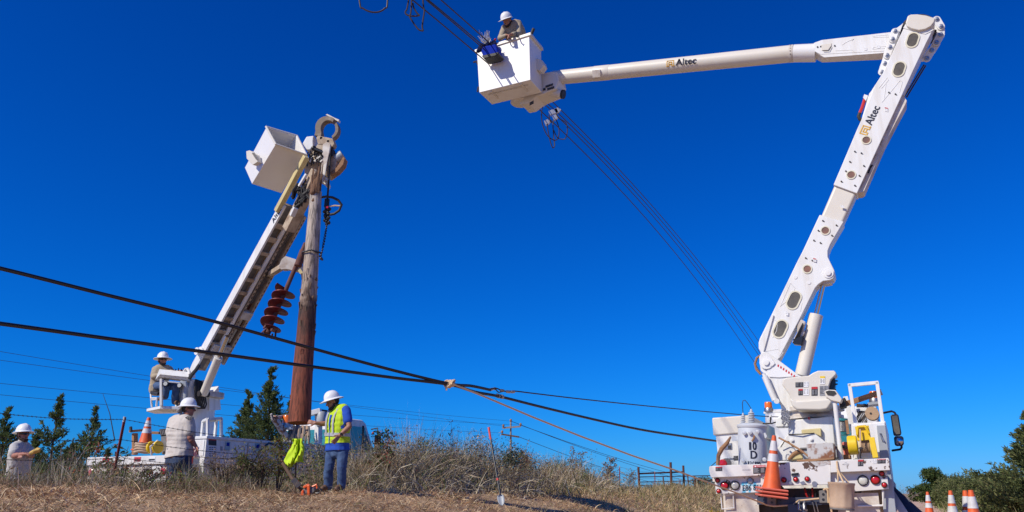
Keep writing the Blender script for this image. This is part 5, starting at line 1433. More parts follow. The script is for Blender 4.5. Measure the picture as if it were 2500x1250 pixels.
# winch line, hook weight and hose loops
mb = MB(); mb.tube([HB.pw(806,376,-.12), HB.pw(804,420,-.12), HB.pw(799.5,486,-.12)], .022, 8); T2.part('winch_line', mb, M['black'])
mb = MB(); mb.cyl(HB.pw(799,486,-.12), HB.pw(797,506,-.12), .055, 14); T2.part('swivel', mb, M['blackgloss'], bevel=.01)
mb = MB(); mb.fprism(HB, [(795,504),(801,503),(801,508),(796,508)], -.19, -.17); T2.part('swivel_tag', mb, M['red'])
mb = MB(); mb.tube([HB.pw(782,482,-.2), HB.pw(796,480,-.22), HB.pw(812,482,-.22), HB.pw(826,489,-.2), HB.pw(834,500,-.18), HB.pw(828,514,-.16), HB.pw(816,522,-.15), HB.pw(806,524,-.15)], .028, 8); T2.part('hose_loop', mb, M['black'])
mb = MB(); mb.tube([HB.pw(832,503,-.18), HB.pw(818,502,-.18), HB.pw(803,504,-.16)], .016, 6); T2.part('hose_loop', mb, M['rope'])
mb = MB()
for k in range(14): mb.ell(HB.pw(798+5*math.sin(k*1.7), 508+k*3.0, -.12), (.055-.0015*k, .05, .04), seg=8, rings=6)
T2.part('hanging_tackle', mb, M['blackgloss'], kind='stuff')
# personnel bucket at the tip, tipped over with the boom
kb = 16.1
tl, tr, tR, tL = at(651, 309, 16.55), at(674, 351, 16.15), at(748, 377, 16.55), at(725, 331, 16.95)
ax_ = (at(615, 449, 16.95) - at(674, 351, 16.15)) 
bl, br_, bR, bL = tl+ax_*1.02+Vector((.04,0,-.02)), tr+ax_, tR+ax_*1.0, tL+ax_*1.0
jb = bucket(T2, [tl, tr, tR, tL], [bl, br_, bR, bL], .03, M['white_clean'], M['cream'], lip=.035, liph=.035, name='personnel_bucket')
mb = MB(); s0 = at(614, 385, 16.18); ex = (tr-tl).normalized(); ey = ax_.normalized(); ez = ex.cross(ey)
if ez.dot(CAM-s0) < 0: ez = -ez
e_out = (tl - tL).normalized()
mb.prism([at(612,372,16.75), at(620,370,16.72), at(634,380,16.6), at(640,398,16.6), at(628,406,16.65), at(613,390,16.75)], e_out*.10 - ex*.0); T2.part('step', mb, M['cream'], parent=jb, bevel=.008)
mb = MB(); mb.prism([at(615,374,16.60), at(622,374,16.55), at(631,391,16.45), at(624,388,16.55)], Vector((0,-.02,0))); T2.part('step_pad', mb, M['rubbergrey'], parent=jb)
# auger hung under the boom
AG = [at(742, 604, 16.6), at(656, 806, 15.9)]
ad = (AG[1]-AG[0]).normalized(); AL = (AG[1]-AG[0]).length
mb = MB(); mb.cyl(AG[0]-ad*.1, AG[1], .045, 12); aug = T2.part('auger_shaft', mb, M['rustpipe'])
M['auger'] = mat('rusty_auger_steel', (.20,.024,.018), .45, .3, c2=(.06,.018,.03), scale=5, amt=.8)
x_ = ad.orthogonal().normalized(); y_ = ad.cross(x_)
mb = MB(); n = 110; turns = 4.9; R0 = .225; t_s, t_e = .515, 1.0; vs = []; fs = []
for i in range(n+1):
    q = 2*math.pi*turns*i/n; c = AG[0] + ad*AL*(t_s+(t_e-t_s)*i/n); d = x_*math.cos(q)+y_*math.sin(q)
    vs += [c+d*.04, c+d*R0, c+d*R0+ad*.014, c+d*.04+ad*.014]
for i in range(n):
    for a, b in ((0, 1), (1, 2), (2, 3), (3, 0)): fs.append((i*4+a, i*4+b, i*4+4+b, i*4+4+a))
mb.add(vs, fs, True); T2.part('auger_flight', mb, M['auger'], parent=aug)
mb = MB()
for k in range(9):
    q = k*.7; c = AG[1] + ad*.0 + (x_*math.cos(q)+y_*math.sin(q))*(.06+.018*k*.9); mb.beam(c, c+ad*.10+(x_*math.cos(q)+y_*math.sin(q))*.03, .035, .02)
mb.cyl(AG[1]-ad*.02, AG[1]+ad*.08, .06, 10); T2.parts('auger_tooth', mb, M['rustpipe'], parent=aug)
mb = MB(); mb.prism([at(x, y, 16.45) for x, y in ((688,632),(697,625),(722,633),(735,648),(732,660),(722,662),(700,657),(686,658),(680,650))], Vector((.04,.14,0))); T2.part('auger_bracket', mb, M['dirtywhite'], bevel=.008)
mb = MB(); mb.beam(at(700,645,16.52), bp(LB*.62, .50, .06), .12, .10); T2.part('auger_arm', mb, M['weathered'], bevel=.008)
mb = MB(); mb.cyl(at(741,612,16.25), at(727,650,16.2), .075, 14); T2.part('auger_motor', mb, M['rustpipe'], bevel=.01)
mb = MB(); mb.prism([at(x, y, 16.1) for x, y in ((727,660),(733,655),(739,664),(738,670),(732,668))], Vector((0,.08,0))); T2.part('auger_hook', mb, M['fadedyellow'])
# --- operator's platform
OP = 18.4
def op(px, py, dy=0): return at(px, py, OP+dy)
fl = [op(358,1000,.25), op(391,990.5,-.35), op(436,996,-.25), op(466,1003,.1), op(440,1000,.7), op(380,994,.8)]
zpl = sum(p.z for p in fl)/6
mb = MB(); mb.prism([Vector((p.x, p.y, zpl)) for p in fl], ZV*-.06); pf = T2.part('platform', mb, M['white'], bevel=.006)
mb = MB()
for k in range(16):
    a = op(385+k*3.6, 996, -.25).lerp(op(375+k*3.6, 997, .5), .1); mb.beam(Vector((a.x, a.y, zpl-.065)), Vector((a.x-.08, a.y+.55, zpl-.065)), .018, .012)
T2.part('grating', mb, M['cream'], parent=pf, kind='stuff')
con = MB(); con.prism([op(380,928,-.35), op(391,914,-.42), op(461,921,-.32), op(457,929,-.28), op(388,920,-.38)], Vector((.0,.45,0)))
con.prism([op(379,927,-.40), op(389,901,-.30), op(461,908,-.25), op(461,921,-.33), op(391,914.5,-.43)], Vector((.02,.34,.02)))
cn = T2.part('control_console', con, M['white'], bevel=.012)
mb = MB(); mb.beam(op(394,925,-.38), op(394,991,-.38), .075, .05); mb.beam(op(453,930,-.25), op(451,995,-.2), .045, .045); mb.beam(op(397,931,-.38), op(455,936,-.25), .03, .03)
T2.parts('console_post', mb, M['white'], parent=cn, bevel=.006)
mb = MB(); mb.tube([op(441,934,-.3), op(452,936,-.3), op(454,944,-.3), op(453,974,-.28)], .05, 10); T2.part('console_conduit', mb, M['grey'], parent=cn)
for px, py in ((405,937),(439,941)):
    mb = MB(); c = op(px, py, -.4); mb.lathe([(.035, .06), (.055, .03), (.058, -.01), (.05, -.02), (.001, -.012)], c, Vector((0, 1, 0)), 18); lp = T2.part('work_lamp', mb, M['blackgloss'], parent=cn)
    mb = MB(); mb.cyl(c - Vector((0, .022, 0)), c - Vector((0, .03, 0)), .043, 16); T2.part('lamp_lens', mb, M['clear'], parent=cn)
mb = MB(); mb.tube([op(371,994,.1), op(369,972,.1), op(384,972,-.1), op(382,992,-.1)], .022, 8); mb.tube([op(371,976,.1), op(384,974,-.1)], .018, 8); mb.tube([op(369,974,.1), op(368,956,.2)], .02, 8)
T2.part('seat_frame', mb, M['white'])
mb = MB(); mb.prism([op(366,954,.15), op(384,958,-.2), op(400,957,.0), op(383,953,.3)], ZV*-.07); T2.part('seat', mb, M['black'], bevel=.02)
mb = MB()
for k in range(5): mb.tube([op(428+k*7,907,-.2), op(429+k*7,901-k%2*2,-.18)], .012, 6)
T2.parts('control_lever', mb, M['blackgloss'], parent=cn)
# --- things at the front of the body: light post, beacon, coiled cable and boom rest
mb = MB(); mb.beam(D.pu(668,1018,.6), D.pu(706,1078,.6), .12, .12, up=D.U); mb.beam(D.pu(666,1022,.6), D.pu(712,1013,.4), .08, .08, up=D.U); mb.beam(D.pu(666,1024,.6), D.pu(662,1010,.6), .05, .05, up=D.U); T2.parts('boom_rest', mb, M['rustplate'], bevel=.008)
beacon(T2, Fr(D.O, 26.0), 700, 1045, 3.9, 1.9)
mb = MB(); mb.beam(D.pw(690,1048,3.9), D.pw(712,1046,3.9), .10, .04); T2.part('beacon_bracket', mb, M['white'])
for k in range(13):
    t = k/12; mb = MB(); px = 716+t*40
    mb.tube([at(px-2, 1040, 20.6+.2*math.sin(k*2)), at(px-8*(1-t), 1062, 20.4), at(px-11*(1-t)+2*math.sin(k*3), 1080, 20.4), at(px-9*(1-t), 1092, 20.5)], .022, 6); T2.part('hung_rope', mb, M['canvas' if k % 3 else 'rubbergrey'])
for k in range(4):
    mb = MB(); c = at(716+k*1.5, 1060, 20.7+.05*k); mb.tube([c+Vector((.12*math.cos(q), .02*k, .26*math.sin(q))) for q in [2*math.pi*i/16 for i in range(16)]], .02, 6, closed=True); T2.part('cable_coil', mb, M['blackgloss'])
mb = MB(); mb.beam(at(778,1014,20.6), at(777,1085,20.6), .16, .12, up=D.U); mb.beam(at(756,1010,20.5), at(784,1003,20.5), .2, .12, up=ZV); T2.parts('light_bar', mb, M['white'], bevel=.01)
mb = MB(); mb.fprism(D, [(770,999),(784,999),(784,1005),(770,1005)], 5.2, 5.5); T2.part('light_box', mb, M['black'])
mb = MB(); mb.lathe([(.11, 0), (.12, .03), (.12, .30), (.09, .34)], at(784, 1040, 20.5), ZV, 16); T2.part('water_keg', mb, M['grey'])
mb = MB(); mb.fbox(D, .60, .95, 5.52, 5.66, zb-.02, zt+.03); T2.part('body_end_panel', mb, M['white'], bevel=.01)
# --- loose things on its deck
def dd(px, py, w): return D.pw(px, py, w)
cb0 = dd(352, 1100, .55); cbt = dd(364, 1019, .55); h_ = (cbt-cb0).length
CT = Thing('traffic_cone', 'orange and white cone standing on the deck of the white derrick truck', 'traffic cone', cb0)
cone_mesh(CT, cb0, (cbt-cb0).normalized(), h_, .17); cone_base(CT, cb0, (cbt-cb0).normalized(), .19, .03, D.U.copy(), M['cone'])
WR = Thing('wooden_rack', 'brown wooden rack standing behind the cone on the derrick truck deck', 'rack', dd(335, 1110, .9))
mb = MB(); 
for px in (327, 332): mb.beam(dd(px,1058,.9+.2*(px-327)), dd(px,1110,.9+.2*(px-327)), .06, .06)
mb.beam(dd(317,1053,.8), dd(352,1050,1.1), .09, .05); mb.beam(dd(355,1056,.8), dd(390,1057,.9), .09, .05); WR.parts('board', mb, M['wood'])
mb = MB(); mb.cyl(dd(320,1054,.75), dd(319,1042,.75), .03, 8); WR.part('peg', mb, M['black'])
RC = Thing('rope_coil', 'pale coil of rope on the derrick truck deck under the wooden rack', 'rope', dd(350, 1108, .4))
mb = MB()
for j in range(4):
    c = dd(350, 1108, .4) + ZV*(.04+.05*j); mb.tube([c+Vector((.17*math.cos(q), .13*math.sin(q), .01*math.sin(3*q+j))) for q in [2*math.pi*i/18 for i in range(18)]], .03, 6, closed=True)
RC.part('coil', mb, M['canvas'])
YR = Thing('cable_reel', 'yellow cable reel on the derrick truck deck beside the black toolbox', 'reel', dd(380, 1108, .35))
c = dd(378, 1092, .35); mb = MB()
for du, rr in ((-.09, .125), (.09, .125)): mb.lathe([(rr, -.02), (rr, .02)], c + D.U*du, D.U, 22)
mb.lathe([(.07, -.1), (.07, .1)], c, D.U, 16); YR.parts('reel_flange', mb, M['yellow'])
mb = MB(); mb.tube([c + D.U*.06 + ZV*.13, c + D.U*.08 - D.W*.18, c + D.U*.05 - ZV*.16 - D.W*.1], .02, 6); YR.part('cord', mb, M['whitecloth'])
BX = Thing('toolbox', 'black upright tool chest on the derrick truck deck behind the man in a stone tee', 'toolbox', dd(400, 1105, .9))
mb = MB(); mb.fprism(D, [(392,1066),(411,1062),(414,1108),(394,1110)], .6, 1.1); BX.part('chest', mb, M['rubbergrey'], bevel=.02)
mb = MB(); mb.fprism(D, [(388,1048),(404,1046),(410,1060),(392,1066)], .62, 1.0); BX.part('lid', mb, M['black'], bevel=.01)
mb = MB()
for k in range(4): mb.fprism(D, [(390+k*4,1050),(392+k*4,1050),(395+k*4,1062),(393+k*4,1062)], .59, .62)
BX.parts('rib', mb, M['rubbergrey'])
WA = Thing('whip_antenna', 'thin whip antenna leaning left of the derrick truck', 'antenna', at(268, 1040, 17.5))
mb = MB(); mb.tube([at(280,1075,17.5), at(268,1010,17.5), at(251,961,17.5)], [.012,.009,.004], 5); WA.part('whip', mb, M['black'])
# ================================================================== PEOPLE
def voxel(mb, name, vox, smooth_it=4, inv=None, ripple=0.0, rfreq=18.0, cut=None):
    """union of overlapping balls and tubes, remeshed into one continuous skin"""
    me = mesh_from(mb, name)
    o = bpy.data.objects.new(name, me); COL.objects.link(o)
    r = o.modifiers.new('r', 'REMESH'); r.mode = 'VOXEL'; r.voxel_size = vox; r.use_smooth_shade = True
    s = o.modifiers.new('s', 'SMOOTH'); s.factor = .5; s.iterations = smooth_it
    dg = bpy.context.evaluated_depsgraph_get()
    out = bpy.data.meshes.new_from_object(o.evaluated_get(dg)); out.name = name
    bpy.data.objects.remove(o); bpy.data.meshes.remove(me)
    n = len(out.vertices); co = np.empty(n*3, np.float32); out.vertices.foreach_get('co', co); co = co.reshape(-1, 3)
    if ripple:
        no = np.empty(n*3, np.float32); out.vertices.foreach_get('normal', no); no = no.reshape(-1, 3)
        f = rfreq
        rg = np.random.default_rng(n % 1000); d = np.zeros(n)
        for kk_ in range(9):
            dv = rg.normal(size=3); dv /= np.linalg.norm(dv); fk = f*(.5+1.5*kk_/8.); ph = rg.random()*6.28
            wq = fk*(co @ dv) + 1.6*np.sin(f*.45*(co @ rg.normal(size=3)) + ph)
            d += (1-np.abs(np.sin(wq*.5+ph)))*1.6 - .6
        d /= 4.0
        co = co + no*(ripple*d)[:, None]
    co_w = co
    if inv is not None:
        m = np.array(inv); co = co @ m[:3, :3].T + m[:3, 3]
    if cut is not None:
        out.vertices.foreach_set('co', np.ascontiguousarray(co_w if inv is not None else co, np.float32).ravel())
        bm = bmesh.new(); bm.from_mesh(out)
        bmesh.ops.bisect_plane(bm, geom=bm.verts[:]+bm.edges[:]+bm.faces[:], plane_co=cut[0], plane_no=cut[1], clear_outer=True)
        if inv is not None: bmesh.ops.transform(bm, matrix=inv, verts=bm.verts)
        bm.to_mesh(out); bm.free()
    else:
        out.vertices.foreach_set('co', np.ascontiguousarray(co, np.float32).ravel())
    out.materials.clear()
    out.polygons.foreach_set('use_smooth', np.ones(len(out.polygons), bool)); out.update()
    return out

def hand(mb, wrist, elbow, tip, palm_n, side, curl=.5, s=1.0):
    """palm, four unequal bent fingers and a thumb; tip = where the middle finger points"""
    wrist = Vector(wrist); f = (Vector(tip)-wrist).normalized(); n = Vector(palm_n); n = (n - f*n.dot(f)).normalized(); x = f.cross(n)*side
    for k in (-1.2, -.4, .4, 1.2):
        mb.capsule(wrist + f*.012*s + x*k*.014*s, wrist + f*.085*s + x*k*.022*s, .017*s, .014*s, 8)
    L = (.066, .078, .082, .072)
    for i, k in enumerate((1.45, .5, -.45, -1.4)):
        b = wrist + f*.088*s + x*k*.021*s; p = b; ang = 0
        for j, q in enumerate((.46, .32, .25)):
            ang += curl*(.5, .8, .6)[j]; d = f*math.cos(ang) + n*math.sin(ang) + x*k*.07
            e = p + d.normalized()*L[3-i]*q*s*1.05; mb.capsule(p, e, (.0100-.0009*j)*s, (.0095-.0009*j)*s, 8); p = e
    b = wrist + f*.025*s + x*-1.0*.0*s + x*.03*s; d = (f*.75 + x*.75 + n*.25).normalized()
    e = b + d*.045*s; mb.capsule(b, e, .014*s, .0115*s, 8); d2 = (f*.95 + x*.15 + n*.35).normalized(); mb.capsule(e, e + d2*.033*s, .0112*s, .0095*s, 8)

class Person:
    def __init__(P, label, base, J, look, up, sc=1.0, heavy=1.0, hands=None, hand_n=None, curl=(.5, .5)):
        """J: joints in world space; look, up: where the face points and the head's up"""
        P.J = J; P.sc = sc; P.hv = heavy
        P.th = Thing('person', label, 'person', base)
        P.look = Vector(look).normalized(); u = Vector(up); P.up = (u - P.look*u.dot(P.look)).normalized(); P.side = P.look.cross(P.up)
        mb = MB(); h = heavy
        sl, sr, hl, hr = J['sl'], J['sr'], J['hl'], J['hr']
        cs, ch = (sl+sr)/2, (hl+hr)/2
        x = (sr-sl).normalized()
        P.x = x
        tz = (cs-ch).normalized(); P.tz = tz; P.f = tz.cross(x); 
        # torso
        for (a, wdt, r) in P.torso(): mb.capsule(a - x*wdt, a + x*wdt, r)
        mb.capsule(J['neck'] - tz*.02, J['head'] - P.up*.06, .062*sc, .058*sc)
        mb.capsule(sl + x*.02, sr - x*.02, .062*sc*h)
        # limbs
        for s in 'lr':
            mb.capsule(J['s'+s], J['e'+s], .056*sc*h, .043*sc*h); mb.capsule(J['e'+s], J['w'+s], .043*sc*h, .029*sc)
            mb.capsule(J['e'+s].lerp(J['w'+s], .25), J['e'+s].lerp(J['w'+s], .5), .045*sc*h, .039*sc)
            mb.capsule(J['h'+s], J['k'+s], .088*sc*h, .060*sc); mb.capsule(J['k'+s], J['a'+s], .058*sc, .042*sc); mb.capsule(J['k'+s].lerp(J['a'+s], .3), J['k'+s].lerp(J['a'+s], .4), .062*sc)
            mb.capsule(J['a'+s], J['t'+s], .04*sc, .035*sc)
        # head and face
        H = J['head']; Mh = Matrix((P.side, P.look, P.up)).transposed()
        q = lambda a, b, c: H + P.side*a*sc + P.look*b*sc + P.up*c*sc
        mb.ell(q(0, -.012, .03), (.078*sc, .098*sc, .100*sc), Mh, 20, 14)
        mb.ell(q(0, .022, -.035), (.063*sc, .072*sc, .088*sc), Mh, 20, 14)
        mb.capsule(q(0, .070, -.098), q(0, .062, -.088), .024*sc, .032*sc, 8)          # chin
        mb.capsule(q(-.045, .02, -.075), q(.045, .02, -.075), .03*sc, seg=8)            # jaw
        mb.capsule(q(0, .097, .012), q(0, .116, -.026), .011*sc, .016*sc, 8)            # nose
        mb.capsule(q(-.016, .098, -.03), q(.016, .098, -.03), .011*sc, seg=8)
        mb.capsule(q(-.04, .080, .028), q(.04, .080, .028), .014*sc, seg=8)             # brow
        mb.capsule(q(-.020, .086, -.058), q(.020, .086, -.058), .0095*sc, seg=8); mb.capsule(q(-.017, .084, -.071), q(.017, .084, -.071), .0105*sc, seg=8)   # lips
        for s in (-1, 1):
            mb.ell(q(s*.045, .067, -.012), (.022*sc, .018*sc, .018*sc), Mh, 8, 6)       # cheek
            mb.ell(q(s*.078, -.008, -.008), (.012*sc, .020*sc, .032*sc), Mh, 8, 6)      # ear
        P.q = q; P.Mh = Mh; P.body = mb
        for i, s in enumerate('lr'):
            t = (hands or {}).get(s)
            tip = t[0] if t else J['w'+s] + (J['w'+s]-J['e'+s]).normalized()*.1
            hand(mb, J['w'+s], J['e'+s], tip, t[1] if t else P.f, (1 if s == 'r' else -1)*(t[2] if t else 1), t[3] if t else .5, sc)
    def torso(P, grow=0.0, t0=0.0, t1=1.0):
        sl, sr, hl, hr = P.J['sl'], P.J['sr'], P.J['hl'], P.J['hr']; cs, ch = (sl+sr)/2, (hl+hr)/2; out = []
        hw, sw = (hr-hl).length/2, (sr-sl).length/2
        for i in range(9):
            t = t0 + (t1-t0)*i/8
            r = (.128, .125, .120, .118, .122, .128, .125, .108, .085)[min(8, max(0, int(round(t*8))))]*P.sc*P.hv
            wv = max(.03, (hw*.75)*(1-t) + (sw*.62)*t - .01)*1.0
            out.append((ch.lerp(cs, t) + P.f*(.012*math.sin(t*3.1)*P.sc), wv, r + grow))
        return out
    def finish(P, skin):
        me = voxel(P.body, 'body', .0075*P.sc, 3, P.th.inv); P.b = P.th.mesh('body', me, skin); return P.b
    def cloth(P, name, mb, m, vox=.012, ripple=.006, freq=22, it=4, label=None, parent=None, cut=None):
        return P.th.mesh(name, voxel(mb, name, vox, it, P.th.inv, ripple, freq, cut), m, label=label, parent=parent)
    def shirt(P, m, sleeve=.55, hem=.10, name='shirt', grow=.022, ripple=.008, sl_r=.074, flare=1.0):
        mb = MB(); J = P.J
        for a, w, r in P.torso(grow): mb.capsule(a-P.x*w, a+P.x*w, r)
        a, w, r = P.torso(grow)[0]
        mb.capsule(a-P.tz*hem*.5-P.x*w, a-P.tz*hem*.5+P.x*w, r*1.02*flare); mb.capsule(a-P.tz*(hem+.05)-P.x*w, a-P.tz*(hem+.05)+P.x*w, r*1.0*flare)
        mb.capsule(J['sl']+P.x*.02, J['sr']-P.x*.02, .062*P.sc*P.hv+grow)
        mb.capsule(J['neck']-P.tz*.04, J['neck']-P.tz*.005, .085*P.sc, .072*P.sc)
        for s in 'lr':
            if sleeve <= 1: mb.capsule(J['s'+s], J['s'+s].lerp(J['e'+s], sleeve), sl_r*P.sc*P.hv, sl_r*.93*P.sc*P.hv)
            else:
                mb.capsule(J['s'+s], J['e'+s], sl_r*P.sc*P.hv, .058*P.sc*P.hv); mb.capsule(J['e'+s], J['e'+s].lerp(J['w'+s], sleeve-1), .058*P.sc*P.hv, .044*P.sc)
        return P.cloth(name, mb, m, ripple=ripple, cut=(a-P.tz*hem, -P.tz) if sleeve <= 1 else None)
    def trousers(P, m, ripple=.008):
        mb = MB(); J = P.J
        for a, w, r in P.torso(.0, -.08, .2): mb.capsule(a-P.x*w, a+P.x*w, r)
        for s in 'lr':
            mb.capsule(J['h'+s], J['k'+s], .098*P.sc*min(P.hv, 1.1), .080*P.sc); mb.capsule(J['k'+s], J['a'+s], .080*P.sc, .074*P.sc)
        return P.cloth('trousers', mb, m, ripple=ripple*1.35, freq=24)
    def boots(P, m):
        for s in 'lr':
            mb = MB(); a, t = P.J['a'+s], P.J['t'+s]; d = (t-a); d.normalize()
            mb.capsule(a + ZV*.06*P.sc, a - ZV*.0, .052*P.sc, .05*P.sc); mb.capsule(a - d*.03 - ZV*.02, t, .046*P.sc, .042*P.sc); mb.capsule(a - ZV*.01, a.lerp(t, .6), .05*P.sc, .05*P.sc)
            P.cloth('boot', mb, m, .009, .0)
    def helmet(P, full=True, tiltb=0.0, brim=.062, under=None, sc=1.0):
        q = P.q; s = P.sc*sc; look = (P.look*math.cos(tiltb) + P.up*math.sin(tiltb)); up = (P.up*math.cos(tiltb) - P.look*math.sin(tiltb))
        c = q(0, -.008, .058)
        mb = MB(); seg = 36; vs = []; fs = []; rings = 11
        for i in range(rings+1):
            t = math.pi/2*i/rings; rr = math.cos(t)**.85 if i < rings else 0
            for k in range(seg):
                a = 2*math.pi*k/seg; sx, sy = math.cos(a), math.sin(a)
                ridge = .007*max(0, 1-abs(sx*rr)*7)*(1 if i > 1 else 0) + .004*max(0, 1-abs(abs(sx*rr)-.42)*12)*(i > 2)
                vs.append(c + P.side*sx*rr*.117*s + look*sy*rr*.138*s + up*(math.sin(t)*.130 + ridge)*s)
        for i in range(rings):
            for k in range(seg): fs.append((i*seg+k, i*seg+(k+1) % seg, (i+1)*seg+(k+1) % seg, (i+1)*seg+k))
        mb.add(vs, fs, True)
        mb2 = MB(); vs = []; fs = []
        for k in range(seg):
            a = 2*math.pi*k/seg; sx, sy = math.cos(a), math.sin(a)
            b = brim*(1 + .35*max(0, sy)) if full else (.075*max(0, sy)**.7 + .012)
            dz = -.012 - .35*b*(.7 if full else .45)*(1-.25*sy)
            for rr, z in ((.985, .006), (1.0, .0), (1.0+b/.125, dz), (1.0+b/.125, dz-.006), (.985, -.012)):
                vs.append(c + P.side*sx*rr*.117*s + look*sy*rr*.138*s + up*z*s)
        for k in range(seg):
            j = (k+1) % seg
            for e in range(4): fs.append((k*5+e, j*5+e, j*5+e+1, k*5+e+1))
        mb2.add(vs, fs, True)
        me = mesh_from(mb, 'hard_hat', P.th.inv); ho = P.th.mesh('hard_hat', me, M['hat'])
        P.th.mesh('brim', mesh_from(mb2, 'brim', P.th.inv), M['hat'], parent=ho)
        return ho
    def glasses(P, m=None):
        q = P.q; mb = MB(); pts = [q(-.082, .0, .012), q(-.070, .06, .010), q(-.045, .094, .006), q(0, .104, .008), q(.045, .094, .006), q(.070, .06, .010), q(.082, .0, .012)]
        vs = []; fs = []
        for p in pts: vs += [p + P.up*.013, p - P.up*.017, p - P.up*.015 + P.look*.006, p + P.up*.013 + P.look*.006]
        for i in range(len(pts)-1):
            for a in range(4): b = (a+1) % 4; fs.append((i*4+a, i*4+b, i*4+4+b, i*4+4+a))
        mb.add(vs, fs, True); P.th.part('sunglasses', mb, m or M['blackgloss'])
    def beard(P, m, full=True):
        q = P.q; mb = MB()
        mb.capsule(q(-.052, .02, -.072), q(-.025, .072, -.105), .026, .024); mb.capsule(q(.052, .02, -.072), q(.025, .072, -.105), .026, .024); mb.capsule(q(-.02, .075, -.104), q(.02, .075, -.104), .027)
        mb.capsule(q(-.066, .0, -.03), q(-.055, .02, -.07), .014, .022); mb.capsule(q(.066, .0, -.03), q(.055, .02, -.07), .014, .022)
        if full: mb.capsule(q(-.024, .09, -.050), q(.024, .09, -.050), .008)
        P.cloth('beard', mb, m, .006, .002, 60, 2)
    def hair(P, m):
        q = P.q; mb = MB(); mb.ell(q(0, -.032, .012), (.083*P.sc, .088*P.sc, .088*P.sc), P.Mh, 16, 10); mb.capsule(q(-.055, -.06, -.03), q(.055, -.06, -.03), .03)
        P.cloth('hair', mb, m, .009, .003, 60, 2)

def joints(Y, d):
    """pixel joints with depth offsets to places"""
    return {k: at(v[0], v[1], Y + (v[2] if len(v) > 2 else 0)) for k, v in d.items()}

# --- the man in the hi-vis vest by the pole
J = joints(14.6, dict(head=(812,981,.0), neck=(829,996,.02), sl=(845,1002,-.15), sr=(812,1003,.17), el=(853,1041,-.26), wl=(828,1064,-.30), er=(798,1035,.22), wr=(770,1033,.12),
    hl=(838,1095,-.10), hr=(810,1095,.12), kl=(834,1145,-.16), al=(834,1186,-.12), tl=(822,1193,-.24), kr=(803,1145,.02), ar=(801,1187,.10), tr=(788,1192,.0)))
gz_ = min(J['tl'].z, J['tr'].z) - .04
P1 = Person('person in a yellow hi-vis vest and blue tee, one hand on the pole butt', Vector((J['al'].x, J['al'].y, gz_)), J, (-.80, -.42, -.34), (-.30, -.10, 1), 1.02, 1.0,
    hands={'l': (at(812,1084,14.2), (-.7,.5,-.3), 1, .45), 'r': (at(757,1030,14.72), (.1,.9,-.2), 1, .8)})
P1.finish(M['skin'])
P1.trousers(M['denim']); P1.boots(M['boot'])
P1.shirt(M['tee_blue'], sleeve=.62, hem=.035, name='tee_shirt', sl_r=.082)
mb = MB()
for a, w, r in P1.torso(.030): mb.capsule(a-P1.x*w, a+P1.x*w, r)
a, w, r = P1.torso(.030)[0]; mb.capsule(a-P1.tz*.07-P1.x*w, a-P1.tz*.07+P1.x*w, r*.99)
mb.capsule(J['sl']+P1.x*.07, J['sr']-P1.x*.07, .088)
vest = P1.cloth('vest', mb, M['vest'], ripple=.006, cut=(a + P1.tz*.085, -P1.tz))
def band(P, pts, r, m, nm, parent):
    mb = MB(); mb.tube(pts, r, 6); return P.th.part(nm, mb, m, parent=parent)
def torso_ring(P, t, grow, hgt, m, nm, parent, a0=0, a1=360):
    """a strip following the trunk's outline"""
    lst = P.torso(grow); f = t*8; i = int(min(7, max(0, f))); k = f-i
    A = lst[i]; Bq = lst[i+1]; c = A[0].lerp(Bq[0], k); w = A[1]*(1-k)+Bq[1]*k; r = A[2]*(1-k)+Bq[2]*k
    n = 40; vs = []; fs = []
    for j in range(n+1):
        q = R_(a0+(a1-a0)*j/n); ex = math.cos(q); ey = math.sin(q)
        p = c + P.x*(math.copysign(w, ex)*min(1, abs(ex)*4) + ex*r) + P.f*ey*r
        vs += [p + P.tz*hgt/2, p - P.tz*hgt/2]
    for j in range(n): fs.append((2*j, 2*j+1, 2*j+3, 2*j+2))
    mb = MB(); mb.add(vs, fs, True); return P.th.part(nm, mb, m, parent=parent)
torso_ring(P1, .36, .041, .055, M['silver'], 'reflective_tape', vest)
for s in (-1, 1):
    n = P1.J['sl'] if s < 0 else P1.J['sr']
    c0_ = P1.torso(.043); vs = []
    mb = MB(); pts = []
    for i in range(8, 2, -1):
        a, w, r = c0_[i]; pts.append(a + P1.x*s*(-1 if False else 1)*(w*.75+.02) + P1.f*(r*.985 + .004) if i < 8 else a + P1.x*s*(w*.8+.02) + P1.f*r*.75 + P1.tz*.05)
    vs = []; fs = []
    for p in pts: vs += [p - P1.x*.024, p + P1.x*.024, p + P1.x*.024 - P1.f*.01, p - P1.x*.024 - P1.f*.01]
    for i in range(len(pts)-1):
        for a in range(4): b = (a+1) % 4; fs.append((i*4+a, i*4+b, i*4+4+b, i*4+4+a))
    mb.add(vs, fs); P1.th.part('reflective_tape', mb, M['silver'], parent=vest)
mb = MB(); c1 = P1.torso(.036); pts = [c1[i][0] + P1.f*(c1[i][2]+.003) for i in range(7, 0, -1)]
vs = []; fs = []
for i, p in enumerate(pts): k = .035 if i == 0 else .022 if i < 3 else .008; vs += [p-P1.x*k, p+P1.x*k, p+P1.x*k+P1.f*.004, p-P1.x*k+P1.f*.004]
for i in range(len(pts)-1):
    for a in range(4): b = (a+1) % 4; fs.append((i*4+a, i*4+b, i*4+4+b, i*4+4+a))
mb.add(vs, fs); P1.th.part('tee_front', mb, M['tee_blue'], parent=vest)
P1.hair(M['hair']); P1.beard(M['hair']); P1.helmet(True, 0.05, .056)
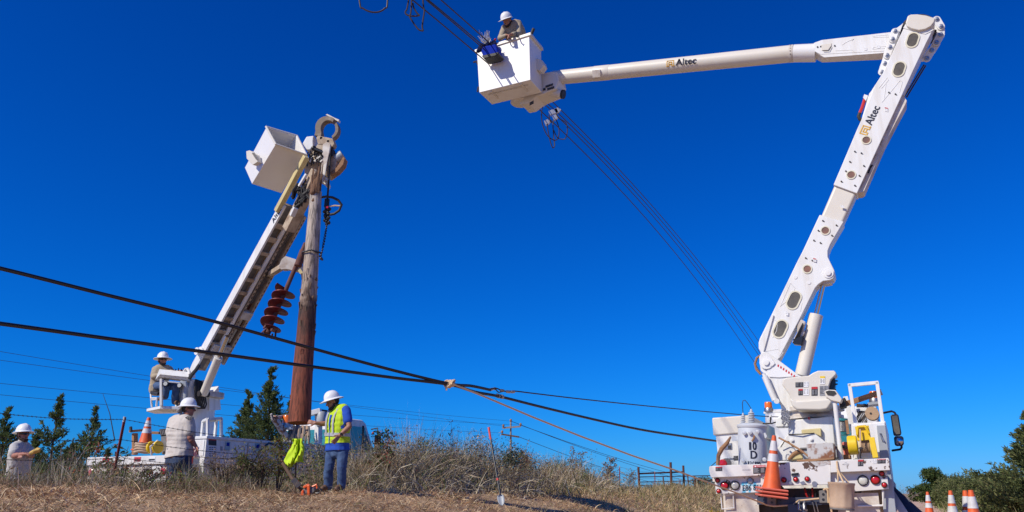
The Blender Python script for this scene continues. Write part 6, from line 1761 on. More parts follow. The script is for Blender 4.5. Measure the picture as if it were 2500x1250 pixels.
mb = MB(); d_ = (J['wl']-J['el']).normalized(); c = J['wl'] - d_*.045; mb.lathe([(.035, -.012), (.040, -.010), (.040, .010), (.035, .012)], c, d_, 18); mb.cyl(c + (CAM-c).normalized()*.03, c + (CAM-c).normalized()*.05, .022, 14); P1.th.part('wrist_watch', mb, M['blackgloss'])

# --- the man walking by the derrick truck, seen from behind and to the side
J = joints(15.5, dict(head=(460,998,.05), neck=(449,1017,.05), sl=(425,1030,.22), sr=(461,1029,-.14), er=(464,1068,-.18), wr=(479,1091,-.10), el=(413,1073,.12), wl=(428,1096,-.02),
    hl=(424,1114,.12), hr=(450,1114,-.12), kl=(422,1152,.02), al=(417,1188,.18), tl=(428,1197,.06), kr=(459,1152,-.05), ar=(455,1190,-.12), tr=(468,1197,-.06)))
P2 = Person('person in a stone tee shirt, jeans and white hard hat walking past the derrick truck', Vector((J['ar'].x, J['ar'].y, J['tr'].z-.04)), J, (.93, .05, -.03), (-.02, 0, 1), 1.06, 1.22,
    hands={'r': (at(489,1110,15.3), (-.5,-.4,-.3), 1, .55)})
P2.finish(M['skin2']); P2.trousers(M['denimdark']); P2.boots(M['boot'])
sh2 = P2.shirt(M['tee_tan'], sleeve=.62, hem=.02, name='tee_shirt', sl_r=.085, ripple=.010)
P2.hair(M['hair']); P2.glasses(); P2.helmet(True, .04, .042)
mb = MB(); vs = []
q = P2.q; mb.prism([q(-.10, -.09, .03), q(.10, -.09, .03), q(.12, -.16, -.05), q(.10, -.15, -.09), q(-.10, -.15, -.09), q(-.12, -.16, -.05)], P2.look*.012); P2.th.part('neck_shade', mb, M['hatband'])
mb = MB()
for k in range(5):
    a = at(452+k*2.2, 1020+k*1.5, 15.28-.015*k); mb.tube([a, a+Vector((.04, -.01, .02)), a+Vector((.09, .0, .05))], .006, 4)
P2.th.part('shirt_print', mb, M['decal_black'], parent=sh2, kind='stuff')

# --- the man at the far left edge, arms crossed in front
J = joints(14.9, dict(head=(57,1061,.0), neck=(54,1078,.02), sl=(63,1092,.20), sr=(37,1093,-.16), er=(35,1113,-.28), wr=(58,1108,-.40), el=(78,1112,.02), wl=(66,1109,-.28),
    hl=(53,1164,.13), hr=(31,1164,-.10), kl=(50,1205,.08), al=(46,1240,.14), tl=(60,1249,.06), kr=(26,1205,-.14), ar=(22,1242,-.08), tr=(36,1250,-.16)))
P3 = Person('person in sunglasses, grey tee and white hard hat standing before the cedars', Vector((J['ar'].x, J['ar'].y, J['tr'].z-.04)), J, (.88, -.42, .05), (.0, 0, 1), 1.0, 1.08,
    hands={'r': (at(72,1107,14.45), (.2,.2,-.9), 1, .5), 'l': (at(50,1112,14.5), (.1,.3,-.9), 1, .5)})
P3.finish(M['skin2']); P3.trousers(M['denimdark']); P3.boots(M['boot']); P3.shirt(M['tee_grey'], sleeve=.60, hem=.06, name='tee_shirt', sl_r=.088, ripple=.010)
P3.hair(M['beard']); P3.beard(M['beard']); P3.glasses(); P3.helmet(True, .03, .045)
GL = Thing('work_gloves', 'yellow leather work gloves held by the person at the far left', 'gloves', at(88, 1100, 14.42))
mb = MB(); mb.capsule(at(76,1106,14.42), at(92,1099,14.40), .035, .045); mb.capsule(at(84,1101,14.38), at(97,1097,14.36), .03, .025); mb.capsule(at(90,1102,14.4), at(97,1103,14.38), .022, .015)
GL.mesh('glove', voxel(mb, 'glove', .008, 3, GL.inv, .004, 50), M['glove'])

# --- the operator on the derrick's platform
J = joints(18.55, dict(head=(397,879,.0), neck=(396,892,.05), sr=(379,902,.0), sl=(414,902,.08), er=(375,920,-.08), wr=(392,913,-.34), el=(424,913,-.06), wl=(441,906,-.22),
    hr=(380,940,.10), hl=(394,940,.16), kr=(407,944,-.36), ar=(402,968,-.30), tr=(389,974,-.42), kl=(430,945,-.34), al=(427,980,-.20), tl=(438,987,-.32)))
P4 = Person('person in a khaki shirt, jeans and full-brim hard hat seated at the derrick controls', Vector((J['hr'].x, J['hr'].y, J['hr'].z-.12)), J, (.62, -.76, .02), (0, 0, 1), 1.0, 1.05,
    hands={'l': (at(449,904,18.25), (0,.2,-1), 1, .6), 'r': (at(398,911,18.1), (0,.2,-1), 1, .6)})
P4.finish(M['skin']); P4.trousers(M['denim']); P4.boots(M['boot']); P4.shirt(M['khaki'], sleeve=1.75, hem=.04, name='work_shirt', ripple=.008)
P4.hair(M['hair']); P4.beard(M['hair'], False); P4.glasses(); P4.helmet(True, .0, .078)
single('work_glove', 'white cloth glove lying on the derrick control console', 'glove', (lambda m: m.tube([at(449,908,18.2), at(453,902,18.2), at(458,901,18.2), at(462,907,18.15), at(463,914,18.1)], [.03,.035,.035,.03,.025], 8))(MB()), M['whitecloth'])

# --- the lineman leaning on the raised bucket's lip
J = joints(15.93, dict(head=(1238,51,-.10), neck=(1247,62,.06), sr=(1232,68,.02), sl=(1266,57,.06), er=(1221,93,-.12), wr=(1237,86,-.32), el=(1266,82,-.16), wl=(1249,84,-.36),
    hr=(1253,112,.20), hl=(1280,106,.22), kr=(1249,158,.12), kl=(1276,152,.12), ar=(1247,196,.20), al=(1274,192,.20), tr=(1243,199,.08), tl=(1270,195,.08)))
P5 = Person('person in khaki and a white hard hat leaning over the raised bucket lip', Vector((J['ar'].x, J['ar'].y, J['ar'].z-.05)), J, (-.42, -.72, -.52), (-.22, -.25, 1), 1.03, 1.0,
    hands={'r': (at(1247,89,15.54), (0,-.3,-1), 1, .6), 'l': (at(1240,88,15.51), (0,-.3,-1), 1, .6)})
P5.finish(M['skin']); P5.trousers(M['denimdark']); P5.boots(M['boot']); s5 = P5.shirt(M['khaki'], sleeve=1.85, hem=.04, name='work_shirt', ripple=.008)
P5.hair(M['hair']); P5.beard(M['hair'], False); P5.helmet(False, .0, .05)
# ================================================================== THE POLE
PO = Thing('utility_pole', 'weathered wooden pole with a dark butt, held up by the derrick boom', 'pole', at(731, 1035, 14.9))
pb, ptp = at(731, 1033, 14.9), at(771.5, 470, 15.35)
def pole_mat():
    m = bpy.data.materials.new('creosoted_pole'); m.use_nodes = True; n = m.node_tree.nodes; l = m.node_tree.links; b = n['Principled BSDF']; b.inputs['Roughness'].default_value = .8
    tc = n.new('ShaderNodeTexCoord'); sp_ = n.new('ShaderNodeSeparateXYZ'); l.new(tc.outputs['Object'], sp_.inputs[0])
    mp = n.new('ShaderNodeMapping'); mp.inputs['Scale'].default_value = (13, 13, .8); l.new(tc.outputs['Object'], mp.inputs['Vector'])
    no = n.new('ShaderNodeTexNoise'); no.inputs['Scale'].default_value = 2.2; no.inputs['Detail'].default_value = 8; no.inputs['Roughness'].default_value = .65; l.new(mp.outputs[0], no.inputs['Vector'])
    n2 = n.new('ShaderNodeTexNoise'); n2.inputs['Scale'].default_value = 5; n2.inputs['Detail'].default_value = 7; l.new(tc.outputs['Object'], n2.inputs['Vector'])
    ad = n.new('ShaderNodeMath'); ad.operation = 'MULTIPLY_ADD'; l.new(n2.outputs['Fac'], ad.inputs[0]); ad.inputs[1].default_value = 1.0; l.new(sp_.outputs['Z'], ad.inputs[2])
    r = n.new('ShaderNodeValToRGB'); mr = n.new('ShaderNodeMapRange'); mr.inputs['From Max'].default_value = 5.2; l.new(ad.outputs[0], mr.inputs['Value']); l.new(mr.outputs[0], r.inputs['Fac'])
    e = r.color_ramp.elements; e[0].position = .0; e[0].color = (.25,.06,.024,1); e[1].position = .30; e[1].color = (.19,.05,.025,1)
    for p, c in ((.46, (.085,.032,.02,1)), (.50, (.055,.03,.022,1)), (.535, (.16,.10,.07,1)), (.565, (.33,.25,.19,1)), (.8, (.42,.35,.29,1)), (1.0, (.46,.40,.34,1))): x = e.new(p); x.color = c
    mx = n.new('ShaderNodeMix'); mx.data_type = 'RGBA'; mx.blend_type = 'MULTIPLY'; mr2 = n.new('ShaderNodeMapRange'); mr2.inputs['From Min'].default_value = .40; mr2.inputs['From Max'].default_value = .54; mr2.inputs['To Min'].default_value = .38; mr2.inputs['To Max'].default_value = 1.12
    l.new(no.outputs['Fac'], mr2.inputs['Value']); cc = n.new('ShaderNodeCombineColor'); [l.new(mr2.outputs[0], cc.inputs[i]) for i in range(3)]
    mx.inputs['Factor'].default_value = 1; l.new(r.outputs['Color'], mx.inputs['A']); l.new(cc.outputs[0], mx.inputs['B']); l.new(mx.outputs['Result'], b.inputs['Base Color'])
    bp_ = n.new('ShaderNodeBump'); bp_.inputs['Strength'].default_value = .7; bp_.inputs['Distance'].default_value = .02; l.new(no.outputs['Fac'], bp_.inputs['Height']); l.new(bp_.outputs['Normal'], b.inputs['Normal'])
    return m
M['pole'] = pole_mat()
mb = MB(); n_ = 34; seg = 28; vs = []; fs = []; d_ = (ptp-pb); L_ = d_.length; d_.normalize(); x_ = d_.orthogonal().normalized(); y_ = d_.cross(x_)
for i in range(n_+1):
    f = i/n_; r = .193*(1-f) + .112*f
    for k in range(seg):
        q = 2*math.pi*k/seg; rr = r*(1 + .018*math.sin(3*q+f*4) + .012*math.sin(7*q+f*9) + .010*math.sin(5*q-f*23) - .05*max(0, 1-abs(((q-4.6+.3*f) % 6.283)-.0)*9))
        vs.append(pb + d_*L_*f + x_*math.cos(q)*rr + y_*math.sin(q)*rr)
for i in range(n_):
    for k in range(seg): fs.append((i*seg+k, i*seg+(k+1) % seg, (i+1)*seg+(k+1) % seg, (i+1)*seg+k))
fs += [list(range(seg))[::-1], [n_*seg+k for k in range(seg)]]
mb.add(vs, fs, True); PO.part('shaft', mb, M['pole'])
M['rawwood'] = mat('broken_raw_wood', (.20,.105,.055), .85, c2=(.09,.045,.028), scale=6, amt=.9, stretch=(5,5,.6), bump=.6, bscale=20)
rnd = random.Random(4)
for k in range(46):     # flaking bark round the old ground line
    f = .44 + .16*rnd.random() if k < 34 else .2+.6*rnd.random(); q = 6.283*rnd.random(); r = .193*(1-f)+.112*f; t_ = x_*math.cos(q)+y_*math.sin(q); s_ = d_.cross(t_); c = pb + d_*L_*f + t_*(r+.004); w_ = .012+.022*rnd.random(); h = .04+.10*rnd.random()
    mb = MB(); mb.add([c-s_*w_, c+s_*w_, c+s_*w_*.6+d_*h+t_*.022*rnd.random(), c-s_*w_*.7+d_*h*.9+t_*.02*rnd.random(), c-s_*w_-t_*.02, c+s_*w_-t_*.02, c+s_*w_*.6+d_*h-t_*.02, c-s_*w_*.7+d_*h*.9-t_*.02], [(0,1,2,3), (7,6,5,4), (0,4,5,1), (1,5,6,2), (2,6,7,3), (3,7,4,0)]); PO.part('bark_flake', mb, M['bark' if k % 3 else 'pole'])
for k in range(13):
    q = 2*math.pi*k/13 + rnd.random()*.3; rr = .112*(.35+.6*rnd.random()); h = .22 + .42*rnd.random()*(1.3 if math.cos(q) > 0 else .8); b0 = pb + d_*(L_-.05) + x_*math.cos(q)*rr + y_*math.sin(q)*rr
    w_ = .02+.022*rnd.random(); ax2 = (d_ + x_*rnd.uniform(-.06, .06) + y_*rnd.uniform(-.06, .06)); t_ = x_*math.cos(q)+y_*math.sin(q); s_ = d_.cross(t_)
    mb = MB(); mb.add([b0-s_*w_-t_*w_*.6, b0+s_*w_-t_*w_*.6, b0+s_*w_+t_*w_*.6, b0-s_*w_+t_*w_*.6, b0+ax2*h-s_*w_*.5, b0+ax2*h*1.06+s_*w_*.35, b0+ax2*h*.9+t_*w_*.5], [(0,1,2,3), (0,1,5,4), (1,2,6,5), (2,3,6), (3,0,4,6), (4,5,6)])
    PO.part('splinter', mb, M['rawwood'])
mb = MB(); c = at(765, 492, 15.25); mb.capsule(c, at(768, 476, 15.28), .045, .04); mb.capsule(at(764,470,15.25), at(772,440,15.35), .06, .05); PO.part('broken_head', mb, M['rawwood'])
# sling chain round the pole, and hanging from the tackle
CH_ = Thing('sling_chain', 'dark link chain slung round the hanging wooden pole', 'chain', at(762, 632, 15.1))
mb = MB(); f_ = .0
zc = pb + d_*L_*((632-1033)/(470-1033.)); 
for k in range(34):
    q = 2*math.pi*k/34; c = zc + (x_*math.cos(q)+y_*math.sin(q))*.172 + d_*(.01*math.sin(5*q)); t_ = (-x_*math.sin(q)+y_*math.cos(q)); mb.ell(c, (.014, .024, .016), Matrix((x_*math.cos(q)+y_*math.sin(q), t_, d_)).transposed(), 8, 5)
for k in range(26):
    c = at(798, 548, 15.7).lerp(at(783, 630, 15.05), k/25.) + Vector((.012*math.sin(k*3), 0, 0)); mb.ell(c, (.018 if k % 2 else .009, .012, .026), seg=8, rings=5)
CH_.part('chain_links', mb, M['blackgloss'], kind='stuff')
mb = MB(); mb.capsule(at(784,631,14.98), at(787,634,14.98), .03, .02); CH_.part('chain_hook', mb, M['darksteel'])

# ================================================================== OVERHEAD LINES AND CABLES
def wire_pts(ctrl, n=40, t0=-.25, t1=1.25):
    """smooth curve through three places, carried on beyond both ends"""
    a, b, c = ctrl; tb = (b-a).length/((b-a).length+(c-b).length); out = []
    for i in range(n+1):
        t = t0+(t1-t0)*i/n
        la = (t-tb)*(t-1)/(tb); lb_ = t*(t-1)/(tb*(tb-1)); lc = t*(t-tb)/(1-tb)
        out.append(a*la + b*lb_ + c*lc)
    return out
for i, (p0, p1, p2, lab) in enumerate((
    ((1010, 2), (1311, 262), (1842, 885), 'lowest of the four overhead wires passing behind the raised bucket'),
    ((1041, 0), (1324, 249), (1850, 864), 'overhead wire next above the lowest behind the raised bucket'),
    ((1046, 0), (1329, 245), (1850, 853), 'overhead wire next below the topmost behind the raised bucket'),
    ((1077, 0), (1339, 239), (1852, 833), 'topmost of the four overhead wires passing behind the raised bucket'))):
    pts = wire_pts([at(*p0, 13.2+.1*i), at(*p1, 18.2+.12*i), at(*p2, 39+.5*i)], 44, -.30, 1.35)
    mb = MB(); mb.tube(pts, .0125, 6); single('overhead_wire', lab, 'wire', mb, M['oldwire'], group='overhead wires at the raised bucket')
# clamps and jumper loops below the bucket
JC = Thing('jumper_clamps', 'white clamps with jumper loops hung on the wires below the raised bucket', 'clamps', at(1345, 290, 18.2))
for px, py in ((1328, 252), (1346, 275), (1356, 272), (1335, 299), (1355, 287), (1360,270)):
    mb = MB(); c = at(px, py, 18.1); mb.box(c, Vector((.045,0,.02)), Vector((0,.03,0)), Vector((-.02,0,.05))); mb.box(c+Vector((.04,0,.03)), Vector((.05,0,-.02)), Vector((0,.02,0)), Vector((0,0,.018))); mb.cyl(c-ZV*.04, c-ZV*.09, .014, 8)
    JC.part('clamp', mb, M['alu'])
for pts in ([(1325,258),(1322,280),(1325,305),(1336,330),(1352,342),(1362,338),(1365,320),(1361,300),(1356,290)], [(1336,303),(1339,325),(1345,350),(1350,361),(1354,355),(1352,335),(1350,305),(1352,292)], [(1358,278),(1366,290),(1382,300),(1385,322),(1380,338),(1372,340),(1360,335),(1352,318)], [(1340,280),(1343,295),(1348,300)]):
    mb = MB(); P_ = [at(x, y, 18.05+.02*i) for i, (x, y) in enumerate(pts)]
    sm = []
    for i in range(len(P_)-1):
        a, b, c, d = P_[max(i-1, 0)], P_[i], P_[i+1], P_[min(i+2, len(P_)-1)]
        for t in (0, .25, .5, .75): sm.append(.5*((2*b) + (c-a)*t + (2*a-5*b+4*c-d)*t*t + (3*b-a-3*c+d)*t**3))
    sm.append(P_[-1]); mb.tube(sm, .012, 6); JC.part('jumper_loop', mb, M['oldwire'])
def spline(pix, Y, r, seg=7, ext=0):
    P_ = [at(p[0], p[1], (p[2] if len(p) > 2 else Y)) for p in pix]; sm = []
    if ext: P_.insert(0, P_[0] + (P_[0]-P_[1])*ext)
    for i in range(len(P_)-1):
        a, b, c, d = P_[max(i-1, 0)], P_[i], P_[i+1], P_[min(i+2, len(P_)-1)]
        for t in (0, .2, .4, .6, .8): sm.append(.5*((2*b) + (c-a)*t + (2*a-5*b+4*c-d)*t*t + (3*b-a-3*c+d)*t**3))
    sm.append(P_[-1]); mb = MB(); mb.tube(sm, r, seg); return mb
single('jumper_loop', 'single hanging loop of wire at the top edge, left of the pair', 'wire', spline([(866,-120),(878,5),(886,20),(905,29),(925,29),(940,20),(946,4),(948,-120)], 12.5, .014), M['oldwire'])
JL = Thing('jumper_lead', 'tangled pair of hanging wire loops at the top edge', 'wire', at(1010, 20, 12.8))
for pts in ([(1012,-110),(996,10),(990,28),(992,35),(1003,39),(1023,38),(1018,32),(1010,18),(1008,8)], [(1010,-110),(1004,20),(1000,38),(1003,46),(1012,60),(1022,72),(1030,75),(1033,74),(1031,66),(1033,48),(1036,26),(1033,6),(1026,-110)]):
    JL.part('wire_loop', spline(pts, 12.8, .014), M['oldwire'])
# heavy black service cables pulled together by a rope
KN = (1098, 937)
single('service_cable', 'thick black cable entering at the left edge, the upper of the two', 'cable', spline([(-260,596,5.4),(0,655,6.2),(260,720,7.0),(520,784,7.7),(760,850,8.4),(960,904,8.9),KN+(9.2,),(1150,942,9.5),(1197,952,9.8)], 0, .0165, 8, 6), M['cable'])
single('service_cable', 'thick black cable entering at the left edge, the lower of the two', 'cable', spline([(-260,757,5.4),(0,790,6.2),(260,826,7.0),(520,862,7.7),(760,895,8.4),(960,922,8.9),(1098,939,9.2),(1160,957,9.6),(1220,968,10.0),(1320,993,10.7),(1450,1024,11.7),(1560,1048,12.5),(1660,1064,13.4),(1760,1078,14.6),(1900,1096,16.5)], 0, .0165, 8, 6), M['cable'])
single('service_wire', 'thinner black wire running on from the splice to behind the transformer', 'wire', spline([(1197,950,9.8),(1212,948,9.9),(1230,955,10.0),(1258,955,10.2),(1300,960,10.5),(1400,972,11.3),(1520,985,12.4),(1640,997,13.6),(1760,1008,14.8),(1860,1016,16),(1960,1020,17.5)], 0, .008, 7), M['cable'])
SPL = Thing('cable_splice', 'wrapped wire splice with clamps on the thinner black wire', 'splice', at(1225, 955, 10))
for (a, b) in (((1196,951),(1202,950)), ((1205,949),(1210,949)), ((1222,953),(1230,954)), ((1236,956),(1246,957)), ((1249,957),(1256,956))):
    mb = MB(); mb.cyl(at(*a, 9.95), at(*b, 9.97), .017, 8); SPL.part('wrap', mb, M['steel'])
SPL.part('pigtail', spline([(1210,950),(1216,957),(1222,957),(1232,953)], 9.95, .007), M['cable'])
mb = MB(); mb.cyl(at(1212,965,9.98), at(1220,968,10.0), .026, 8); mb.cyl(at(1223,968,10.0), at(1227,969,10.03), .026, 8); SPL.parts('wrap', mb, M['steel'])
RP = Thing('pull_rope', 'long tan rope from the cable knot down to the bucket truck hitch', 'rope', at(1490, 1090, 10))
hx = B.pw(1872, 1233, -.2); rp = [at(KN[0]+4, KN[1]-1, 9.15)]
endY = hx.y
for x, y in ((1180,967),(1300,1018),(1420,1066),(1540,1111),(1640,1145),(1740,1182),(1800,1204)): rp.append(at(x, y, 9.15 + (endY-9.15)*(x-1098)/(1872-1098.)))
rp += [hx, B.pw(1890, 1236, -.2), B.pw(1935, 1233, -.08), B.pw(1950, 1222, -.1), B.pw(2000, 1217, -.12)]
mb = MB(); mb.tube(rp, .0112, 8); RP.part('rope_line', mb, M['rope'])
kc = at(*KN, 9.2); mb = MB()
for k in range(4): mb.tube([kc + Vector((.03*math.cos(q) + .018*k-.03, .03*math.sin(q), .04*math.sin(q+.6*k))) for q in [2*math.pi*i/12 for i in range(12)]], .011, 6, closed=True)
mb.tube([kc+Vector((-.02, -.02, 0)), kc+Vector((-.035, -.03, -.05)), kc+Vector((-.03, -.03, -.075))], .012, 6); mb.capsule(kc+Vector((-.03,0,.0)), kc+Vector((.03,0,-.01)), .026); RP.part('knot', mb, M['rope'])
RB = Thing('hitch_rope', 'bundle of tan rope looped over the right bumper block of the bucket truck', 'rope', B.pw(2018, 1205, -.2))
RB.part('rope_line', (lambda m: m.tube([B.pw(2010,1196,-.2), B.pw(2016,1193,-.2), B.pw(2021,1198,-.2), B.pw(2022,1215,-.18), B.pw(2023,1228,-.18)], .014, 8))(MB()), M['rope'])
RB.part('rope_line', (lambda m: m.tube([B.pw(2018,1194,-.16), B.pw(2024,1193,-.16), B.pw(2027,1200,-.18), B.pw(2026,1226,-.18), B.pw(2031,1252,-.15)], .014, 8))(MB()), M['rope'])
# far pole line across the field
FP = Thing('far_utility_pole', 'distant wooden utility pole with two crossarms above the tall grass', 'pole', gpt(1247, 113))
mb = MB(); mb.cyl(gpt(1247, 113, -.3), at(1247, 1027, 113), .17, 10, .11); FP.part('shaft', mb, M['greywood'])
for a, b, nm in (((1226,1045),(1272,1041),'crossarm'), ((1224,1060),(1268,1067),'crossarm')):
    mb = MB(); mb.beam(at(*a, 112.7), at(*b, 112.7), .16, .20); FP.part(nm, mb, M['greywood'] if a[1] < 1050 else M['bark'])
for x, y in ((1229,1041),(1247,1028),(1271,1038),(1226,1056)):
    mb = MB(); mb.lathe([(.06, -.1), (.14, 0), (.16, .12), (.10, .26), (.001, .3)], at(x, y, 112.6), ZV, 10); FP.part('insulator', mb, M['wood'])
for i, (a, b, lab) in enumerate((
    ((-60,848),(1229,1040),'uppermost thin far power line crossing from the left edge'), ((-60,871),(1247,1028),'second thin far power line from the top at the left edge'), ((-60,930),(1271,1038),'third thin far power line from the top at the left edge'), ((-60,958),(1226,1057),'lowest thin far power line at the left edge'))):
    A_, B__ = at(*a, 57), at(*b, 112.6); mb = MB(); mb.tube([A_.lerp(B__, t/14) - ZV*(1.0*4*(t/14)*(1-t/14)*.35) for t in range(15)], .015, 5); single('power_line', lab, 'wire', mb, M['oldwire'], group='far power lines')
for i, (a, b, lab) in enumerate((((1247,1028),(1760,1192),'thin far wire falling right from the distant pole, upper'), ((1271,1038),(1760,1180),'thin far wire falling right from the distant pole, middle'), ((1268,1067),(1700,1200),'thin far wire falling right from the distant pole, lower'))):
    A_, B__ = at(*a, 112.6), at(*b, 230); mb = MB(); mb.tube([A_.lerp(B__, t/8) - ZV*(2.0*4*(t/8)*(1-t/8)*.5) for t in range(9)], .035, 5); single('power_line', lab, 'wire', mb, M['oldwire'], group='far power lines')

# ================================================================== FENCES
BF = Thing('barbed_wire_fence', 'red steel posts with barbed wire running along the field', 'fence', gpt(278, 14.0))
def on_fence(px): 
    k = (px-1250)/2130.0     # x/Y on the horizon
    Y = (-10.0 + RF.O.x*RF.U.x + RF.O.y*RF.U.y)/(k*RF.U.x + RF.U.y); return Vector((k*Y, Y, 0))
posts = []
for px, top, lean in ((-160, 985, .02), (281, 1018, .10), (700, 1075, -.03), (1010, 1102, .03), (1206, 1046, 0), (1410, 1130, .03), (1515, 1138, .04), (1601, 1151, .03), (1662, 1169, .02)):
    p = on_fence(px); zt_ = at(px, top, p.y).z if px != 1206 else float(ground(p.x, p.y))+1.2; g_ = float(ground(p.x, p.y)); tp_ = Vector((p.x, p.y, zt_)); bt = Vector((p.x-lean*1.2, p.y, g_-.3))
    mb = MB(); mb.beam(bt, tp_, .045, .012); mb.beam(bt+Vector((0, .02, 0)), tp_+Vector((0, .02, 0)), .012, .04); pst = BF.part('fence_post', mb, M['redpost'])
    mb = MB(); mb.beam(bt.lerp(tp_, .95), tp_ + Vector((0, 0, .004)), .046, .016); BF.part('pale_tip', mb, M['cream'], parent=pst)
    posts.append((bt + (tp_-bt), g_))
for k, fr_ in enumerate((.97, .72, .50, .30)):
    mb = MB(); pts = []
    for i in range(len(posts)-1):
        a = posts[i][0].copy(); a.z = posts[i][1] + (a.z-posts[i][1])*fr_; b = posts[i+1][0].copy(); b.z = posts[i+1][1] + (b.z-posts[i+1][1])*fr_
        for t in range(6): pts.append(a.lerp(b, t/6) - ZV*.06*math.sin(math.pi*t/6))
    pts.append(b); mb.tube(pts, .0042, 5); w_ = BF.part('fence_wire', mb, M['oldwire'])
    mb = MB()
    for i in range(0, 5):
        for t in range(40 if i < 2 else 24):
            tt = i*6 + 6*t/(40 if i < 2 else 24.); j = int(tt); c = pts[j].lerp(pts[j+1], tt-j); mb.tube([c+Vector((.010, 0, .012)), c+Vector((-.010, .005, -.012))], .0025, 3); mb.tube([c+Vector((.010, .005, -.012)), c+Vector((-.009, -.005, .012))], .0025, 3)
    BF.part('barbs', mb, M['oldwire'], parent=w_, kind='stuff')
PF = Thing('pipe_fence', 'rusty pipe corral fence with a braced corner left of the bucket truck', 'fence', gpt(1637, 42))
def pipe(nm, a, b, Ya, Yb, r, m='rustpipe'):
    mb = MB(); mb.cyl(at(*a, Ya), at(*b, Yb), r, 10); return PF.part(nm, mb, M[m])
for px, top, Y, r in ((1558.5,1140,42,.055),(1637,1128.5,43,.062),(1668,1136.5,43.5,.055),(1696,1161,45,.04),(1679,1162,44,.03),(1744,1160,46.5,.03),(1619,1164,42.7,.03)):
    b_ = gpt(px+3, Y, -.3); t_ = at(px, top, Y); mb = MB(); mb.cyl(b_, t_, r, 10); PF.part('pipe_post', mb, M['rustpipe'])
pipe('pipe_rail', (1560,1156.5), (1668,1152), 42, 43.5, .04); pipe('pipe_rail', (1560,1164.5), (1740,1161), 42, 46, .022)
pipe('pipe_rail', (1560,1177), (1744,1172.5), 42, 46.5, .022); pipe('pipe_rail', (1560,1185), (1700,1189), 42, 45, .022); pipe('pipe_rail', (1640,1181), (1668,1186), 43, 43.5, .035); pipe('pipe_rail', (1696,1188), (1744,1187.5), 45, 46.5, .022); pipe('pipe_rail', (1690,1201), (1744,1199), 45, 46.5, .022)

# ================================================================== SMALL THINGS ON THE GROUND
SHV = Thing('shovel', 'black long-handled shovel with a red grip standing in the dry grass', 'shovel', at(1223, 1228, 15.0))
a, b = at(1193, 1044, 15.5), at(1221, 1207, 15.0); d_ = (b-a)
mb = MB(); mb.cyl(a, a + d_*.19, .021, 12, .019); SHV.part('grip', mb, M['redpaint'])
mb = MB(); mb.cyl(a + d_*.185, b, .017, 12); SHV.part('handle', mb, M['blackgloss'])
mb = MB(); mb.cyl(a + d_*.77, a + d_*.80, .021, 12); SHV.part('handle_band', mb, M['redpaint'])
mb = MB(); vs = []; fs = []; e = d_.normalized(); sx = Vector((1, 0, 0)); sx = (sx - e*sx.dot(e)).normalized(); nn = e.cross(sx)
prof_ = ((.0, .022), (.02, .055), (.08, .062), (.14, .055), (.18, .035), (.20, .01))
for t, w_ in prof_:
    for k in (-1, -.5, 0, .5, 1): vs.append(b + e*t + sx*w_*k + nn*.03*(k*k-1)*(1-t))
for i in range(len(prof_)-1):
    for k in range(4): fs.append((i*5+k, i*5+k+1, i*5+k+6, i*5+k+5))
mb.add(vs, fs, True); bl_ = SHV.part('blade', mb, M['grey']); so = bl_.modifiers.new('thick', 'SOLIDIFY'); so.thickness = .004
CS = Thing('chainsaw', 'orange chainsaw resting on the dry grass beside the man in the vest', 'chainsaw', at(755, 1206, 14.2))
mb = MB(); mb.prism([at(x, y, 14.15) for x, y in ((738,1196),(748,1189),(766,1190),(770,1200),(762,1206),(740,1207))], Vector((.02,.2,0))); CS.part('engine', mb, M['rubbergrey'], bevel=.02)
mb = MB(); mb.prism([at(x, y, 14.13) for x, y in ((733,1210),(737,1196),(741,1196),(741,1210))], Vector((0,.22,0))); mb.prism([at(x, y, 14.12) for x, y in ((749,1186),(756,1182),(756,1211),(750,1211))], Vector((0,.05,0))); mb.beam(at(741,1190,14.15), at(755,1183,14.15), .05, .04); mb.tube([at(760,1190,14.2), at(773,1183.5,14.2), at(775,1194,14.2)], .022, 7); CS.parts('orange_cover', mb, M['orangeplastic'], bevel=.008)
mb = MB(); mb.beam(at(731,1188,14.2), at(715,1170,14.5), .09, .012, up=Vector((.3,-1,0))); CS.part('guide_bar', mb, M['darksteel'])
mb = MB(); mb.tube([at(770,1199,14.15), at(778,1194,14.1), at(785,1197,14.1), at(782,1203,14.1), at(772,1205,14.12)], .026, 7); CS.part('rear_handle', mb, M['blackgloss'])
HV = Thing('hi_vis_shirt', 'lime hi-vis shirt hung over the weeds left of the pole butt', 'shirt', at(720, 1105, 14.9))
mb = MB(); vs = []; fs = []; rows, cols = 18, 14
for i in range(rows+1):
    t = i/rows
    for j in range(cols+1):
        s_ = j/cols; L0 = (713-20*sst(.35, .95, t)) ; R0_ = 739.5+2*t; px = L0 + (R0_-L0)*s_ + 2*math.sin(t*9+s_*4); py = 1071 + (64+8*math.sin(s_*5.2+.5) - 18*max(0, .35-s_)*2)*t
        vs.append(at(float(px), float(py), 14.9 + .07*math.sin(s_*11+t*3) + .05*math.sin(t*7+s_*17)))
for i in range(rows):
    for j in range(cols): fs.append((i*(cols+1)+j, i*(cols+1)+j+1, (i+1)*(cols+1)+j+1, (i+1)*(cols+1)+j))
mb.add(vs, fs, True); o = HV.part('cloth', mb, M['vest']); so = o.modifiers.new('thick', 'SOLIDIFY'); so.thickness = .012
mb = MB(); mb.tube([at(724,1070,14.93), at(722,1150,14.93), at(720,1200,14.93)], .014, 6); HV.part('stake', mb, M['bark'])
mb = MB(); mb.tube([at(690,1130,14.8), at(712,1166,14.7), at(735,1196,14.4)], [.03,.03,.025], 7); single('fallen_branch', 'dark dead branch slanting down to the orange chainsaw', 'branch', mb, M['bark'])
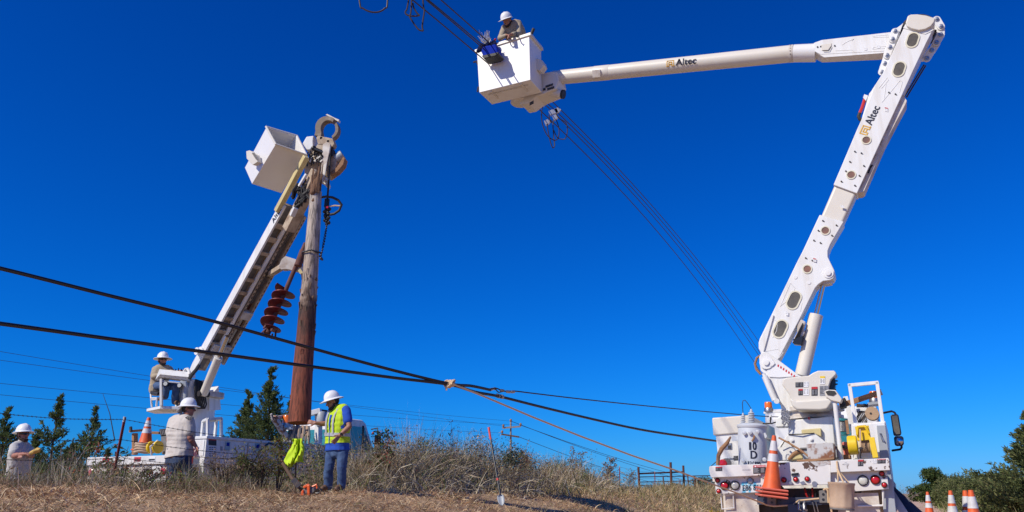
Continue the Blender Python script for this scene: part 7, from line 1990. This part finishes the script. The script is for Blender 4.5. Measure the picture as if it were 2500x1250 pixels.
# bag and wire bits on the bucket's lip
TBG = Thing('tool_bag', 'bright blue tool bag hanging from the raised bucket lip', 'bag', B.pw(1195, 120, BW0-.15))
mb = MB(); mb.fprism(B, [(1176,113),(1210,106),(1216,129),(1208,135),(1181,141),(1174,126)], BW0-.36, BW0-.09); bgp = TBG.part('bag', mb, M['bluebag'], bevel=.035, seg=3)
mb = MB(); mb.fprism(B, [(1175,135),(1216,126),(1217,131),(1208,137),(1181,143)], BW0-.37, BW0-.08); TBG.part('bag_base', mb, M['black'], parent=bgp, bevel=.02)
mb = MB()
for k in range(16):
    c = B.pw(1172+k*2.4, 117-k*.75+3*math.sin(k*2.2), BW0-.22-.10*math.sin(k*1.7)); mb.ell(c, (.05, .045, .05+.02*math.sin(k)), seg=8, rings=6)
for k in range(5): mb.ell(B.pw(1168+k*2, 124-k*2.2, BW0-.3), .045, seg=8, rings=6)
TBG.parts('tool_pouch', mb, M['navy'], parent=bgp)
mb = MB()
for k in range(26):
    a = B.pw(1183+12*rnd.random(), 108+4*rnd.random(), BW0-.2-.1*rnd.random()); b = B.pw(1166+30*rnd.random(), 72+22*rnd.random(), BW0-.15-.3*rnd.random()); m_ = a.lerp(b, .5) + Vector((.06*rnd.uniform(-1, 1), .03, .05*rnd.random())); mb.tube([a, m_, b], [.007, .006, .004], 4)
TBG.part('wire_offcuts', mb, M['alu'], parent=bgp, kind='stuff')
for px, py in ((1190,104),(1207,101)):
    mb = MB(); mb.capsule(B.pw(px, py, BW0-.05), B.pw(px+2, py-5, BW0-.08), .03, .022); TBG.part('red_clip', mb, M['red'], parent=bgp)
# road cones
grp = 'cones along the road edge'
cp = Thing('traffic_cone', 'furthest of the four road cones, standing before the broadleaf tree', 'traffic cone', (0, 0, 0), group=grp)
cone_mesh(cp, Vector((0, 0, .02)), ZV, .90, .17); cone_base(cp, Vector((0, 0, 0)), ZV, .19, .03, Vector((1, 0, 0)), M['black'])
for i, (px, top, Y, lab) in enumerate(((2262.5,1201,24.6,None), (2316.5,1197.5,17.8,'road cone second from the left of four'), (2354.5,1200.5,14.2,'road cone second from the right of four, upright beside the nearest'), (2367,1211,12.6,'nearest road cone, rightmost of the four and cut by the frame'))):
    d = ray(px, 1205); x = d.x/d.y*Y; e = cp.e if i == 0 else copy_tree(cp.e)
    zc_ = at(px, top, Y).z - .92; e.location = (x + (.02 if i else 0), Y, max(zc_, -.02)); e.rotation_euler = (0, R_(1.5 if i < 2 else -1), .4*i)
    if lab: e['label'] = lab
# ================================================================== VEGETATION
def in_view(x, y, m=120):
    px = 1250 + 2130*x/y
    return (px > -m) & (px < 2500+m)
STRAW = 1.12*np.array([(.58,.41,.235), (.42,.26,.145), (.26,.13,.07), (.70,.56,.37), (.11,.055,.035), (.15,.15,.06)])
# matted dry grass on the bank: rooted over the ground between road edge and fence
N = 430000
Y = 5.5*np.exp(RNG.random(N)*math.log(46/5.5)); X = Y*(-.64 + RNG.random(N)*.92)
u, w = uw_of(X, Y); k = (u < -3.3-.5*RNG.random(N)) & (u > -14); X, Y, u, w = X[k], Y[k], u[k], w[k]; n = len(X)
clump = .5+.5*np.sin(2.3*X+1.1*np.sin(1.7*Y))*np.sin(1.9*Y+1.3*np.sin(2.1*X)); clump2 = .5+.5*np.sin(.8*X+.6*Y)
Z = hgt_uw(u, w) - .01
L = (.06+.14*RNG.random(n))*(.7+.6*clump); el = R_(8)+R_(62)*RNG.random(n)**1.5; bend = .4+1.5*RNG.random(n)
P = np.stack([X, Y, Z], -1)
pk = RNG.choice(6, n, p=[.25,.23,.19,.12,.12,.09])
C = STRAW[pk]*(.75+.5*RNG.random((n, 1))); C *= (1+.18*(clump2[:, None]-.5))
Wd = (.0045+.005*RNG.random(n))*np.maximum(1, Y/13)
arr = blade_arrays(P, RNG.random(n)*6.283, el, L, Wd, bend, C, 2)
sel = RNG.random(n) < .007; m_ = int(sel.sum())
arr = cat(arr, blade_arrays(P[sel], RNG.random(m_)*6.283, R_(55)+R_(35)*RNG.random(m_), .14+.24*RNG.random(m_), (.005+.004*RNG.random(m_))*np.maximum(1, P[sel][:, 1]/13), .3+2.2*RNG.random(m_), C[sel]*1.1, 4))
me = np_mesh('dry_grass', *arr[:2], arr[2]); me.materials.append(M['straw'])
o = link(bpy.data.objects.new('dry_grass', me)); tag(o, 'matted dry brown grass covering the roadside bank', 'grass', kind='stuff')

# tall dead grass and weeds along the fence line
def strip(N, Ya, Yb, uc, us, hfun, cols, probs, wmul=1.0, elmin=62, bendr=(.2, 1.6)):
    Y = Ya + (Yb-Ya)*RNG.random(N); uu = uc + us*RNG.normal(size=N)
    # from u and Y find x: u = (x-Ox)Ux + (Y-Oy)Uy
    X = (uu - (Y-RF.O.y)*RF.U.y)/RF.U.x + RF.O.x
    u, w = uw_of(X, Y); Z = hgt_uw(u, w) - .02
    H = hfun(Y)*(.35+.70*RNG.random(N)**.7)*np.exp(-((uu-uc)/(2.2*us))**2*.5)
    H *= .78 + .30*np.sin(1.9*X+.7*Y+1.7*np.sin(.9*Y)) + .18*np.sin(5.3*Y+3.1*X)
    C = pick_tint(cols, probs, N, .3)
    el = R_(elmin) + R_(90-elmin)*RNG.random(N)
    return blade_arrays(np.stack([X, Y, Z], -1), RNG.random(N)*6.283, el, H*1.15, (.006+.006*RNG.random(N))*np.maximum(1, Y/16)*wmul, bendr[0]+(bendr[1]-bendr[0])*RNG.random(N)**1.6, C, 4)
TALL = [(.50,.41,.28), (.38,.29,.19), (.26,.18,.11), (.18,.20,.075), (.11,.15,.045), (.62,.55,.43), (.22,.12,.075)]
hY = lambda Y: np.interp(Y, [15.6, 16.6, 17.2, 18.4, 20, 22.5, 25.6, 27.5, 29.5, 33], [.3, 1.0, 1.25, 1.30, 1.32, 1.30, 1.20, .95, .6, .4])
arr = cat(strip(17000, 15.8, 31, -8.7, .75, hY, TALL, [3.4, 3, 1.8, 1.0, .6, 2.2, .3], 1.1), strip(9000, 15.8, 31, -8.6, .8, lambda Y: hY(Y)*1.05, TALL, [3, 2, 1, 1, .6, 3, .2], 1.5, 40, (1.2, 3.0)),
          strip(7000, 16.3, 29, -8.9, .6, lambda Y: hY(Y)*1.12, TALL, [3, 2, 1, .3, .1, 2, .1], .55, 80, (.1, .9)))
# leafy bits caught in the clump
n = 7000; Yl = 16.3+12*RNG.random(n)**.9; ul = -8.75+.75*RNG.normal(size=n); Xl = (ul - (Yl-RF.O.y)*RF.U.y)/RF.U.x + RF.O.x
Zl = hgt_uw(*uw_of(Xl, Yl)) + hY(Yl)*(.05+.65*RNG.random(n))
Cl = pick_tint([(.08,.115,.03), (.14,.15,.045), (.22,.13,.06), (.30,.05,.035), (.32,.25,.13)], [2.4, 2, 2.2, .35, 3.5], n, .35)
arr = cat(arr, leaf_arrays(np.stack([Xl, Yl, Zl], -1), RNG.normal(size=(n, 3)), .035+.045*RNG.random(n), .014+.018*RNG.random(n), Cl))
# leafy brush growing through it, each bush with its own colour
for k in range(150):
    yk = 16.2+12.5*RNG.random()**.9; uk = -8.75+.7*RNG.normal(); xk = (uk - (yk-RF.O.y)*RF.U.y)/RF.U.x + RF.O.x; m_ = 210; rk3 = .16+.26*RNG.random()
    ck = np.array([xk, yk, float(ground(xk, yk)) + float(hY(yk))*(.22+.66*RNG.random())]); base_c = np.array([(.12,.155,.05), (.17,.18,.065), (.30,.22,.13), (.38,.30,.20), (.10,.125,.05), (.24,.14,.08)][RNG.integers(6)])
    q_ = RNG.normal(size=(m_, 3)); q_ *= rk3*np.array([1, 1, .85])*.55; arr = cat(arr, leaf_arrays(ck + q_, RNG.normal(size=(m_, 3))+q_*2, .03+.045*RNG.random(m_), .012+.02*RNG.random(m_), jitter_tint(base_c, m_, .4)))
    m2 = 10; arr = cat(arr, blade_arrays(np.tile(np.array([xk, yk, float(ground(xk, yk))]), (m2, 1)), RNG.random(m2)*6.283, R_(62)+R_(28)*RNG.random(m2), np.full(m2, ck[2]-float(ground(xk, yk))+rk3), np.full(m2, .009), .2+.5*RNG.random(m2), jitter_tint((.2,.14,.09), m2), 4))
me = np_mesh('tall_grass', *arr[:2], arr[2]); me.materials.append(M['straw']); o = link(bpy.data.objects.new('tall_grass', me)); tag(o, 'tall clump of dead grass and weeds behind the shovel', 'grass', kind='stuff')

hW = lambda Y: np.interp(Y, [10, 12, 13, 14, 15.5, 16.5, 17.5], [.34, .36, .36, .34, .36, .5, .5])
arr = cat(strip(30000, 10.5, 17.6, -9.4, .55, hW, [(.42,.31,.20), (.30,.20,.125), (.20,.125,.08), (.17,.18,.07), (.11,.14,.045), (.52,.43,.31), (.15,.085,.055)], [3, 3, 2.6, 1.3, .8, 1.4, 1.4], .9, 42, (.3, 2.2)),
          strip(4200, 10.5, 17.6, -9.7, .6, lambda Y: hW(Y)*1.9, TALL, [2, 2, 1, 1.5, 1, 2, .2], .6, 75, (.1, 1.2)))
n = 3400; Yl = 10.6+6.8*RNG.random(n); ul = -9.5+.6*RNG.normal(size=n); Xl = (ul - (Yl-RF.O.y)*RF.U.y)/RF.U.x + RF.O.x
Zl = hgt_uw(*uw_of(Xl, Yl)) + hW(Yl)*(.05+.9*RNG.random(n)); Cl = pick_tint([(.10,.14,.035), (.17,.18,.05), (.22,.13,.06), (.33,.05,.035)], [3, 2, 1.6, .3], n, .35)
arr = cat(arr, leaf_arrays(np.stack([Xl, Yl, Zl], -1), RNG.normal(size=(n, 3)), .03+.04*RNG.random(n), .012+.014*RNG.random(n), Cl))
me = np_mesh('fence_weeds', *arr[:2], arr[2]); me.materials.append(M['straw']); o = link(bpy.data.objects.new('fence_weeds', me)); tag(o, 'straggly brown and green weeds in front of the derrick truck', 'weeds', kind='stuff')

hF = lambda Y: np.interp(Y, [18, 22, 30, 40, 60], [.30, .42, .5, .6, .7])
FIELD = [(.46,.34,.18), (.36,.25,.13), (.20,.20,.075), (.13,.155,.05), (.52,.43,.27)]
arr = cat(strip(22000, 22, 52, -8.0, 1.8, hF, FIELD, [3, 2.4, 1.8, 1.2, 1.2], 1.0, 50), strip(10000, 30, 75, -12.5, 3.5, hF, FIELD, [2.4, 2, 2.5, 2, 1], 1.2, 55), strip(5000, 16, 45, -4.6, .7, lambda Y: Y*0+.28, FIELD, [2, 1.6, 2.4, 2, 1], 1, 50))
me = np_mesh('field_grass', *arr[:2], arr[2]); me.materials.append(M['straw']); o = link(bpy.data.objects.new('field_grass', me)); tag(o, 'pale brown field grass in front of the rusty pipe fence', 'grass', kind='stuff')

# right-hand verge
hR = lambda Y: np.interp(Y, [10, 20, 40], [.35, .55, .8])
VERGE = [(.17,.22,.07), (.26,.27,.11), (.33,.27,.14), (.10,.14,.04)]
arr = cat(strip(9000, 14, 60, 4.2, .9, hR, VERGE, [2.5, 2, 1.6, 1], 1.2, 60), strip(3000, 60, 140, 4.5, 1.2, lambda Y: Y*0+1.0, VERGE, [2, 2, 2, 1], 1.2, 65), strip(2500, 45, 120, -4.6, .9, lambda Y: Y*0+.9, FIELD, [3, 2, 1.5, 1, 1.5], 1.0, 65))
me = np_mesh('verge_grass', *arr[:2], arr[2]); me.materials.append(M['straw']); o = link(bpy.data.objects.new('verge_grass', me)); tag(o, 'light green verge grass between the road cones and the trees', 'grass', kind='stuff')

# cedars on the left
for i, (px, Y, H, Rr, lab) in enumerate((
    (-12, 23, 2.95, 1.75, 'cedar cut by the left edge of the frame'), (68, 25, 2.35, 1.45, 'short cedar behind the man at the far left'), (112, 24.5, 3.35, 1.95, 'tallest slim cedar of the left group, right of the man in sunglasses'),
    (160, 26, 2.2, 1.7, 'low bushy cedar between the two tall left cedars'), (205, 26, 3.15, 1.95, 'slim pointed cedar left of the red fence post'), (250, 31, 2.2, 1.2, 'small cedar just behind the red fence post'))):
    cedar(lab, gpt(px, Y, -.15), H, Rr, 100+i*7, nb=125, per=75, lsz=.095, open_=1)
for i, (px, Y, H, Rr, lab) in enumerate(((642, 31, 5.25, 2.5, 'big dark cedar directly left of the hanging pole'), (588, 33, 4.5, 2.1, 'big cedar at the left shoulder of the largest cedar'), (697, 34, 4.35, 2.0, 'cedar half hidden behind the pole butt'))):
    cedar(lab, gpt(px, Y, -.15), H, Rr, 300+i*7, nb=210, per=110, lsz=.12, open_=.8, group='big cedars behind the derrick truck')
# trees on the right of the road
for i, (px, Y, H, Rr, lab) in enumerate(((2535, 21, 2.75, 1.9, 'tall dark cedar cut by the right edge of the frame'), (2462, 25, 1.55, 1.5, 'broad low cedar beside the tall cedar at the right edge'))):
    cedar(lab, gpt(px, Y, -.2), H, Rr, 500+i*5, nb=150, per=150, lsz=.10, open_=.6, cols=[(.13,.165,.06), (.19,.22,.08), (.26,.26,.10), (.08,.10,.04)], group='cedars on the right verge')
broadleaf('round-crowned broadleaf tree standing alone beside the road', gpt(2281, 62, -.2), 2.85, 1.15, 41, 46, 300, .15, group=None)
for i, (px, Y, H, Rr, lab) in enumerate(((2330, 52, 1.95, 1.6, 'low green shrub right of the broadleaf tree'), (2372, 47, 1.75, 1.5, 'green shrub behind the nearest road cones'), (2400, 40, 1.5, 1.3, 'shrub left of the right-hand cedars'), (2352, 60, 1.9, 1.9, 'dark shrub in the hedge behind the cones'), (2432, 31, 1.45, 1.25, 'yellow-green shrub in front of the cedars'), (2480, 22, 1.15, 1.0, 'pale green shrub at the right edge'), (2420, 55, 2.0, 1.7, 'far shrub rising behind the hedge'))):
    broadleaf(lab, gpt(px, Y, -.2), H, Rr, 60+i, 36, 330, .11 if Y > 30 else .075, cols=((.14,.17,.055), (.22,.23,.085), (.09,.11,.04), (.30,.27,.13)) if i != 3 else ((.06,.09,.03), (.09,.12,.04), (.045,.065,.02), (.11,.12,.045)), name='shrub', cat_='shrub', group='shrubs on the right verge', low=.08)
broadleaf('far dark tree at the end of the road on its left', gpt(2228, 95, -.2), 1.9, .9, 91, 14, 90, .2, group=None)
broadleaf('pale bush behind the rusty pipe fence beside the truck', gpt(1718, 60, -.2), 1.6, 1.5, 92, 22, 110, .13, cols=((.14,.17,.08), (.2,.21,.12), (.1,.13,.05), (.25,.23,.14)), name='shrub', cat_='shrub')
broadleaf('tiny cedar-like bush seen through the pipe fence', gpt(1632, 62, -.2), 1.05, .55, 93, 10, 90, .12, cols=GREENS_C, name='shrub', cat_='shrub')

def sapling(label, base, H, spread, seed, nst=5, nbr=7, per=9, lsz=.055, cols=((.12,.14,.04), (.2,.16,.07), (.28,.2,.12), (.3,.1,.05)), name='sapling', stemc='bark', r=.008, droop=0):
    rng = np.random.default_rng(seed); base = Vector(base); t = Thing(name, label, name, base); mb = MB(); P, D = [], []
    for s in range(nst):
        az = rng.random()*6.28; tp_ = base + Vector((spread*.45*math.sin(az)*rng.random(), spread*.45*math.cos(az)*rng.random(), H*(.6+.4*rng.random()) if s else H)); md = base.lerp(tp_, .5) + Vector((rng.normal()*.05*H, rng.normal()*.05*H, .06*H))
        mb.tube([base - ZV*.05, md, tp_], [r*1.4, r, r*.4], 5)
        for b in range(nbr):
            f = .3+.7*rng.random(); o = (md.lerp(tp_, (f-.5)*2) if f > .5 else base.lerp(md, f*2)); a2 = rng.random()*6.28; Lb = spread*(.18+.32*rng.random())*(1.15-f*.6); e = o + Vector((math.sin(a2)*Lb, math.cos(a2)*Lb, Lb*(.55-droop)))
            mb.tube([o, o.lerp(e, .5)+ZV*.02, e], [r*.6, r*.45, r*.25], 4, cap=False)
            q = rng.random((per, 1)); P.append(np.array(o)*(1-q)+np.array(e)*q + rng.normal(size=(per, 3))*.03); D.append(rng.normal(size=(per, 3))*.8 + np.array(e-o)/max(Lb, .01)*.6 - np.array([0, 0, .3]))
    P = np.concatenate(P); D = np.concatenate(D); n = len(P); C = pick_tint(cols, [2, 2, 2, .6], n, .3)
    t.part('stems', mb, M[stemc]); add_np(t, 'leaves', leaf_arrays(P, D, lsz*(.6+.8*rng.random(n)), lsz*.5*(.6+.8*rng.random(n)), C), M['leaf'], base)
    return t
DRYC = ((.20,.16,.09), (.30,.22,.15), (.36,.25,.19), (.12,.13,.05))
sapling('tall thin sapling with dry pinkish leaves right of the grass clump', gpt(1406, 30, 0), 1.75, .8, 1, 5, 9, 8, .075, DRYC)
sapling('bushy dry sapling between the two red fence posts', gpt(1492, 33, 0), 1.30, 1.1, 2, 7, 9, 9, .08, DRYC)
sapling('low pale sapling left of the pipe fence corner', gpt(1543, 36, 0), .95, 1.0, 3, 6, 7, 7, .07, ((.3,.28,.22), (.24,.2,.12), (.38,.33,.26), (.14,.15,.06)))
sapling('leafy green and yellow sapling left of the lime shirt', gpt(676, 15.4, 0), .98, .75, 4, 6, 9, 14, .055, ((.12,.17,.04), (.22,.24,.06), (.30,.24,.08), (.35,.05,.04)))
sapling('small sprig of yellow-green leaves before the truck wheel', gpt(588, 15.0, 0), .78, .55, 5, 4, 7, 10, .045, ((.14,.19,.05), (.26,.27,.08), (.12,.15,.04), (.2,.12,.06)))
sapling('tangled brown weeds before the derrick truck body', gpt(540, 14.6, 0), .62, .8, 21, 9, 6, 10, .04, DRYC)
sapling('brown and green brush under the side hoses', gpt(635, 15.2, 0), .72, .8, 22, 9, 7, 12, .045, ((.16,.17,.06), (.26,.2,.11), (.12,.14,.05), (.3,.22,.14)))
sapling('brown brush in front of the derrick truck tail', gpt(345, 14.2, 0), .5, .9, 23, 10, 6, 10, .04, DRYC)
sapling('drooping green sumac seedling beside the man in the vest', gpt(935, 17.4, 0), 1.30, 1.0, 6, 4, 8, 20, .07, ((.07,.12,.03), (.12,.16,.04), (.30,.10,.06), (.40,.07,.06)), droop=.4)
sapling('green and red sumac by the red fence post', gpt(262, 14.3, 0), .98, .8, 7, 5, 8, 18, .07, ((.09,.14,.03), (.16,.19,.05), (.32,.11,.07), (.42,.08,.06)), droop=.3)
sapling('bare pale twig sapling in front of the left cedars', gpt(156, 13.4, 0), 1.0, .8, 8, 4, 5, 3, .04, ((.3,.1,.06), (.25,.2,.1), (.35,.08,.06), (.2,.15,.05)), stemc='greywood')
sapling('feathery reeds rising at the centre of the grass clump', gpt(1105, 20, .3), 1.35, .9, 9, 9, 2, 3, .05, ((.4,.3,.22), (.42,.3,.25), (.35,.25,.18), (.3,.2,.15)), name='reed', stemc='greywood', r=.005)
sapling('sparse dead stalks on the left of the grass clump', gpt(985, 18.5, .3), 1.35, .9, 12, 7, 2, 3, .05, ((.4,.3,.22), (.3,.22,.13), (.35,.25,.18), (.3,.2,.15)), name='reed', stemc='greywood', r=.005)
sapling('dead stalks on the right of the grass clump near the shovel', gpt(1280, 25, .2), 1.3, 1.2, 13, 9, 3, 4, .05, ((.4,.3,.22), (.42,.3,.25), (.35,.25,.18), (.3,.2,.15)), name='reed', stemc='greywood', r=.006)
sapling('leafless dead stalks on the road bank beyond the truck', gpt(2214, 55, 0), 1.3, 2.2, 14, 12, 3, 3, .08, ((.4,.34,.24), (.3,.25,.14), (.2,.2,.08), (.3,.2,.15)), name='reed', stemc='greywood', r=.012)
# yellow wild flowers
for px, Y_, lab in ((1737, 26, 'yellow wildflowers in the grass left of the bucket truck'), (1690, 22.5, 'yellow wildflowers at the bottom edge left of the bucket truck'), (1098, 12.5, 'few tiny yellow flowers in the grass below the clump')):
    b = gpt(px, Y_, 0); n = 26; P = np.array(b) + RNG.normal(size=(n, 3))*np.array([.10, .10, .04]) + np.array([0, 0, .26 if Y_ > 15 else .12]); t = Thing('wildflower', lab, 'flower', b)
    add_np(t, 'petals', leaf_arrays(P, RNG.normal(size=(n, 3)), .05+.03*RNG.random(n), .04+.02*RNG.random(n), jitter_tint((.62,.46,.03), n, .2)), M['leaf'], b)
    mb = MB(); [mb.tube([b, Vector(P[i])], .004, 3, cap=False) for i in range(0, n, 4)]; t.part('stems', mb, M['leaf'] if False else M['bark'])
